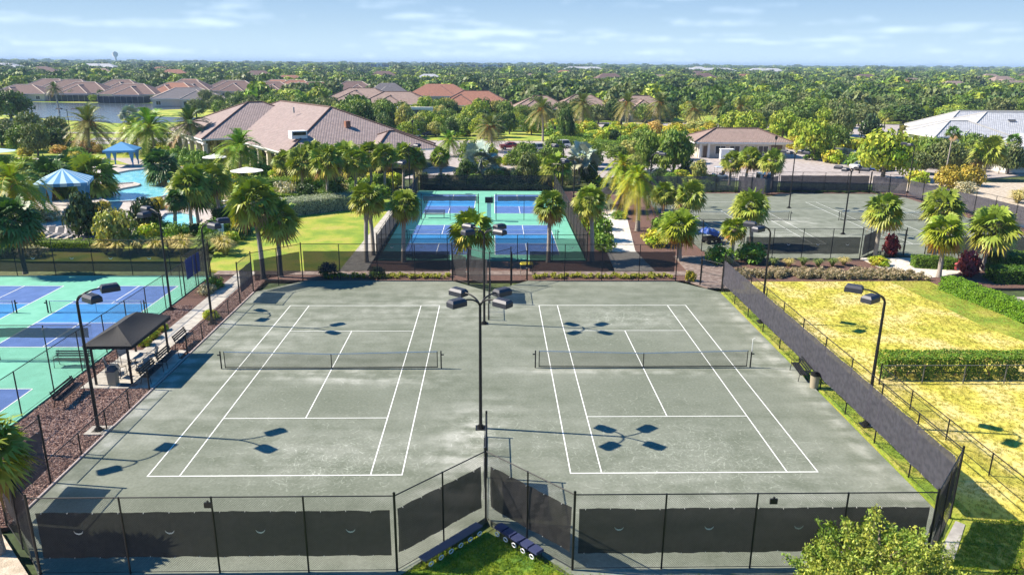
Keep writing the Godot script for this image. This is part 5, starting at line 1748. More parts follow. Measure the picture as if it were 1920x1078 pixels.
func house(x: float, z: float, w: float, d: float, turn: float, eave: float, rise: float, roof: String, wall: String, label: String, group: String, ridge := "ridge_light", cage := false, seed_ := 1) -> void:
	var t := thing("house", label, "house", Vector3(x, -0.1, z), turn, group)
	var wl := MB.new()
	wl.box(Vector3(0, eave / 2, 0), Vector3(w, eave, d))
	part("wall", wl, M[wall], t)
	hip_roof(t, "roof", Vector3(-w / 2, eave + 0.15, -d / 2), w, d, rise, 0.7, M[roof], M[ridge] if ridge else null)
	# front wing towards the camera and a smaller one behind
	rng.seed = seed_
	var ww := w * rng.randf_range(0.38, 0.5)
	var wx := rng.randf_range(-0.25, 0.2) * w
	var wg := MB.new()
	wg.box(Vector3(wx, eave / 2 - 0.05, d / 2 + 2.2), Vector3(ww, eave - 0.1, 4.6))
	part("wing_wall", wg, M[wall], t)
	hip_roof(t, "wing_roof", Vector3(wx - ww / 2, eave + 0.1, -d / 2 + 1.0), ww, d + 3.5, rise * 0.82 * ww / minf(w, d) + 0.9, 0.6, M[roof], M[ridge] if ridge else null)
	for k in 3:
		window_on(t, Vector3(wx - ww / 2 + ww * (k + 0.5) / 3, eave * 0.5, d / 2 + 4.5), ww * 0.2, 1.4, 0.0)
	for k in 3:
		var px := w * (-0.42 + 0.4 * k)
		if absf(px - wx) > ww / 2 + 0.8:
			window_on(t, Vector3(px, eave * 0.5, d / 2), 1.6, 1.4, 0.0)
	for k in 2:
		window_on(t, Vector3(w / 2, eave * 0.5, d * (-0.25 + 0.5 * k)), 1.4, 1.4, PI / 2)
		window_on(t, Vector3(-w / 2, eave * 0.5, d * (-0.25 + 0.5 * k)), 1.4, 1.4, -PI / 2)
	if cage:
		var cg := MB.new()
		cg.box(Vector3(w * 0.1, 1.35, d / 2 + 8.0), Vector3(w * 0.8, 2.7, 6.5))
		part("pool_cage", cg, M.screen_cage, t)
		var fr := MB.new()
		for k in 9:
			var fx := w * (-0.3 + 0.1 * k)
			fr.bar(Vector3(fx, 0, d / 2 + 11.3), Vector3(fx, 2.75, d / 2 + 11.3), 0.06)
			fr.bar(Vector3(fx, 2.75, d / 2 + 11.3), Vector3(fx, 2.75, d / 2 + 4.8), 0.06)
		part("cage_frame", fr, M.grey_stucco, t)

func build_clubhouse() -> void:
	# local axes: x = e1 (along the front), z = -e2 (towards the viewer)
	var turn := atan2(0.57, 0.82)
	var t := thing("clubhouse", "large clubhouse with pinkish tiled hip roofs and a shaded porch behind the palms", "building", Vector3(-30.9, -0.05, -73.7), turn)
	var w1 := MB.new()
	w1.box(Vector3(16, 1.95, -26), Vector3(17, 3.9, 46))
	part("main_wall", w1, M.stucco, t)
	var w2 := MB.new()
	w2.box(Vector3(8, 2.1, -38.5), Vector3(18, 4.1, 19))
	part("wing_wall", w2, M.stucco, t)
	hip_roof(t, "main_roof", Vector3(0.6, 4.0, -50), 24.8, 49.4, 5.8, 0.6, M.roof_pink, M.ridge_dark)
	hip_roof(t, "wing_roof", Vector3(-5.0, 4.3, -49.4), 26, 23.2, 5.4, 0.6, M.roof_pink, M.ridge_dark)
	hip_roof(t, "entry_roof", Vector3(13.5, 3.7, -7.5), 11, 10.0, 2.6, 0.5, M.roof_pink, M.ridge_dark)
	# porch beam and columns along the garden side
	for s in [[0.4, -24.5, -1.0], [-5.2, -49, -26.5]]:
		var bm := MB.new()
		bm.box(Vector3(s[0] + 0.2, 3.6, (s[1] + s[2]) / 2), Vector3(0.5, 0.5, s[2] - s[1]))
		part("porch_beam", bm, M.trim_white, t)
		var z: float = s[2]
		while z >= s[1]:
			var c := MB.new()
			c.taper(Vector3(s[0] + 0.2, 1.7, z), Vector3(0.75, 3.4, 0.75), Vector2(0.6, 0.6))
			c.box(Vector3(s[0] + 0.2, 3.3, z), Vector3(0.9, 0.2, 0.9))
			part("column", c, M.stucco, t)
			z -= 4.5
	for z in [-5.5, -10.0, -14.5, -19.0, -23.5]:
		window_on(t, Vector3(7.49, 1.7, z), 3.8, 3.0, -PI / 2)
	for z in [-32.0, -37.0, -42.0, -46.0]:
		window_on(t, Vector3(-1.01, 1.7, z), 3.6, 3.0, -PI / 2)
	for x in [1.5, 6.0]:
		window_on(t, Vector3(x, 1.7, -28.99), 3.4, 2.8, 0.0)
	for x in [4.0, 8.5, 13.0, 17.0]:
		window_on(t, Vector3(x + 5.5, 1.9, -2.99), 2.4, 2.0, 0.0)
	for z in [-5.0, -12.0, -20.0]:
		window_on(t, Vector3(24.52, 1.9, z), 2.2, 2.0, PI / 2)
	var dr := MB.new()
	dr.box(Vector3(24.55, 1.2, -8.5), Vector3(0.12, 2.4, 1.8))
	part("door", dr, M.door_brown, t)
	var ch := MB.new()
	ch.box(Vector3(3.6, 6.3, -4.4), Vector3(2.5, 1.2, 1.5))
	part("roof_monitor", ch, M.trim_white, t)
	var ch2 := MB.new()
	ch2.box(Vector3(3.6, 6.5, -3.63), Vector3(2.1, 0.5, 0.06))
	part("roof_monitor_window", ch2, M.window_glass, t)
	var ch3 := MB.new()
	ch3.box(Vector3(13.0, 7.3, -6.6), Vector3(0.8, 1.2, 0.8))
	part("chimney", ch3, M.roof_terracotta, t)
	var vt := MB.new()
	vt.tube([Vector3(9.0, 8.6, -20), Vector3(9.0, 9.6, -20)], [0.15, 0.15], 8)
	part("vent_pipe", vt, M.grey_stucco, t)

func build_kiosk() -> void:
	var t := thing("kiosk_building", "small stucco pavilion with tan tiled hip roof and bracketed eaves by the car park", "building", Vector3(48.7, -0.08, -109.6))
	var w := MB.new()
	w.box(Vector3(0, 1.35, 0), Vector3(17.2, 2.9, 8.6))
	part("wall", w, M.stucco, t)
	hip_roof(t, "roof", Vector3(-9.1, 3.05, -4.9), 18.2, 9.8, 2.2, 0.6, M.roof_tan, M.ridge_dark)
	var fr := MB.new()
	fr.box(Vector3(0, 2.62, 4.36), Vector3(17.3, 0.3, 0.1))
	part("frieze", fr, M.trim_white, t)
	for i in 26:
		var b := MB.new()
		b.box(Vector3(-9.0 + i * 0.72, 2.78, 5.05), Vector3(0.22, 0.22, 0.7))
		part("bracket", b, M.trim_white, t)
	for x in [-8.2, -6.6]:
		var c := MB.new()
		c.box(Vector3(x, 1.3, 4.55), Vector3(0.45, 2.6, 0.45))
		part("column", c, M.trim_white, t)
	for x in [-4.2, -1.4, 1.4, 4.2]:
		window_on(t, Vector3(x, 1.45, 4.31), 1.9, 1.5, 0.0)
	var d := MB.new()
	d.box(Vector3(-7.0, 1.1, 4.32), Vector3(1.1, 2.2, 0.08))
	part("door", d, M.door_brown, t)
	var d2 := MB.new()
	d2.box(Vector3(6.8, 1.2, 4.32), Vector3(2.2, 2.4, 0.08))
	part("service_opening", d2, M.door_brown, t)  # brown panel stands in for the dark inside of the opening
	var wp := MB.new()
	wp.box(Vector3(0, 0.95, 0), Vector3(2.4, 1.9, 0.9))
	wp.box(Vector3(0, 1.95, 0), Vector3(2.6, 0.12, 1.1))
	var o := one("service_counter", wp, M.white_paint, "plain white service box standing before the kiosk wall", "box")
	o.position = Vector3(44.6, 0, -101.5)

func car(x: float, z: float, turn: float, paint_: String, suv: bool, label: String, called := "parked_car") -> void:
	var t := thing(called, label, "car", Vector3(x, -0.08, z), turn, "parked vehicles")
	# side profile [x, y, half width]
	var hgt := 1.72 if suv else 1.46
	var prof := [[-2.2, 0.35, 0.80], [-2.28, 0.72, 0.86], [-2.1, 0.98, 0.86], [-1.05, 1.02, 0.88], [-0.95, 1.02, 0.88], [1.1 if not suv else 1.9, 1.02, 0.88], [2.1, 0.96, 0.86], [2.26, 0.7, 0.86], [2.2, 0.35, 0.80]]
	var body := MB.new()
	solid(body, prof)
	part("body", body, M[paint_], t)
	var top := [[-1.25, 1.0, 0.84], [-0.45, hgt, 0.66], [0.75 if not suv else 1.75, hgt, 0.66], [1.75 if not suv else 2.15, 1.0, 0.84]]
	var cab := MB.new()
	solid(cab, [[-1.2, 1.0, 0.83], [-0.46, hgt - 0.07, 0.67], [0.72 if not suv else 1.72, hgt - 0.07, 0.67], [1.68 if not suv else 2.1, 1.0, 0.83]])
	part("windows", cab, M.window_glass, t)
	var rf := MB.new()
	rf.box(Vector3((top[1][0] + top[2][0]) / 2, hgt - 0.03, 0), Vector3(top[2][0] - top[1][0] + 0.1, 0.09, 1.34))
	for s in [-1, 1]:
		for k in [[0, 1], [2, 3]]:
			rf.bar(Vector3(top[k[0]][0], top[k[0]][1] - 0.02, s * top[k[0]][2]), Vector3(top[k[1]][0], top[k[1]][1] - 0.02, s * top[k[1]][2]), 0.045)
		rf.bar(Vector3(0.35, 1.0, s * 0.84), Vector3(0.3, hgt - 0.05, s * 0.67), 0.05)
	part("roof", rf, M[paint_], t)
	for p in [[-1.4, -0.8], [1.4, -0.8], [-1.4, 0.8], [1.4, 0.8]]:
		var w := MB.new()
		w.tube([Vector3(p[0], 0.33, p[1] - 0.11), Vector3(p[0], 0.33, p[1] + 0.11)], [0.33, 0.33], 16)
		var wo := part("wheel", w, M.tyre, t)
		var r := MB.new()
		var sg := signf(p[1])
		r.tube([Vector3(p[0], 0.33, p[1] + 0.112 * sg), Vector3(p[0], 0.33, p[1] + 0.125 * sg)], [0.2, 0.18], 12)
		part("rim", r, M.rim_metal, wo)
	for s in [-0.62, 0.62]:
		var hl := MB.new()
		hl.box(Vector3(-2.24, 0.74, s), Vector3(0.1, 0.14, 0.34))
		part("headlight", hl, M.lamp_glass, t)
		var tl := MB.new()
		tl.box(Vector3(2.23, 0.8, s), Vector3(0.08, 0.16, 0.3))
		part("tail_light", tl, M.car_red, t)

# closed body from a side profile with varying half width
func solid(mb: MB, prof: Array) -> void:
	var n := prof.size()
	for i in n:
		var p: Array = prof[i]
		var q: Array = prof[(i + 1) % n]
		mb.quad(Vector3(p[0], p[1], -p[2]), Vector3(p[0], p[1], p[2]), Vector3(q[0], q[1], q[2]), Vector3(q[0], q[1], -q[2]))
	for s in [-1.0, 1.0]:
		var c := Vector3.ZERO
		for p in prof:
			c += Vector3(p[0], p[1], s * p[2]) / n
		for i in n:
			var p: Array = prof[i]
			var q: Array = prof[(i + 1) % n]
			if s > 0:
				mb.tri(c, Vector3(q[0], q[1], s * q[2]), Vector3(p[0], p[1], s * p[2]))
			else:
				mb.tri(c, Vector3(p[0], p[1], s * p[2]), Vector3(q[0], q[1], s * q[2]))

func golf_cart(x: float, z: float, turn: float, label: String) -> void:
	var t := thing("golf_cart", label, "cart", Vector3(x, -0.05, z), turn, "golf carts")
	var b := MB.new()
	b.box(Vector3(0, 0.42, 0), Vector3(2.3, 0.3, 1.1))
	b.taper(Vector3(-0.95, 0.68, 0), Vector3(0.45, 0.3, 1.1), Vector2(0.25, 1.0))
	part("body", b, M.car_white, t)
	var s := MB.new()
	s.box(Vector3(0.3, 0.72, 0), Vector3(0.5, 0.18, 1.05))
	s.box(Vector3(0.58, 1.0, 0), Vector3(0.12, 0.5, 1.05))
	part("seat", s, M.sling_grey, t)
	var r := MB.new()
	r.box(Vector3(0.05, 1.85, 0), Vector3(1.9, 0.08, 1.2))
	part("roof", r, M.car_white, t)
	for p in [[-0.75, -0.5], [-0.75, 0.5], [0.85, -0.5], [0.85, 0.5]]:
		var c := MB.new()
		c.bar(Vector3(p[0], 0.55, p[1]), Vector3(p[0] * 0.95, 1.83, p[1]), 0.025)
		part("strut", c, M.black_metal, t)
		var w := MB.new()
		w.tube([Vector3(p[0], 0.23, p[1] - 0.08), Vector3(p[0], 0.23, p[1] + 0.08)], [0.23, 0.23], 12)
		part("wheel", w, M.tyre, t)

func work_truck(x: float, z: float, turn: float) -> void:
	var t := thing("work_truck", "white flatbed work truck parked behind the rear court fence", "truck", Vector3(x, -0.05, z), turn)
	var c := MB.new()
	solid(c, [[-2.6, 0.5, 0.95], [-2.65, 1.3, 0.98], [-2.25, 2.15, 0.88], [-1.0, 2.2, 0.88], [-0.95, 0.5, 0.95]])
	part("cab", c, M.car_white, t)
	var g := MB.new()
	g.box(Vector3(-2.47, 1.65, 0), Vector3(0.1, 0.7, 1.5), Color.WHITE, Basis(Vector3.FORWARD, 0.44))
	for s in [-1, 1]:
		g.box(Vector3(-1.6, 1.7, s * 0.92), Vector3(0.8, 0.55, 0.06))
	part("windscreen", g, M.window_glass, t)
	var b := MB.new()
	b.box(Vector3(0.9, 0.85, 0), Vector3(3.4, 0.18, 2.0))
	part("bed", b, M.sling_grey, t)
	for s in [[-1.8, -0.85], [-1.8, 0.85], [1.6, -0.85], [1.6, 0.85]]:
		var w := MB.new()
		w.tube([Vector3(s[0], 0.42, s[1] - 0.12), Vector3(s[0], 0.42, s[1] + 0.12)], [0.42, 0.42], 14)
		part("wheel", w, M.tyre, t)
	for z2 in [-0.95, 0.95]:
		var r := MB.new()
		for x2 in [-0.7, 0.9, 2.5]:
			r.bar(Vector3(x2, 0.9, z2), Vector3(x2, 1.5, z2), 0.04)
		r.bar(Vector3(-0.7, 1.5, z2), Vector3(2.5, 1.5, z2), 0.04)
		part("side_rail", r, M.rim_metal, t)

func lounger(at: Vector3, turn: float, mat: String, label: String, group: String) -> void:
	var t := thing("sun_lounger", label, "lounger", at, turn, group)
	var s := MB.new()
	s.box(Vector3(0, 0.34, 0.3), Vector3(0.6, 0.04, 1.3))
	part("seat", s, M[mat], t)
	var b := MB.new()
	b.box(Vector3(0, 0.58, -0.62), Vector3(0.6, 0.04, 0.72), Color.WHITE, Basis(Vector3.RIGHT, 0.75))
	part("backrest", b, M[mat], t)
	for x in [-0.3, 0.3]:
		var l := MB.new()
		l.tube([Vector3(x, 0, 0.85), Vector3(x, 0.33, 0.8), Vector3(x, 0.33, -0.35), Vector3(x, 0, -0.5)], [0.02, 0.02, 0.02, 0.02], 5)
		part("leg_frame", l, M.black_metal, t)

func cabana(at: Vector3, turn: float, label: String, striped: bool, size := 1.5) -> void:
	var t := thing("pool_cabana", label, "cabana", at, turn, "blue pool cabanas")
	t.scale = Vector3.ONE * size
	var h := 1.9
	for x in [-1.4, 1.4]:
		for z in [-1.4, 1.4]:
			var p := MB.new()
			p.taper(Vector3(x, 1.05, z), Vector3(0.14, 2.1, 0.14), Vector2(0.14, 0.14))
			part("post", p, M.cabana_blue, t)
			var c := MB.new()
			c.taper(Vector3(x * 0.97, 1.35, z * 0.97), Vector3(0.16, 1.5, 0.16), Vector2(0.6, 0.6))
			part("curtain", c, M.cabana_blue, t)
	var top := Vector3(0, 3.1, 0)
	var co := [Vector3(-h, 2.15, -h), Vector3(h, 2.15, -h), Vector3(h, 2.15, h), Vector3(-h, 2.15, h)]
	for i in 4:
		var a: Vector3 = co[(i + 1) % 4]
		var b: Vector3 = co[i]
		var n := 8
		for k in n:
			var m := MB.new()
			var p := a.lerp(b, k / float(n))
			var q := a.lerp(b, (k + 1) / float(n))
			m.tri(p, q, top)
			m.quad(p + Vector3(0, -0.25, 0), q + Vector3(0, -0.25, 0), q, p)
			part("roof_stripe", m, M.cabana_pale if (k % 2 == 0 and striped) else M.cabana_blue, t)

func parasol(at: Vector3, r: float, label: String, mat: String) -> void:
	var t := thing("parasol", label, "parasol", at, 0.0, "pool parasols")
	var p := MB.new()
	p.tube([Vector3.ZERO, Vector3(0, 2.5, 0)], [0.03, 0.03], 6)
	part("pole", p, M.trim_white, t)
	for i in 8:
		var a := TAU * i / 8
		var b := TAU * (i + 1) / 8
		var m := MB.new()
		m.tri(Vector3(cos(b) * r, 2.05, sin(b) * r), Vector3(cos(a) * r, 2.05, sin(a) * r), Vector3(0, 2.6, 0))
		part("canopy_panel", m, M[mat], t)

const PLANTS := [
	["sabal", -18.7, -19.0, 8.7, 2.32, "tall cabbage palm on the lawn edge behind the far fence corner, taller of two", "cabbage palms behind the far fence"],
	["sabal", -17.5, -19.8, 7.0, 2.10, "cabbage palm on the lawn edge behind the far fence corner, shorter of two", "cabbage palms behind the far fence"],
	["sabal", -11.1, -24.5, 7.5, 1.76, "cabbage palm beside the walkway at the pickleball enclosure, nearer the far fence", "cabbage palms behind the far fence"],
	["sabal", -10.9, -27.1, 6.6, 1.52, "cabbage palm beside the walkway at the pickleball enclosure, behind its twin", "cabbage palms behind the far fence"],
	["sabal", -7.8, -24.7, 6.8, 1.61, "cabbage palm with brown skirt inside the corner of the pickleball enclosure fence", "cabbage palms behind the far fence"],
	["sabal", -1.9, -24.6, 5.2, 2.27, "broad yellow-green cabbage palm between the two fence gates of the courts", "cabbage palms behind the far fence"],
	["sabal", 5.3, -24.8, 6.8, 1.65, "cabbage palm with a hanging dead frond before the pickleball courts", "cabbage palms behind the far fence"],
	["sabal", 9.3, -25.0, 7.2, 1.81, "thick cabbage palm beside the shell path beyond the pickleball enclosure", "cabbage palms behind the far fence"],
	["sabal", 17.4, -25.3, 5.1, 2.11, "cabbage palm with orange lower fronds by the court gate", "cabbage palms by the court gate"],
	["sabal", 22.0, -24.7, 4.4, 1.37, "small yellowish cabbage palm rising from the round bushes by the windscreen end", "cabbage palms by the court gate"],
	["sabal", 25.8, -30.7, 6.1, 2.17, "cabbage palm before the rear clay courts beside a lamp head", "cabbage palms by the court gate"],
	["sabal", 21.9, -41.5, 5.3, 2.11, "bright cabbage palm beside the rear clay courts behind another cabbage palm", "cabbage palms by the court gate"],
	["sabal", 19.7, -43.0, 4.8, 1.63, "cabbage palm between a date palm and a brighter cabbage palm by the shell path", "cabbage palms by the court gate"],
	["sabal", 36.2, -26.5, 6.4, 2.01, "cabbage palm with smooth leaning trunk by the rear court gate and red shrub", "cabbage palms by the rear court gate"],
	["sabal", 40.8, -24.8, 7.1, 2.08, "cabbage palm beyond the rear court gate, behind a shorter one", "cabbage palms by the rear court gate"],
	["sabal", 38.5, -19.9, 5.8, 2.00, "cabbage palm with an orange dead frond at the head of the long hedge", "cabbage palms by the rear court gate"],
	["sabal", 43.6, -22.0, 6.1, 2.40, "cabbage palm with rough booted trunk beside the clipped corner hedge", "cabbage palms by the rear court gate"],
	["sabal", -39.1, -20.7, 6.9, 2.46, "dark green cabbage palm behind the pickleball fence with the striped cabana beyond", "cabbage palms round the pool"],
	["sabal", -57.0, -56.7, 5.9, 3.42, "ninth cabbage palm from the side lawn among the pool deck palms", "cabbage palms round the pool"],
	["sabal", -52.6, -58.4, 6.1, 3.89, "seventh cabbage palm from the side lawn among the pool deck palms", "cabbage palms round the pool"],
	["sabal", -56.0, -59.2, 5.8, 3.31, "eighth cabbage palm from the side lawn among the pool deck palms", "cabbage palms round the pool"],
	["sabal", -64.5, -65.2, 4.6, 3.58, "tenth cabbage palm from the side lawn among the pool deck palms", "cabbage palms round the pool"],
	["sabal", -69.6, -68.4, 4.6, 3.36, "eleventh cabbage palm from the side lawn among the pool deck palms", "cabbage palms round the pool"],
	["sabal", -41.0, -69.1, 3.8, 2.54, "fifth cabbage palm from the side lawn among the pool deck palms", "cabbage palms round the pool"],
	["sabal", -47.4, -69.0, 5.6, 3.10, "sixth cabbage palm from the side lawn among the pool deck palms", "cabbage palms round the pool"],
	["sabal", -32.4, -39.4, 7.2, 2.65, "third cabbage palm from the side lawn among the pool deck palms", "cabbage palms round the pool"],
	["sabal", -32.0, -40.3, 5.9, 2.28, "second cabbage palm from the side lawn among the pool deck palms", "cabbage palms round the pool"],
	["sabal", -30.3, -42.3, 6.8, 2.19, "first cabbage palm from the side lawn among the pool deck palms", "cabbage palms round the pool"],
	["sabal", -32.5, -35.5, 4.9, 1.33, "fourth cabbage palm from the side lawn among the pool deck palms", "cabbage palms round the pool"],
	["sabal", -25.8, -61.5, 6.9, 2.59, "eighth cabbage palm from the enclosure in the row before the clubhouse", "cabbage palms in front of the clubhouse"],
	["sabal", -20.2, -51.6, 8.0, 2.40, "seventh cabbage palm from the enclosure in the row before the clubhouse", "cabbage palms in front of the clubhouse"],
	["sabal", -20.1, -62.5, 7.4, 2.74, "sixth cabbage palm from the enclosure in the row before the clubhouse", "cabbage palms in front of the clubhouse"],
	["sabal", -16.4, -61.7, 7.4, 2.18, "fourth cabbage palm from the enclosure in the row before the clubhouse", "cabbage palms in front of the clubhouse"],
	["sabal", -14.4, -60.4, 7.2, 2.14, "third cabbage palm from the enclosure in the row before the clubhouse", "cabbage palms in front of the clubhouse"],
	["sabal", -12.6, -66.4, 6.8, 2.03, "second cabbage palm from the enclosure in the row before the clubhouse", "cabbage palms in front of the clubhouse"],
	["sabal", -11.2, -67.4, 6.1, 2.04, "first cabbage palm from the enclosure in the row before the clubhouse", "cabbage palms in front of the clubhouse"],
	["sabal", -26.0, -69.5, 6.6, 2.45, "ninth cabbage palm from the enclosure in the row before the clubhouse", "cabbage palms in front of the clubhouse"],
	["sabal", -17.2, -54.3, 7.3, 2.17, "fifth cabbage palm from the enclosure in the row before the clubhouse", "cabbage palms in front of the clubhouse"],
	["sabal", -29.8, -69.4, 5.4, 2.14, "tenth cabbage palm from the enclosure in the row before the clubhouse", "cabbage palms in front of the clubhouse"],
	["sabal", -7.2, -66.5, 6.1, 1.71, "slim cabbage palm behind the far corner of the pickleball enclosure", ""],
	["sabal", 9.6, -66.9, 5.5, 2.81, "broad cabbage palm by the lamp behind the pickleball enclosure", ""],
	["sabal", 35.6, -70.0, 5.4, 1.93, "cabbage palm before the kiosk with a straight trunk", "cabbage palms in front of the kiosk"],
	["sabal", 37.5, -68.5, 6.1, 2.00, "cabbage palm before the kiosk with a curved trunk", "cabbage palms in front of the kiosk"],
	["sabal", 40.1, -64.7, 6.4, 2.11, "bushy cabbage palm by the open gate of the rear courts near the kiosk", "cabbage palms in front of the kiosk"],
	["sabal", 79.3, -77.7, 7.3, 2.96, "cabbage palm with pale trunk in the grass border before the grey roofs", ""],
	["sabal", 31.2, -164.1, 1.8, 1.78, "cabbage palm in the background garden belt among broadleaf trees", "background palms"],
	["sabal", -36.9, -177.3, 5.9, 2.21, "cabbage palm in the background garden belt among broadleaf trees", "background palms"],
	["sabal", -25.4, -255.8, 5.0, 2.98, "cabbage palm in the background garden belt among broadleaf trees", "background palms"],
	["sabal", -30.9, -224.1, 5.0, 2.86, "cabbage palm in the background garden belt among broadleaf trees", "background palms"],
	["sabal", 137.0, -212.5, 5.0, 3.29, "cabbage palm in the background garden belt among broadleaf trees", "background palms"],
	["sabal", 140.4, -205.5, 5.6, 3.44, "cabbage palm in the background garden belt among broadleaf trees", "background palms"],
	["sabal", 149.3, -211.0, 5.2, 3.13, "cabbage palm in the background garden belt among broadleaf trees", "background palms"],
	["sabal", 153.4, -206.6, 6.1, 3.53, "cabbage palm in the background garden belt among broadleaf trees", "background palms"],
	["sabal", 122.8, -195.2, 5.5, 2.85, "cabbage palm in the background garden belt among broadleaf trees", "background palms"],
	["sabal", 161.9, -214.5, 4.4, 3.02, "cabbage palm in the background garden belt among broadleaf trees", "background palms"],
	["sabal", 229.5, -303.6, 5.6, 3.84, "cabbage palm in the background garden belt among broadleaf trees", "background palms"],
	["sabal", 223.7, -282.4, 6.0, 3.92, "cabbage palm in the background garden belt among broadleaf trees", "background palms"],
	["sabal", 270.0, -358.9, 6.0, 3.78, "cabbage palm in the background garden belt among broadleaf trees", "background palms"],
	["sabal", 109.9, -210.2, 5.2, 2.93, "cabbage palm in the background garden belt among broadleaf trees", "background palms"],
	["date", -80.0, -111.4, 8.2, 4.69, "feathery date palm with orange fruit stalks by the shuffleboard courts", "date palms by the clubhouse"],
	["date", -64.3, -104.8, 8.6, 5.48, "bright green date palm before the clubhouse porch", "date palms by the clubhouse"],
	["date", -69.5, -109.1, 7.1, 4.03, "yellow-green date palm next to the bright one by the clubhouse porch", "date palms by the clubhouse"],
	["date", -55.3, -100.1, 9.0, 4.13, "tall date palm with grey trunk at the clubhouse porch corner", "date palms by the clubhouse"],
	["date", -38.3, -74.5, 7.4, 4.20, "drooping date palm before the clubhouse wall by a white parasol", "date palms by the clubhouse"],
	["date", -52.7, -42.9, 7.0, 4.59, "large yellow-green date palm at the pool lawn", ""],
	["date", -0.0, -114.0, 7.1, 3.55, "date palm with orange fruit cluster beside the parked red car", ""],
	["date", 15.7, -49.4, 7.3, 2.79, "leaning yellow-green date palm beside the shell path and pickleball enclosure", "date palms by the shell path"],
	["date", 15.9, -38.1, 7.3, 2.58, "blue-green date palm before the yellow-green one by the shell path", "date palms by the shell path"],
	["date", 11.8, -135.5, 9.4, 3.54, "first date palm from the car park in the long row along the road", "date palms along the road"],
	["date", 24.3, -163.7, 9.6, 3.98, "second date palm from the car park in the long row along the road", "date palms along the road"],
	["date", 37.2, -171.4, 9.4, 4.00, "third date palm from the car park in the long row along the road", "date palms along the road"],
	["date", 47.4, -173.9, 9.4, 4.09, "fourth date palm from the car park in the long row along the road", "date palms along the road"],
	["date", 56.5, -171.0, 7.5, 3.45, "fifth date palm from the car park in the long row along the road", "date palms along the road"],
	["date", 63.1, -169.6, 8.2, 3.14, "sixth date palm from the car park in the long row along the road", "date palms along the road"],
	["date", 68.6, -170.0, 8.5, 3.49, "seventh date palm from the car park in the long row along the road", "date palms along the road"],
	["date", -146.3, -221.5, 9.9, 2.57, "tall single palm standing on the pond bank", ""],
	["date", -62.9, -251.8, 6.5, 4.70, "dark date palm behind the clubhouse roof", ""],
	["date", -8.5, -105.3, 4.7, 2.73, "young feathery palm in the car park island beside the clubhouse", ""],
	["date", 126.3, -272.0, 6.4, 3.85, "feathery palm among the trees behind the kiosk", ""],
	["bismarck", -1.5, -73.8, 6.1, 3.06, "silver fan palm behind the pickleball enclosure near the red car", "silver fan palms"],
	["bismarck", 13.0, -70.5, 6.5, 2.75, "silver fan palm next to the white car behind the pickleball enclosure", "silver fan palms"],
	["bismarck", -106.5, -136.7, 5.5, 4.30, "silver fan palm on the lawn near the shuffleboard courts", "silver fan palms"],
	["bismarck", -106.4, -186.1, 5.0, 3.22, "silver fan palm by the pond near the clubhouse", "silver fan palms"],
	["thin", 72.8, -77.5, 8.6, 1.49, "thin tall palm with small crown before the grey roofs", "thin tall palms"],
	["thin", 88.5, -86.0, 6.8, 1.55, "thin tall palm with small crown leaning by the white gable", "thin tall palms"],
	["thin", 85.8, -83.9, 4.7, 0.98, "short thin palm beside the leaning one by the white gable", "thin tall palms"],
	["oak", -35.1, -28.6, 4.0, 2.16, "pale green willow-like shrub tree behind the pickleball fence", ""],
	["oak", 62.5, -77.2, 7.7, 5.56, "large light green tree by the corner of the rear court windscreen", ""],
	["oak", 29.3, -79.2, 7.3, 3.73, "round green tree next to the kiosk", ""],
	["oak", 25.8, -82.2, 6.7, 2.71, "green tree next to the kiosk behind a clipped bed", ""],
	["oak", 16.6, -130.9, 8.0, 2.47, "dark upright tree in the car park island", ""],
	["oak", 73.7, -120.3, 5.1, 4.18, "bushy tree near the kiosk behind orange bromeliads", ""],
	["oak", 61.2, -101.3, 7.5, 4.21, "light green tree at the end of the kiosk", ""],
	["oak", 74.6, -141.5, 7.2, 4.51, "dark green tree behind the end of the kiosk", ""],
	["oak", 92.3, -142.4, 6.0, 3.23, "dark glossy magnolia tree on the lawn behind the car park", ""],
	["oak", -40.9, -34.2, 4.5, 2.12, "dark glossy magnolia on the pool lawn beside the pale shrub tree", "magnolias by the pool"],
	["oak", -35.4, -35.5, 3.8, 1.84, "dark glossy magnolia behind a lamp by the small pool", "magnolias by the pool"],
	["oak", 5.5, -70.3, 4.7, 2.25, "grey-green tree by the parked cars behind the pickleball enclosure", ""],
	["oak", -3.7, -70.1, 3.5, 1.92, "dark shrub tree between a slim palm and the silver palm", ""],
	["oak", -28.7, -160.3, 7.1, 4.07, "round green tree behind the clubhouse roof end", ""],
	["oak", -2.9, -189.9, 7.0, 4.29, "round dark tree before the orange roofed house", ""],
	["oak", -13.1, -200.2, 5.7, 3.79, "dark tree in the row beside the car park entrance", ""],
	["oak", -13.5, -156.4, 4.4, 3.11, "light green small tree beside the parked blue car", ""],
	["oak", 14.7, -70.5, 3.6, 1.62, "dark tree under the silver palm by the car park", ""],
	["oak", -19.7, -52.4, 3.3, 2.07, "dark leafy tree behind the clipped hedge before the clubhouse", ""],
	["oak", -142.8, -189.6, 8.7, 6.58, "big dark tree at the pond edge", ""],
	["oak", 54.4, -157.5, 3.4, 5.00, "pale shrub tree next to the kiosk roof behind yellow crotons", ""],
	["oak", 23.0, -79.1, 3.4, 1.93, "small light tree in the car park hedge", ""],
	["oak", 31.2, -70.9, 3.7, 1.50, "small light green tree between the car park and the rear court fence", ""],
	["oak", 124.7, -219.0, 5.3, 8.23, "spreading grey-green oak on the lawn behind the kiosk", "oaks behind the kiosk"],
	["oak", 120.4, -223.9, 5.4, 7.47, "spreading grey-green oak on the lawn behind the kiosk", "oaks behind the kiosk"],
	["oak", 131.4, -212.0, 5.2, 6.91, "spreading grey-green oak on the lawn behind the kiosk", "oaks behind the kiosk"],
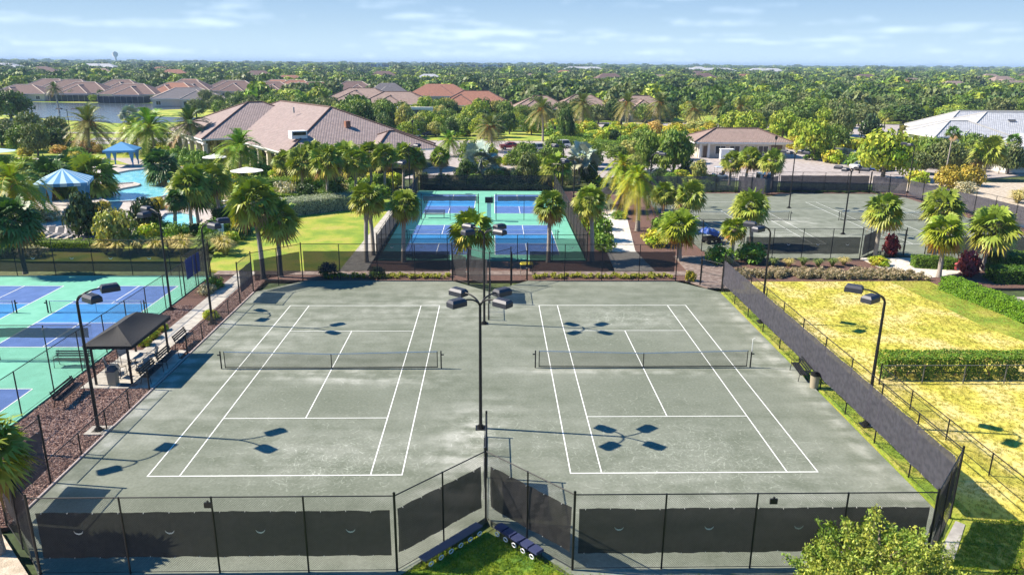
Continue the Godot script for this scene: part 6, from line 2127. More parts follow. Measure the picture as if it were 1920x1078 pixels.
	["oak", 163.3, -258.1, 6.5, 9.72, "spreading grey-green oak on the lawn behind the kiosk", "oaks behind the kiosk"],
	["oak", 173.5, -259.1, 7.2, 8.89, "spreading grey-green oak on the lawn behind the kiosk", "oaks behind the kiosk"],
	["oak", 159.1, -275.5, 7.5, 7.57, "spreading grey-green oak on the lawn behind the kiosk", "oaks behind the kiosk"],
	["oak", 173.5, -243.1, 6.8, 8.07, "spreading grey-green oak on the lawn behind the kiosk", "oaks behind the kiosk"],
	["oak", 114.6, -237.6, 7.6, 6.87, "spreading grey-green oak on the lawn behind the kiosk", "oaks behind the kiosk"],
	["oak", 89.0, -197.0, 6.5, 5.44, "spreading grey-green oak on the lawn behind the kiosk", "oaks behind the kiosk"],
	["oak", 120.5, -271.4, 7.8, 7.16, "spreading grey-green oak on the lawn behind the kiosk", "oaks behind the kiosk"],
]

const ORDINAL := ["first", "second", "third", "fourth", "fifth", "sixth", "seventh", "eighth", "ninth"]
const GRASSES := [[-34.2, -26.8], [-32.9, -27.8], [-31.5, -28.2], [-30.0, -28.4], [-28.8, -27.8], [-27.3, -29.2], [-25.6, -28.8], [-24.6, -27.2], [-26.4, -27.0], [-28.2, -26.6], [-30.8, -27.0], [-33.6, -29.2], [-35.8, -27.6], [-29.4, -29.6], [-26.6, -30.6]]

func build_plants() -> void:
	var i := 0
	for p in PLANTS:
		i += 1
		var l: String = p[5]
		match p[0]:
			"sabal":
				var c := "sabal%d" % (i % 3)
				if p[2] < -150: c = "far_sabal%d" % (i % 2)
				elif l.contains("dark"): c = "sabal_dark0"
				elif l.contains("yellow") or l.contains("orange"): c = "sabal_yellow0"
				elif l.contains("skirt") or l.contains("dead"): c = "sabal_skirt0"
				elif l.contains("pool deck") and i % 2: c = "sabal_dark0"
				palm("cabbage_palm", c, p[1], p[2], p[3], p[4], l, p[6], i)
			"date":
				var c := "date_dark0"
				if l.contains("yellow"): c = "date_yellow0"
				elif l.contains("bright") or l.contains("drooping") or l.contains("young"): c = "date_bright0"
				elif l.contains("blue"): c = "date_blue0"
				elif l.contains("along the road") or l.contains("orange"): c = "date_road0"
				palm("date_palm", c, p[1], p[2], p[3], p[4], l, p[6], i)
			"bismarck":
				palm("silver_palm", "bismarck0", p[1], p[2], p[3], p[4], l, p[6], i)
			"thin":
				palm("thin_palm", "thin0", p[1], p[2], p[3], p[4], l, p[6], i)
			_:
				var c := "oak%d" % (i % 2)
				var m := "leaf"
				if l.contains("magnolia"):
					c = "magnolia0"
					m = "glossy_leaf"
				elif l.contains("pale") or l.contains("small light"): c = "pale%d" % (i % 2)
				elif l.contains("light"): c = "light%d" % (i % 2)
				elif l.contains("dark"): c = "dark%d" % (i % 2)
				elif l.contains("grey"): c = "greyg%d" % (i % 2)
				broadleaf(c, p[1], p[2], p[3], p[4], l, p[6], i, "magnolia_tree" if m == "glossy_leaf" else "broadleaf_tree", m)
	palm("cabbage_palm", "sabal0", -17.75, 17.1, 5.6, 1.75, "cabbage palm hanging over the near fence corner by the mulch bed", "", 77)
	# the tree close outside the near fence
	var nt := thing("broadleaf_tree", "leafy light green tree standing close outside the near fence", "tree", Vector3(12.75, -0.05, 21.0))
	placed(part("trunk", crowns["limbs0"], M.branch, nt), Vector3.ZERO, Vector3(3.1, 3.3, 3.1))
	placed(part("crown", crowns["near_tree"], M.leaf, nt), Vector3.ZERO, Vector3(3.1, 3.45, 3.1), 0.4)
	# hedges
	hedge(Vector2(22.7, 1.2), Vector2(45, 1.2), 1.3, 1.35, "long gappy hedge with bare stems between the two dry lawns", Color(0.06, 0.15, 0.015), Color(0.19, 0.30, 0.025), 520.0, 0.05, 0.22)
	hedge(Vector2(36.9, -16.2), Vector2(38.6, -6.0), 1.3, 1.15, "bright green clipped hedge running from the palm along the lawn", Color(0.09, 0.22, 0.012), Color(0.20, 0.34, 0.02), 420.0, 0.05)
	hedge(Vector2(38.6, -6.0), Vector2(46.0, 4.0), 1.3, 1.15, "bright green clipped hedge continuing along the paver path", Color(0.09, 0.22, 0.012), Color(0.20, 0.34, 0.02), 300.0, 0.055)
	hedge(Vector2(42.2, -18.8), Vector2(56, -17.4), 2.0, 1.2, "dark green clipped corner hedge by the booted palm", Color(0.04, 0.11, 0.012), Color(0.12, 0.21, 0.02), 220.0, 0.06)
	hedge(Vector2(45.0, -23.0), Vector2(58, -23.5), 1.8, 1.3, "rounded green hedge before the rear court fence", Color(0.09, 0.19, 0.015), Color(0.19, 0.28, 0.03), 200.0, 0.06, 0.0, "hedges", 0.15)
	hedge(Vector2(38.0, -23.3), Vector2(41.4, -22.6), 1.3, 1.0, "small clipped hedge block by the rear court gate", Color(0.07, 0.16, 0.014), Color(0.16, 0.25, 0.02), 260.0, 0.055)
	hedge(Vector2(-25.5, -45.5), Vector2(-15.5, -52.5), 3.2, 1.7, "broad silvery hedge on the side lawn", Color(0.26, 0.31, 0.20), Color(0.40, 0.43, 0.31), 150.0, 0.07, 0.0, "hedges", 0.2)
	hedge(Vector2(-30, -39.8), Vector2(-25.5, -44.0), 1.8, 1.8, "dark clipped hedge round the wading pool", Color(0.04, 0.10, 0.014), Color(0.09, 0.16, 0.02), 190.0, 0.06)
	hedge(Vector2(-30.5, -53.5), Vector2(-17, -57.0), 2.2, 1.2, "lime green hedge along the clubhouse walk", Color(0.12, 0.22, 0.012), Color(0.26, 0.34, 0.02), 90.0, 0.08)
	hedge(Vector2(-40, -59), Vector2(-26, -66.0), 3.0, 1.6, "bright leafy hedge before the clubhouse porch", Color(0.10, 0.2, 0.012), Color(0.24, 0.32, 0.02), 80.0, 0.09, 0.0, "hedges", 0.2)
	hedge(Vector2(-44, -29.5), Vector2(-36.5, -29.0), 1.4, 0.9, "lime clipped hedge beyond the pickleball fence", Color(0.12, 0.22, 0.012), Color(0.26, 0.34, 0.02), 160.0, 0.06)
	hedge(Vector2(15, -128), Vector2(34, -108), 5.0, 1.6, "long green hedge bank along the car park road", Color(0.09, 0.18, 0.015), Color(0.2, 0.28, 0.03), 40.0, 0.13, 0.0, "hedges", 0.3)
	hedge(Vector2(112, -165), Vector2(140, -160), 3.5, 1.9, "yellow-topped hedge on the lawn beyond the magnolia", Color(0.06, 0.10, 0.012), Color(0.3, 0.24, 0.03), 30.0, 0.16)
	# shrubs near the courts: kind, x, z, h, r, label
	for s in [["bush_lime0", -19.4, -8.9, 0.7, 0.65, "lime green shrub at the foot of the lamp beyond the canopy"], ["bush_lime0", -21.7, -3.9, 0.6, 0.5, "lime green shrub in the path border nearest the canopy"], ["bush_lime0", -21.8, -5.2, 0.6, 0.55, "lime green shrub in the middle of the path border"], ["bush_lime0", -21.8, -6.6, 0.55, 0.5, "lime green shrub at the far end of the path border"],
		["bush0", 20.9, -24.6, 1.6, 1.5, "round leafy bush beside the rear fence by the blue covered cart"], ["bush0", 24.0, -25.0, 1.7, 1.9, "round leafy bush behind the small yellowish palm"],
		["bush_lime0", 35.2, -23.8, 0.8, 1.1, "low lime shrub at the foot of the leaning palm"], ["bush_red0", 38.2, -27.6, 2.0, 1.0, "crimson leaved shrub at the rear court gate"], ["bush_red0", 41.4, -20.6, 2.1, 1.3, "crimson leaved shrub between two palms by the long hedge"],
		["bush_yellow0", -46.2, -48.0, 1.3, 1.3, "yellow croton at the pool edge by the magnolia"], ["bush_yellow0", -40.3, -49.5, 1.5, 1.3, "yellow croton by the wading pool palms"], ["bush_yellow0", -34.2, -57.5, 0.8, 0.8, "small yellow shrub by the white lounger"], ["bush_gold0", -53.2, -64.6, 1.0, 1.2, "golden shrub on the pool peninsula"], ["bush_dark0", -55.4, -63.6, 1.2, 1.5, "dark shrub on the pool peninsula"],
		["bush0", 11.3, -33.5, 2.6, 1.5, "tall leafy bush between enclosure and shell path, fence end"], ["bush_lime0", 11.0, -39.0, 2.8, 1.5, "tall lime bush between enclosure and shell path"], ["bush0", 10.9, -29.2, 1.7, 1.4, "leafy bush at the corner of the pickleball enclosure"], ["bush_lime0", 16.6, -31.5, 1.5, 1.8, "yellow-green bush across the shell path"], ["bush0", 18.3, -36.0, 2.2, 1.7, "green bush below the bright palm by the rear courts"], ["bush0", 14.9, -44.8, 0.9, 1.2, "low green shrub by the garden shelter"],
		["bush_yellow0", 16.7, -18.6, 0.9, 0.55, "small yellow shrub at the gate by the windscreen end"], ["bush_grey0", -21.9, -15.0, 0.8, 0.9, "grey-green shrub by the fence hung with blue cloths"], ["bush0", -21.8, -16.5, 0.9, 0.9, "green shrub by the fence hung with blue cloths"],
		["bush_dark0", -13.6, -20.0, 1.2, 1.0, "dark shrub at the walkway mouth behind the far fence"], ["bush_dark0", -9.4, -19.6, 0.9, 0.9, "dark grassy clump behind the far fence screen"], ["bush_grey0", -42.0, -26.5, 1.0, 1.6, "grey shrub behind the tall pickleball fence"], ["bush_grey0", -46.5, -27.0, 1.2, 1.9, "silvery shrub beyond the dark palm"], ["bush_grey0", -49.5, -42.0, 1.4, 2.2, "grey bush by the striped cabana"],
		["bush_gold0", 68.0, -68.5, 3.2, 2.4, "big golden shrub bank beyond the rear court corner"], ["bush_gold0", 72.5, -71.0, 3.0, 2.4, "big golden shrub beside the pale trunk palm"], ["bush_lime0", 64.5, -70.5, 2.2, 2.0, "clipped lime dome under the golden shrubs"], ["bush_grey0", 68.0, -64.5, 1.6, 2.0, "grey variegated shrub under the golden bank"], ["bush0", 86.0, -73.5, 2.2, 3.0, "green shrub before the white gable"],
		["bush_lime0", 91.0, -70.0, 2.4, 2.6, "yellow-green bank at the dry border end"]]:
		bush(s[0], s[1], s[2], s[3], s[4], s[5], "", "shrub", "glossy_leaf" if s[0] == "bush_dark0" else "leaf")
	garden([-37, -31, -27, -33, -25, -30, -24.6, -36, -30, -38, -37, -34], 16, ["bush0", "bush_dark0", "bush_lime0", "bush_grey0"], 1.0, 2.0, 1.0, 1.7, "between wading pool and ornamental grasses", 523)
	# ornamental grasses behind the pickleball fence and on the dry border
	var gi := 0
	for g in GRASSES:
		gi += 1
		bush("grass_gold" if gi % 3 else "grass_green", g[0], g[1], 1.9, 1.7, "arching ornamental grass clump behind the tall pickleball fence", "ornamental grasses by the pickleball fence", "ornamental_grass")
	for g in [[72, -59], [75, -61], [78, -62.5], [74.5, -57.5], [78, -59.5], [81, -61], [84, -60], [77, -56], [80.5, -57], [84, -56.5], [70, -56], [87, -58], [83, -53], [88, -54], [79, -52]]:
		gi += 1
		bush("grass_gold", g[0], g[1], 1.7, 2.0, "golden ornamental grass clump on the dry border", "ornamental grasses on the dry border", "ornamental_grass")
	for g in [[25.5, -23.6], [26.8, -23.3], [28.2, -23.6], [29.4, -23.2], [30.8, -23.4], [32.0, -23.8]]:
		gi += 1
		bush("grass_green" if gi % 4 else "grass_gold", g[0], g[1], 1.0, 1.0, "dark grass clump below the front fence of the rear courts", "grass clumps below the rear fence", "ornamental_grass")
	# flowering border between lawn and rear courts
	var xs := []
	rng.seed = 61
	for k in 220:
		var x := rng.randf_range(21.0, 37.0)
		xs.append(Transform3D(Basis(Vector3.UP, rng.randf() * TAU) * Basis.from_scale(Vector3(0.5, rng.randf_range(0.35, 0.6), 0.5)), Vector3(x, -0.08, rng.randf_range(-21.2, -19.2) + 0.03 * (x - 29))))
	scatter("border_planting", leaf_crown(401, 7, 60, 0.12, Color(0.20, 0.18, 0.08), Color(0.34, 0.28, 0.19), 0.0, 0.55, 0.45), M.leaf, xs, "pinkish flowering border planting between dry lawn and rear courts", "planting")
	xs = []
	for k in 260:
		var x := rng.randf_range(-13.5, 15.4)
		if absf(x) < 3.3: continue
		xs.append(Transform3D(Basis(Vector3.UP, rng.randf() * TAU) * Basis.from_scale(Vector3.ONE * rng.randf_range(0.3, 0.55)), Vector3(x, -0.06, rng.randf_range(-20.2, -19.2))))
	scatter("bed_planting", crowns.bromeliad, M.leaf, xs, "yellow-green strappy plants in the bed behind the far fence", "planting")
	xs = []
	for k in 160:
		xs.append(Transform3D(Basis(Vector3.UP, rng.randf() * TAU) * Basis.from_scale(Vector3(0.7, rng.randf_range(0.3, 0.7), 0.7)), Vector3(rng.randf_range(-10, 8.4), -0.08, rng.randf_range(-67.5, -65.0))))
	for k in 240:
		xs.append(Transform3D(Basis(Vector3.UP, rng.randf() * TAU) * Basis.from_scale(Vector3(0.6, rng.randf_range(0.3, 0.7), 0.6)), Vector3(rng.randf_range(21, 56), -0.08, rng.randf_range(-65.6, -63.9))))
	scatter("fence_planting", crowns.bush_dark0, M.leaf, xs, "low dark planting along the back fences before the car park", "planting")
	# mulch chips and grass
	var chip := MB.new()
	chip.box(Vector3.ZERO, Vector3(0.09, 0.02, 0.03), Color(0.24, 0.13, 0.10))
	var mixed := MB.new()
	mixed.box(Vector3(0, 0, 0), Vector3(0.10, 0.02, 0.032), Color(0.30, 0.18, 0.14))
	mixed.box(Vector3(0.05, 0.012, 0.06), Vector3(0.03, 0.018, 0.08), Color(0.13, 0.07, 0.055))
	mixed.box(Vector3(-0.06, 0.01, -0.05), Vector3(0.07, 0.016, 0.025), Color(0.38, 0.27, 0.23))
	scatter("mulch_chips", mixed.mesh(), M.branch, in_poly(P([-23.2, -12, -21.6, -12, -22.4, -3, -22.4, 2.8, -18.5, 2.8, -18.5, 15.3, -21.8, 15.7, -28, 16.4, -28, 12, -23.2, 9]), 22000, 71, -0.045, 0.6, 1.3, true), "loose reddish mulch chips covering the bed by the canopy", "mulch")
	scatter("mulch_chips", mixed.mesh(), M.branch, in_poly(P([-19.9, -20, -18.5, -20, -18.5, -3.2, -19.9, -3.2]), 5000, 72, -0.045, 0.6, 1.3, true), "loose reddish mulch chips in the strip between path and clay", "mulch")
	var blades := tuft(81, 9, 0.075, 0.06, Color(0.42, 0.36, 0.08), Color(0.26, 0.28, 0.05), 0.006)
	scatter("grass", blades, M.leaf, in_poly(P([19.2, -18.4, 36.8, -18.6, 37.4, -7, 44, 4, 44, 22, 19.2, 22]), 34000, 82, -0.06, 0.7, 1.4), "short dry straw-coloured grass of the lawn beside the windscreen", "grass")
	var lush := tuft(83, 9, 0.09, 0.07, Color(0.09, 0.20, 0.015), Color(0.24, 0.30, 0.02), 0.007)
	var lp := in_poly(P([-3.6, 18.9, 0, 16.1, 3.4, 18.7, 15, 18.9, 19.6, 15.6, 22, 15.6, 22, 24, -4, 24]), 16000, 84, -0.05, 0.7, 1.4)
	lp.append_array(in_poly(P([18.45, -15, 19.6, -15.4, 19.6, 16, 18.45, 15.4]), 1200, 85, -0.05, 0.6, 1.2))
	scatter("grass", lush, M.leaf, lp, "short green grass along the near fence and under the windscreen", "grass")

func build_background() -> void:
	build_clubhouse()
	build_kiosk()
	var hg := "tiled roof houses by the pond"
	house(-207, -306, 22, 15, 0.1, 3.0, 3.6, "roof_brown", "stucco", "brown tiled house by the pond with the big tree before it", hg, "ridge_light", false, 1)
	house(-186, -318, 24, 16, 0.05, 3.0, 4.6, "roof_brown", "stucco", "brown tiled house with a screened pool cage facing the pond", hg, "ridge_light", true, 2)
	house(-160, -308, 24, 15, 0.0, 3.0, 4.2, "roof_brown", "stucco", "wide brown tiled house with screened cage by the pond end", hg, "ridge_light", true, 3)
	house(-146, -320, 22, 15, 0.0, 3.2, 4.4, "roof_terracotta", "stucco", "reddish tiled house with pool cage beyond the pond lawn", hg, "ridge_light", true, 4)
	house(-123, -274, 26, 17, 0.35, 3.0, 3.8, "roof_slate", "stucco", "dark hip roofed house nearest the clubhouse", hg, "ridge_light", false, 5)
	house(-136, -366, 24, 15, 0.1, 3.2, 4.4, "roof_brown", "stucco", "brown house in the second row behind the dark hip roof", hg, "ridge_light", false, 6)
	house(-118, -388, 23, 15, -0.1, 3.2, 4.4, "roof_terracotta", "stucco", "reddish house in the second row behind the clubhouse", hg, "ridge_light", false, 7)
	house(-160, -372, 22, 15, 0.1, 3.2, 4.8, "roof_terracotta", "stucco", "terracotta house with a raised centre roof in the second row", hg, "ridge_light", false, 8)
	house(-98, -352, 22, 15, 0.0, 3.0, 4.0, "roof_brown", "stucco", "low brown house behind the clubhouse ridge", hg, "ridge_light", false, 9)
	house(-232, -372, 24, 16, 0.1, 3.2, 4.4, "roof_brown", "stucco", "brown house in the second row behind the big pond tree", hg, "ridge_light", false, 10)
	for a in [[-128, -350, "roof_brown", "brown roofed house squeezed between two reddish ones"], [-106, -334, "roof_brown", "brown house with pale ridges near the dark hip roof"], [-84, -330, "roof_terracotta", "reddish house closest to the slate roof"], [-70, -352, "roof_brown", "brown house in the last row before the slate roof"], [-186, -352, "roof_brown", "brown house above the pool cages"], [-208, -348, "roof_brown", "brown house above the first pond house"], [-150, -345, "roof_brown", "brown house above the reddish pond house"], [-104, -372, "roof_terracotta", "reddish house at the wood edge behind the clubhouse"]]:
		house(a[0], a[1], 23, 15, 0.08, 3.3, 4.6, a[2], "stucco", a[3], hg, "ridge_light", false, int(-a[0]))
	var mg := "tiled roof houses behind the clubhouse"
	house(-52, -268, 27, 17, 0.0, 3.1, 4.2, "roof_tan", "stucco", "broad tan tiled house behind the clubhouse", mg, "ridge_dark", false, 11)
	house(-46, -300, 20, 14, 0.2, 3.4, 5.2, "roof_slate", "stucco", "slate grey roofed house above the tan roofs", mg, "", false, 12)
	house(-34, -236, 25, 16, 0.05, 3.2, 4.0, "roof_tan", "grey_stucco", "tan tiled house with grey walls behind the round tree", mg, "ridge_dark", false, 13)
	house(-24, -312, 28, 16, 0.0, 3.2, 4.8, "roof_terracotta", "stucco", "bright terracotta house at the edge of the wood", mg, "", false, 14)
	house(-6, -238, 25, 16, 0.0, 3.2, 4.4, "roof_terracotta", "stucco", "orange tiled house behind the round dark tree", mg, "ridge_dark", false, 15)
	var rg := "tan houses behind the date palm row"
	house(16, -216, 18, 14, 0.0, 3.1, 3.8, "roof_tan", "stucco", "tan tiled house behind the first date palms of the row", rg, "ridge_dark", false, 16)
	house(30, -214, 20, 15, 0.0, 3.2, 4.2, "roof_tan", "stucco", "tan tiled house with dark garage opening behind the palm row", rg, "ridge_dark", false, 17)
	house(48, -210, 20, 14, 0.0, 3.2, 4.2, "roof_tan", "stucco", "tan tiled house at the end of the palm row", rg, "ridge_dark", false, 18)
	var fg := "far terracotta roofs in the trees"
	for a in [[212, -500], [277, -480], [322, -548], [290, -440], [255, -740], [146, -640], [38, -660], [-133, -470], [420, -620], [470, -700], [350, -470]]:
		house(a[0], a[1], 26, 17, 0.2, 3.4, 5.4, "roof_terracotta" if int(absf(a[0])) % 2 else "roof_tan", "stucco", "small tiled roof showing between far trees", fg, "", false, int(absf(a[0])))
	for a in [[-300, -520], [-260, -600], [-340, -640], [-420, -700], [-180, -560], [-90, -600], [90, -560], [180, -620], [330, -640], [400, -560], [520, -760], [600, -820], [-480, -800], [-380, -860], [240, -860], [80, -820]]:
		house(a[0], a[1], 30, 20, 0.15, 4.0, 6.5, ["roof_brown", "roof_tan", "roof_terracotta"][int(absf(a[0])) % 3], "stucco", "distant tiled roof half hidden in the far wood", "distant roofs in the far wood", "", false, int(absf(a[0])))
	for a in [[-620, -950, 60, 24], [-520, -1000, 50, 20], [330, -1150, 90, 26], [430, -1180, 60, 22], [150, -1250, 70, 24]]:
		house(a[0], a[1], a[2], a[3], 0.0, 8.0, 5.0, "roof_grey", "white_stucco", "long pale low building near the horizon", "pale buildings near the horizon", "", false, int(absf(a[0])))
	house(-46, -520, 24, 16, 0.0, 5.0, 4.5, "roof_grey", "white_stucco", "white house with pale grey roof above the terracotta roofs", "", "", false, 41)
	# grey roofs by the dry border
	var g := thing("grey_roof_house", "large white house with pale grey hip roofs behind the golden shrubs", "house", Vector3(99, -0.1, -116))
	for b in [[0.0, -22.0, 52.0, 22.0, 4.4], [-6.0, -12.0, 16.0, 12.0, 2.8], [6.0, -34.0, 44.0, 16.0, 3.8]]:
		var w := MB.new()
		w.box(Vector3(b[0] + b[2] / 2, 1.6, b[1] + b[3] / 2), Vector3(b[2] - 1.0, 3.2, b[3] - 1.0))
		part("wall", w, M.white_stucco, g)
		hip_roof(g, "roof", Vector3(b[0], 3.3, b[1]), b[2], b[3], b[4], 0.4, M.roof_grey, M.grey_stucco)
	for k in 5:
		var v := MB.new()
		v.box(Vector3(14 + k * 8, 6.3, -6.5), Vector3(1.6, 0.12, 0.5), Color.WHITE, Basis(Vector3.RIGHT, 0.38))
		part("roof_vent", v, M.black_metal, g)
	for k in 4:
		window_on(g, Vector3(4 + k * 9, 1.6, -0.48), 2.2, 1.6, 0.0)
	var wh := thing("gabled_house", "white gabled house with salmon roof beyond the thin palms", "house", Vector3(96, -0.1, -90))
	var ww := MB.new()
	ww.box(Vector3(0, 1.6, 0), Vector3(16, 3.2, 9))
	ww.tri(Vector3(-8, 3.2, 4.5), Vector3(8, 3.2, 4.5), Vector3(0, 5.8, 4.5))
	part("wall", ww, M.white_stucco, wh)
	for s in [-1.0, 1.0]:
		var rf := MB.new()
		var p := Vector3(s * 8.6, 3.0, 5.0)
		var q := Vector3(s * 8.6, 3.0, -5.0)
		rf.quv(p, q, Vector3(0, 5.95, -5.0), Vector3(0, 5.95, 5.0), Vector2(0, 0), Vector2(10, 0), Vector2(10, -9), Vector2(0, -9))
		part("roof", rf, M.roof_pink if s > 0 else M.roof_grey, wh)
	for x in [-4.5, 3.0]:
		var bx := MB.new()
		bx.box(Vector3(x, 1.9, 4.52), Vector3(2.6, 0.35, 0.1))
		part("window", bx, M.window_glass, wh)
	# flats far away
	rng.seed = 77
	for b in [[-112, -1480, 5], [-60, -1500, 5], [-6, -1520, 5], [-190, -1340, 3]]:
		var t := thing("apartment_block", "far white and blue-grey block of flats beyond the woods", "building", Vector3(b[0], -0.1, b[1]), 0.0, "far blocks of flats")
		for k in b[2]:
			var m := MB.new()
			m.box(Vector3((k - 2) * 10.0, 7.0 + (k % 2), 0), Vector3(9.8, 14.0 + 2.0 * (k % 2), 14))
			part("bay", m, M.white_stucco if k % 2 else M.blue_grey_stucco, t)
			for f in 4:
				window_on(t, Vector3((k - 2) * 10.0, 2.5 + f * 3.4, 7.0), 4.0, 1.8, 0.0)
		var rf := MB.new()
		rf.box(Vector3(0, 15.2, -1), Vector3(b[2] * 10.0 + 1.0, 0.6, 12))
		part("roof", rf, M.roof_slate, t)
	# cars
	car(3.9, -118.2, 0.15, "car_red", false, "crimson car parked beside the date palm with fruit")
	car(8.6, -113.4, 0.4, "car_silver", true, "silver SUV parked beside the black car")
	car(10.0, -105.5, 0.5, "car_black", false, "black car parked under the grey-green tree")
	car(14.5, -121.0, 0.3, "car_white", true, "white SUV parked under the dark upright tree")
	car(-15.0, -146.0, 0.2, "car_navy", false, "dark blue car parked by the clubhouse mural wall")
	car(64.5, -88.5, 0.5, "car_silver", false, "pale blue-silver car parked nearer the kiosk by another car")
	car(67.6, -87.2, 0.5, "car_blue", false, "bright blue car parked next to the large light tree")
	car(31.4, -79.5, 0.1, "car_navy", true, "dark SUV parked behind the rear court fence by the round tree")
	car(26.5, -78.5, 0.1, "car_silver", false, "grey car parked behind the rear court fence by the hedge")
	golf_cart(-18.5, -143.0, 0.4, "white roofed golf cart next to the dark blue car")
	golf_cart(36.2, -77.0, 0.1, "white roofed golf cart near the round tree and dark SUV")
	work_truck(39.6, -69.6, PI / 2 + 0.25)
	# mural wall beside the clubhouse
	var mw := thing("mural_wall", "white framed gateway with a dark blue panel at the car park entrance", "wall", Vector3(-20.8, -0.05, -166))
	for x in [-4.2, 4.2]:
		var c := MB.new()
		c.box(Vector3(x, 2.6, 0), Vector3(1.0, 5.2, 1.0))
		part("pillar", c, M.white_stucco, mw)
	var bm := MB.new()
	bm.box(Vector3(0, 5.5, 0), Vector3(9.6, 0.7, 1.2))
	part("beam", bm, M.white_stucco, mw)
	var pn := MB.new()
	pn.box(Vector3(0, 2.55, -0.3), Vector3(7.4, 5.1, 0.2))
	part("panel", pn, M.blue_grey_stucco, mw)
	# water tower near the horizon
	var wt := thing("water_tower", "pale water tower on a slim stem rising above the far wood", "tower", Vector3(-1165, 0, -2400))
	var ws := MB.new()
	ws.tube([Vector3(0, 0, 0), Vector3(0, 28, 0)], [4.5, 2.4], 12)
	part("stem", ws, M.white_stucco, wt)
	var wb := MB.new()
	wb.tube([Vector3(0, 26, 0), Vector3(0, 32, 0), Vector3(0, 38, 0), Vector3(0, 43, 0)], [3.0, 8.0, 8.6, 3.0], 16)
	part("tank", wb, M.white_stucco, wt)
	build_person()
	# pool furniture
	cabana(Vector3(-51.6, 0.05, -50.6), 0.35, "blue cabana with pale striped roof at the pool by the magnolia", true)
	cabana(Vector3(-62.5, 0.05, -88.5), 0.2, "plain blue cabana beyond the pool under the palms", false, 1.3)
	parasol(Vector3(-45.5, 0.05, -84), 2.0, "white parasol before the clubhouse porch", "trim_white")
	parasol(Vector3(-35.4, 0.0, -68.5), 2.4, "white parasol beside the drooping date palm", "trim_white")
	parasol(Vector3(-86.0, -0.05, -92), 3.2, "pale blue parasol on the lawn beyond the date palm", "cabana_pale")
	for i in 9:
		lounger(Vector3(-48.2 + i * 1.15, 0.05, -44.3 + i * 1.05), 0.6, "sling_grey", "%s grey sling lounger from the cabana in the angled row" % ORDINAL[i], "sun loungers in the row below the cabana")
	for i in 8:
		lounger(Vector3(-45.8 + i * 1.05, 0.05, -34.8 + 0.25 * i), 0.15, "sling_grey", "%s dark sling lounger from the pool lawn end of its row" % ORDINAL[i], "sun loungers along the pool lawn")
	for i in 5:
		lounger(Vector3(-41.2 + i * 0.8, 0.05, -41.0 + i * 1.2), 0.5, "sling_grey", "%s grey sling lounger from the cabana in the row between magnolias" % ORDINAL[i], "sun loungers near the magnolias")
	lounger(Vector3(-33.4, 0.05, -53.4), -0.5, "white_paint", "white sun lounger among the palms by the wading pool", "")
	# service box behind the pale shrub
	var pb := thing("utility_cabinet", "white utility cabinet beside the dark hedge and lamp", "cabinet", Vector3(-27.2, -0.05, -32.5), 0.3)
	var p1 := MB.new()
	p1.box(Vector3(0, 0.9, 0), Vector3(0.7, 1.8, 0.5))
	part("body", p1, M.white_paint, pb)
	var p2 := MB.new()
	p2.box(Vector3(0.55, 1.1, 0), Vector3(0.3, 1.4, 0.4))
	part("side_box", p2, M.cabana_pale, pb)
	# shelter beside the shell path
	var sh := thing("garden_shelter", "dark roofed shelter over seats beside the shell path", "shelter", Vector3(14.6, 0, -48.8))
	for x in [-1.4, 1.4]:
		for z in [-1.2, 1.2]:
			var p := MB.new()
			p.box(Vector3(x, 1.2, z), Vector3(0.1, 2.4, 0.1))
			part("post", p, M.black_metal, sh)
	var sr := MB.new()
	sr.taper(Vector3(0, 2.75, 0), Vector3(3.6, 0.7, 3.2), Vector2(0.4, 0.3))
	part("roof", sr, M.canopy_cloth, sh)
	slat_bench(Vector3(15.3, 0, -48.6), 0.0, 1.7, "dark slatted bench under the garden shelter", M.black_metal)
	build_gardens()
	build_woods()

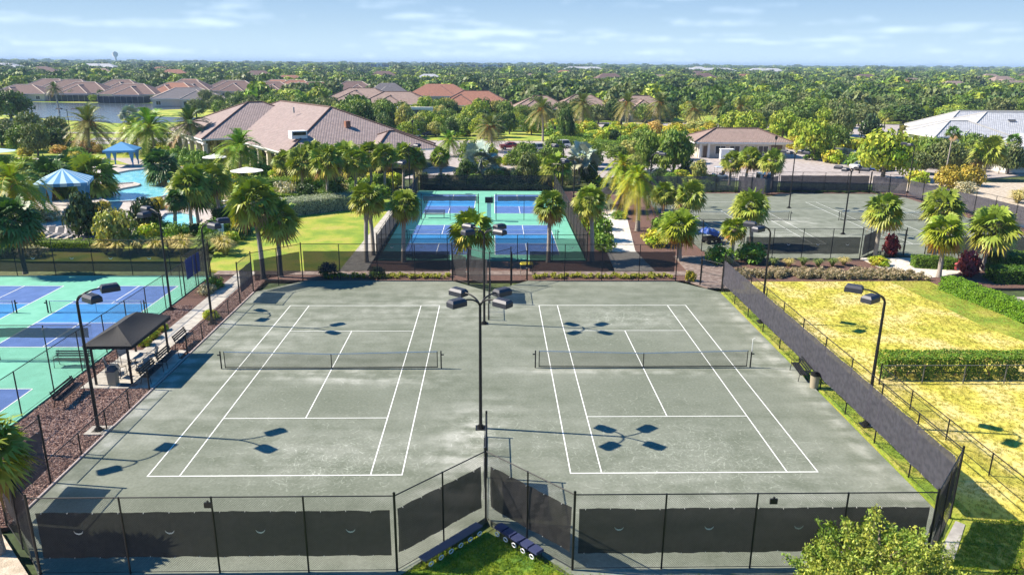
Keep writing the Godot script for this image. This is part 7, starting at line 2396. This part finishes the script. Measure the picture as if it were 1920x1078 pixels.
# a seated figure: one body surface grown round a skeleton of tapered capsules
func build_person() -> void:
	var t := thing("person", "person in a pale shirt and reddish cap sitting under the garden shelter", "person", Vector3(13.6, 0.0, -46.9), 0.5)
	var skin := Color(0.42, 0.24, 0.16)
	var shirt := Color(0.55, 0.47, 0.36)
	var shorts := Color(0.10, 0.11, 0.14)
	var cap := Color(0.40, 0.09, 0.05)
	var shoe := Color(0.3, 0.3, 0.3)
	# from, to, radius at both ends, colour
	var b := [[Vector3(0, 0.52, 0), Vector3(0, 0.80, 0.02), 0.15, 0.14, shirt], [Vector3(0, 0.80, 0.02), Vector3(0, 1.0, 0.05), 0.15, 0.12, shirt], [Vector3(-0.14, 0.98, 0.04), Vector3(0.14, 0.98, 0.04), 0.075, 0.075, shirt], [Vector3(0, 1.0, 0.05), Vector3(0, 1.12, 0.07), 0.05, 0.05, skin], [Vector3(0, 1.19, 0.09), Vector3(0, 1.25, 0.08), 0.088, 0.092, skin], [Vector3(0, 1.18, 0.17), Vector3(0, 1.20, 0.185), 0.018, 0.014, skin], [Vector3(0, 1.285, 0.07), Vector3(0, 1.30, 0.09), 0.092, 0.085, cap], [Vector3(0, 1.275, 0.15), Vector3(0, 1.265, 0.22), 0.03, 0.02, cap]]
	for s in [-1.0, 1.0]:
		b.append_array([[Vector3(0.19 * s, 0.96, 0.04), Vector3(0.24 * s, 0.72, 0.08), 0.052, 0.042, shirt], [Vector3(0.24 * s, 0.72, 0.08), Vector3(0.17 * s, 0.60, 0.30), 0.04, 0.03, skin], [Vector3(0.17 * s, 0.60, 0.30), Vector3(0.15 * s, 0.57, 0.38), 0.033, 0.02, skin], [Vector3(0.09 * s, 0.52, 0.02), Vector3(0.13 * s, 0.52, 0.44), 0.085, 0.06, shorts], [Vector3(0.13 * s, 0.50, 0.45), Vector3(0.14 * s, 0.10, 0.40), 0.052, 0.036, skin], [Vector3(0.14 * s, 0.06, 0.38), Vector3(0.15 * s, 0.045, 0.56), 0.045, 0.038, shoe], [Vector3(0.088 * s, 1.19, 0.08), Vector3(0.09 * s, 1.22, 0.075), 0.018, 0.018, skin]])
	var cell := 0.022
	var lo := Vector3(-0.36, -0.02, -0.24)
	var n := Vector3i(33, 66, 40)
	var f := PackedFloat32Array()
	f.resize(n.x * n.y * n.z)
	for z in n.z:
		for y in n.y:
			for x in n.x:
				f[(z * n.y + y) * n.x + x] = body_field(b, lo + Vector3(x, y, z) * cell)[0]
	# surface nets: one vertex in each crossed cell
	var at := {}
	for z in n.z - 1:
		for y in n.y - 1:
			for x in n.x - 1:
				var sum := Vector3.ZERO
				var k := 0
				for e in EDGES:
					var a: Vector3i = Vector3i(x, y, z) + e[0]
					var c: Vector3i = Vector3i(x, y, z) + e[1]
					var fa := f[(a.z * n.y + a.y) * n.x + a.x]
					var fc := f[(c.z * n.y + c.y) * n.x + c.x]
					if (fa < 0) != (fc < 0):
						sum += Vector3(a).lerp(Vector3(c), fa / (fa - fc))
						k += 1
				if k:
					at[Vector3i(x, y, z)] = lo + sum / k * cell
	var mb := MB.new()
	for z in range(1, n.z - 1):
		for y in range(1, n.y - 1):
			for x in range(1, n.x - 1):
				var p := Vector3i(x, y, z)
				var f0 := f[(z * n.y + y) * n.x + x]
				for ax in 3:
					var d := Vector3i(1 if ax == 0 else 0, 1 if ax == 1 else 0, 1 if ax == 2 else 0)
					var q := p + d
					var f1 := f[(q.z * n.y + q.y) * n.x + q.x]
					if (f0 < 0) == (f1 < 0):
						continue
					var u := Vector3i(0, 1, 0) if ax == 0 else (Vector3i(0, 0, 1) if ax == 1 else Vector3i(1, 0, 0))
					var w := Vector3i(0, 0, 1) if ax == 0 else (Vector3i(1, 0, 0) if ax == 1 else Vector3i(0, 1, 0))
					var c := [p - u - w, p - w, p, p - u]
					if not (at.has(c[0]) and at.has(c[1]) and at.has(c[2]) and at.has(c[3])):
						continue
					var mid: Vector3 = (at[c[0]] + at[c[2]]) * 0.5
					var col: Color = body_field(b, mid)[1]
					if f0 < 0:
						mb.quad(at[c[0]], at[c[1]], at[c[2]], at[c[3]], col)
					else:
						mb.quad(at[c[3]], at[c[2]], at[c[1]], at[c[0]], col)
	part("body", mb, M.tinted, t)
	slat_bench(Vector3(13.6, 0, -47.0), 0.5, 1.4, "dark slatted bench that the seated person sits on", M.black_metal)

const EDGES := [[Vector3i(0, 0, 0), Vector3i(1, 0, 0)], [Vector3i(0, 1, 0), Vector3i(1, 1, 0)], [Vector3i(0, 0, 1), Vector3i(1, 0, 1)], [Vector3i(0, 1, 1), Vector3i(1, 1, 1)], [Vector3i(0, 0, 0), Vector3i(0, 1, 0)], [Vector3i(1, 0, 0), Vector3i(1, 1, 0)], [Vector3i(0, 0, 1), Vector3i(0, 1, 1)], [Vector3i(1, 0, 1), Vector3i(1, 1, 1)], [Vector3i(0, 0, 0), Vector3i(0, 0, 1)], [Vector3i(1, 0, 0), Vector3i(1, 0, 1)], [Vector3i(0, 1, 0), Vector3i(0, 1, 1)], [Vector3i(1, 1, 0), Vector3i(1, 1, 1)]]

func body_field(bones: Array, p: Vector3) -> Array:
	var best := 9.0
	var out := 0.0
	var col := Color.WHITE
	for b in bones:
		var a: Vector3 = b[0]
		var ab: Vector3 = b[1] - a
		var h := clampf((p - a).dot(ab) / ab.length_squared(), 0.0, 1.0)
		var d := p.distance_to(a + ab * h) - lerpf(b[2], b[3], h)
		if d < best:
			best = d
			col = b[4]
		out += exp(-d * 70.0)
	return [-log(maxf(out, 1e-30)) / 70.0, col]

func build_gardens() -> void:
	var mixed := ["bush0", "bush_lime0", "bush_dark0", "bush_grey0", "bush_yellow0"]
	garden([-10, -67, 9, -67, 16, -70, 14, -77, -12, -75], 26, ["bush0", "bush_lime0", "bush_dark0", "bush_grey0"], 1.0, 2.4, 1.0, 1.9, "behind the pickleball enclosure", 501)
	garden([17, -66, 33, -66, 33, -76, 20, -76], 14, ["bush0", "bush_lime0", "bush_dark0"], 0.9, 1.8, 1.0, 1.8, "between rear court fence and car park", 502)
	garden([16, -132, 36, -118, 60, -124, 58, -168, 8, -172], 80, ["bush0", "bush_lime0", "bush_yellow0", "bush0", "bush_lime0", "bush_dark0", "bush_orange0"], 1.4, 3.2, 1.8, 3.6, "in the croton beds by the palm row", 503, false, 2.6)
	garden([-44, -58, -26, -66, -14, -64, -14, -72, -30, -72, -44, -66], 24, ["bush0", "bush_lime0", "bush_dark0"], 1.0, 2.4, 1.2, 2.2, "before the clubhouse wall", 504)
	garden([-33, -52, -15, -57, -13.2, -63, -20, -63, -34, -56], 26, ["bush0", "bush_lime0", "bush_dark0", "bush_grey0"], 1.2, 2.6, 1.2, 2.0, "along the clubhouse walk", 519)
	garden([-39, -56, -34, -49, -30, -52, -33, -64, -38, -66], 10, ["bush0", "bush_dark0", "bush_lime0"], 1.2, 2.6, 1.3, 2.2, "between pool and clubhouse hedge", 520)
	garden([-54, -89, -50, -90, -40, -78, -36, -70, -39, -70, -47, -82], 14, ["bush0", "bush_dark0", "bush_lime0", "bush_yellow0"], 1.0, 2.2, 1.2, 2.0, "at the clubhouse porch", 521)
	garden([-72, -60, -62, -60, -62, -94, -80, -96, -100, -88, -90, -60], 26, ["bush0", "bush_orange0", "bush_orange0", "bush_yellow0", "bush_lime0"], 1.0, 1.9, 1.2, 2.6, "in the croton beds beyond the pool", 505)
	garden([-104, -100, -64, -104, -62, -121, -104, -121], 22, ["bush_orange0", "bush_red0", "bush_yellow0", "bush0"], 1.0, 1.8, 1.3, 2.6, "beside the shuffleboard courts", 506)
	garden([-66, -34, -46, -25, -42, -31, -64, -45], 16, ["bush0", "bush_lime0", "bush_grey0"], 0.8, 1.8, 1.0, 2.0, "along the pool lawn", 507)
	garden([60, -92, 84, -92, 104, -112, 90, -134, 64, -128], 26, ["bush0", "bush_lime0", "bush_orange0", "bush_yellow0", "bush_gold0", "bush_grey0"], 1.2, 2.8, 1.5, 3.2, "beside the drive near the grey roofs", 508, false, 3.0)
	garden([62, -132, 86, -134, 96, -176, 62, -176], 18, ["oak0", "light0", "greyg0", "dark1", "light1"], 4.5, 7.5, 3.0, 5.0, "on the verge behind the kiosk", 509, true, 6.0)
	garden([-56, -130, -20, -138, -24, -196, -64, -200], 42, ["oak0", "oak1", "light0", "dark0", "dark1", "greyg1", "pale0"], 4.5, 8.0, 3.0, 5.0, "behind the clubhouse roof", 510, true, 5.0)
	garden([-18, -178, 62, -196, 64, -206, -50, -224, -60, -205], 50, ["oak0", "light1", "dark0", "pale1", "greyg0", "light0"], 3.5, 7.0, 2.6, 4.6, "in the gardens of the tan houses", 511, true, 4.5)
	garden([-24, -140, 12, -140, 10, -176, -40, -176], 26, ["oak0", "light0", "dark1", "pale0", "light1"], 3.0, 5.5, 2.4, 4.0, "between car park and palm row", 522, true, 4.5)
	garden([100, -178, 270, -200, 280, -262, 76, -240], 46, ["oak0", "oak1", "greyg0", "greyg1", "light0", "dark0"], 5.0, 8.5, 4.5, 8.0, "in the groves beyond the kiosk lawn", 512, true, 9.0)
	garden([-108, -100, -84, -100, -84, -122, -112, -140], 10, ["oak0", "dark0", "greyg0"], 4.0, 7.0, 3.0, 4.5, "by the shuffleboard lawn", 513, true, 6.0)
	garden([-120, -262, -84, -180, -70, -180, -64, -262, -96, -310], 26, ["dark0", "greyg0", "oak0", "greyg1"], 3.5, 6.5, 3.0, 5.0, "between pond and clubhouse", 514, true, 6.0)
	garden([-240, -292, -110, -290, -112, -330, -240, -335], 22, ["dark0", "greyg0", "oak0", "light1"], 2.5, 5.0, 2.0, 3.6, "round the pond houses", 515, true, 7.0)
	garden([108, -120, 200, -150, 200, -176, 128, -176], 14, ["oak1", "greyg1", "light0"], 4.0, 7.0, 3.5, 6.0, "beyond the grey roofs", 516, true, 8.0)
	garden([-35, -74, -33, -71, -44, -82, -56, -96, -60, -95, -48, -84], 18, ["bush0", "bush_dark0", "bush_lime0", "bush0"], 1.6, 3.0, 1.4, 2.2, "along the clubhouse porch", 524, false, 1.6)
	garden([-6, -80, 18, -82, 22, -92, 12, -98, -4, -94], 9, ["oak0", "light0", "pale1", "light1"], 2.8, 4.6, 1.8, 3.0, "in the car park islands", 525, true, 4.0)
	garden([70, -78, 92, -82, 100, -104, 84, -110, 74, -96], 16, ["light0", "oak1", "light1", "greyg0"], 3.0, 5.5, 2.4, 4.0, "before the grey roofs", 526, true, 4.0)
	garden([20, -96, 38, -96, 38, -112, 30, -116], 8, ["oak0", "light0", "pale0"], 3.0, 5.0, 2.2, 3.4, "beside the kiosk drive", 527, true, 4.5)
	garden([-30, -140, 0, -140, 4, -170, -18, -172], 16, ["bush0", "bush_dark0", "bush_lime0", "bush_yellow0"], 1.0, 2.2, 1.4, 2.8, "by the car park entrance", 517, false, 3.0)
	garden([-4, -86, 10, -90, 8, -98, -6, -96], 6, ["bush_lime0", "bush_yellow0", "bush0"], 0.8, 1.4, 1.2, 2.0, "in the car park island", 518)

func build_woods() -> void:
	var kinds := ["far_oak0", "far_oak1", "far_light0", "far_light1", "far_dark0", "far_dark1", "far_greyg0", "far_greyg1", "far_oak0", "far_dark1"]
	# clear ground: houses, roads, pond
	var clear := [P([-75, -125, -75, -245, -100, -262, -116, -330, -250, -345, -330, -330, -300, -150, -150, -140]), P([-60, -318, -60, -395, -110, -400, -170, -405, -250, -395, -260, -330, -120, -322]), P([-68, -250, -68, -318, 8, -330, 12, -250, 62, -222, 62, -200, -60, -205])]
	var n := 0
	rng.seed = 4242
	var groups := ["wood behind the pond houses", "wood behind the tan roofs", "wood behind the kiosk lawn"]
	var looks := {"far_oak0": "mid green rounded tree", "far_oak1": "mid green bushy tree", "far_light0": "light green rounded tree", "far_light1": "light green bushy tree", "far_dark0": "dark green rounded tree", "far_dark1": "dark green bushy tree", "far_greyg0": "grey-green rounded tree", "far_greyg1": "grey-green bushy tree"}
	# nearer trees one by one
	var spots := []
	for row in 26:
		var z := -196.0 - row * 11.5
		var half := (41.0 - z) * 0.70
		var x := -half + rng.randf() * 10
		while x < half:
			var p := Vector2(x + rng.randf_range(-4, 4), z + rng.randf_range(-5, 5))
			x += rng.randf_range(9, 17)
			var ok := true
			for c in clear:
				if Geometry2D.is_point_in_polygon(p, c):
					ok = false
			if p.x > 70 and p.x < 260 and p.y > -235: ok = false
			if p.x > -40 and p.x < 70 and p.y > -222: ok = false
			if p.x < -60 and p.y > -255: ok = false
			if ok: spots.append(p)
	for p in spots:
		if n >= 50: break
		n += 1
		var k: String = kinds[rng.randi() % kinds.size()]
		var where := 0 if p.x < -75 else (1 if p.x < 60 else 2)
		var h := rng.randf_range(6.0, 9.5)
		var r := rng.randf_range(5.0, 7.5)
		var t := thing("broadleaf_tree", "%s standing in the %s" % [looks[k], groups[where]], "tree", Vector3(p.x, -0.2, p.y), rng.randf() * TAU, "trees of the " + groups[where])
		placed(part("trunk", crowns["limbs%d" % (n % 3)], M.branch, t), Vector3.ZERO, Vector3(r, h, r))
		placed(part("crown", crowns[k], M.leaf, t), Vector3.ZERO, Vector3(r, h, r))
	# the rest of the wood runs to the horizon
	var many := {}
	for k in ["far_oak0", "far_light1", "far_dark0", "far_greyg1"]:
		many[k] = []
	var keys := many.keys()
	var fields := FastNoiseLite.new()
	fields.seed = 8
	fields.frequency = 0.0035
	for i in range(n, spots.size()):
		many[keys[i % 4]].append(tree_at(spots[i]))
	var d := 500.0
	while d < 6500.0:
		var half := d * 0.74
		var step := clampf(d * 0.013, 9.0, 70.0)
		var x := -half
		while x < half:
			var p := Vector2(x + rng.randf_range(-0.5, 0.5) * step, 41.0 - d + rng.randf_range(-0.5, 0.5) * step)
			x += step * rng.randf_range(0.7, 1.3)
			if d < 2500 and fields.get_noise_2dv(p) > 0.28:
				continue
			many[keys[rng.randi() % 4]].append(tree_at(p))
		d += step * 1.25
	var names := {"far_oak0": "mid green woodland stretching to the horizon", "far_light1": "light green trees scattered through the far woodland", "far_dark0": "dark green trees scattered through the far woodland", "far_greyg1": "grey-green trees scattered through the far woodland"}
	for k in keys:
		scatter("woodland", crowns[k], M.leaf, many[k], names[k], "woodland")

func tree_at(p: Vector2) -> Transform3D:
	var far := clampf((-p.y - 500.0) / 2500.0, 0.0, 1.0)
	var h := rng.randf_range(5.0, 8.5) * (1.0 + 0.9 * far)
	if rng.randf() < 0.06: h *= 1.35
	var r := h * rng.randf_range(0.7, 1.0) * (1.0 + 0.4 * far)
	return Transform3D(Basis(Vector3.UP, rng.randf() * TAU) * Basis.from_scale(Vector3(r, h, r)), Vector3(p.x, -0.3, p.y))

func _ready() -> void:
	setup_view()
	materials()
	more_materials()
	screens_too()
	build_grounds()

	build_fences()
	build_lamps()
	build_furniture()

	make_crowns()

	build_plants()

	build_background()
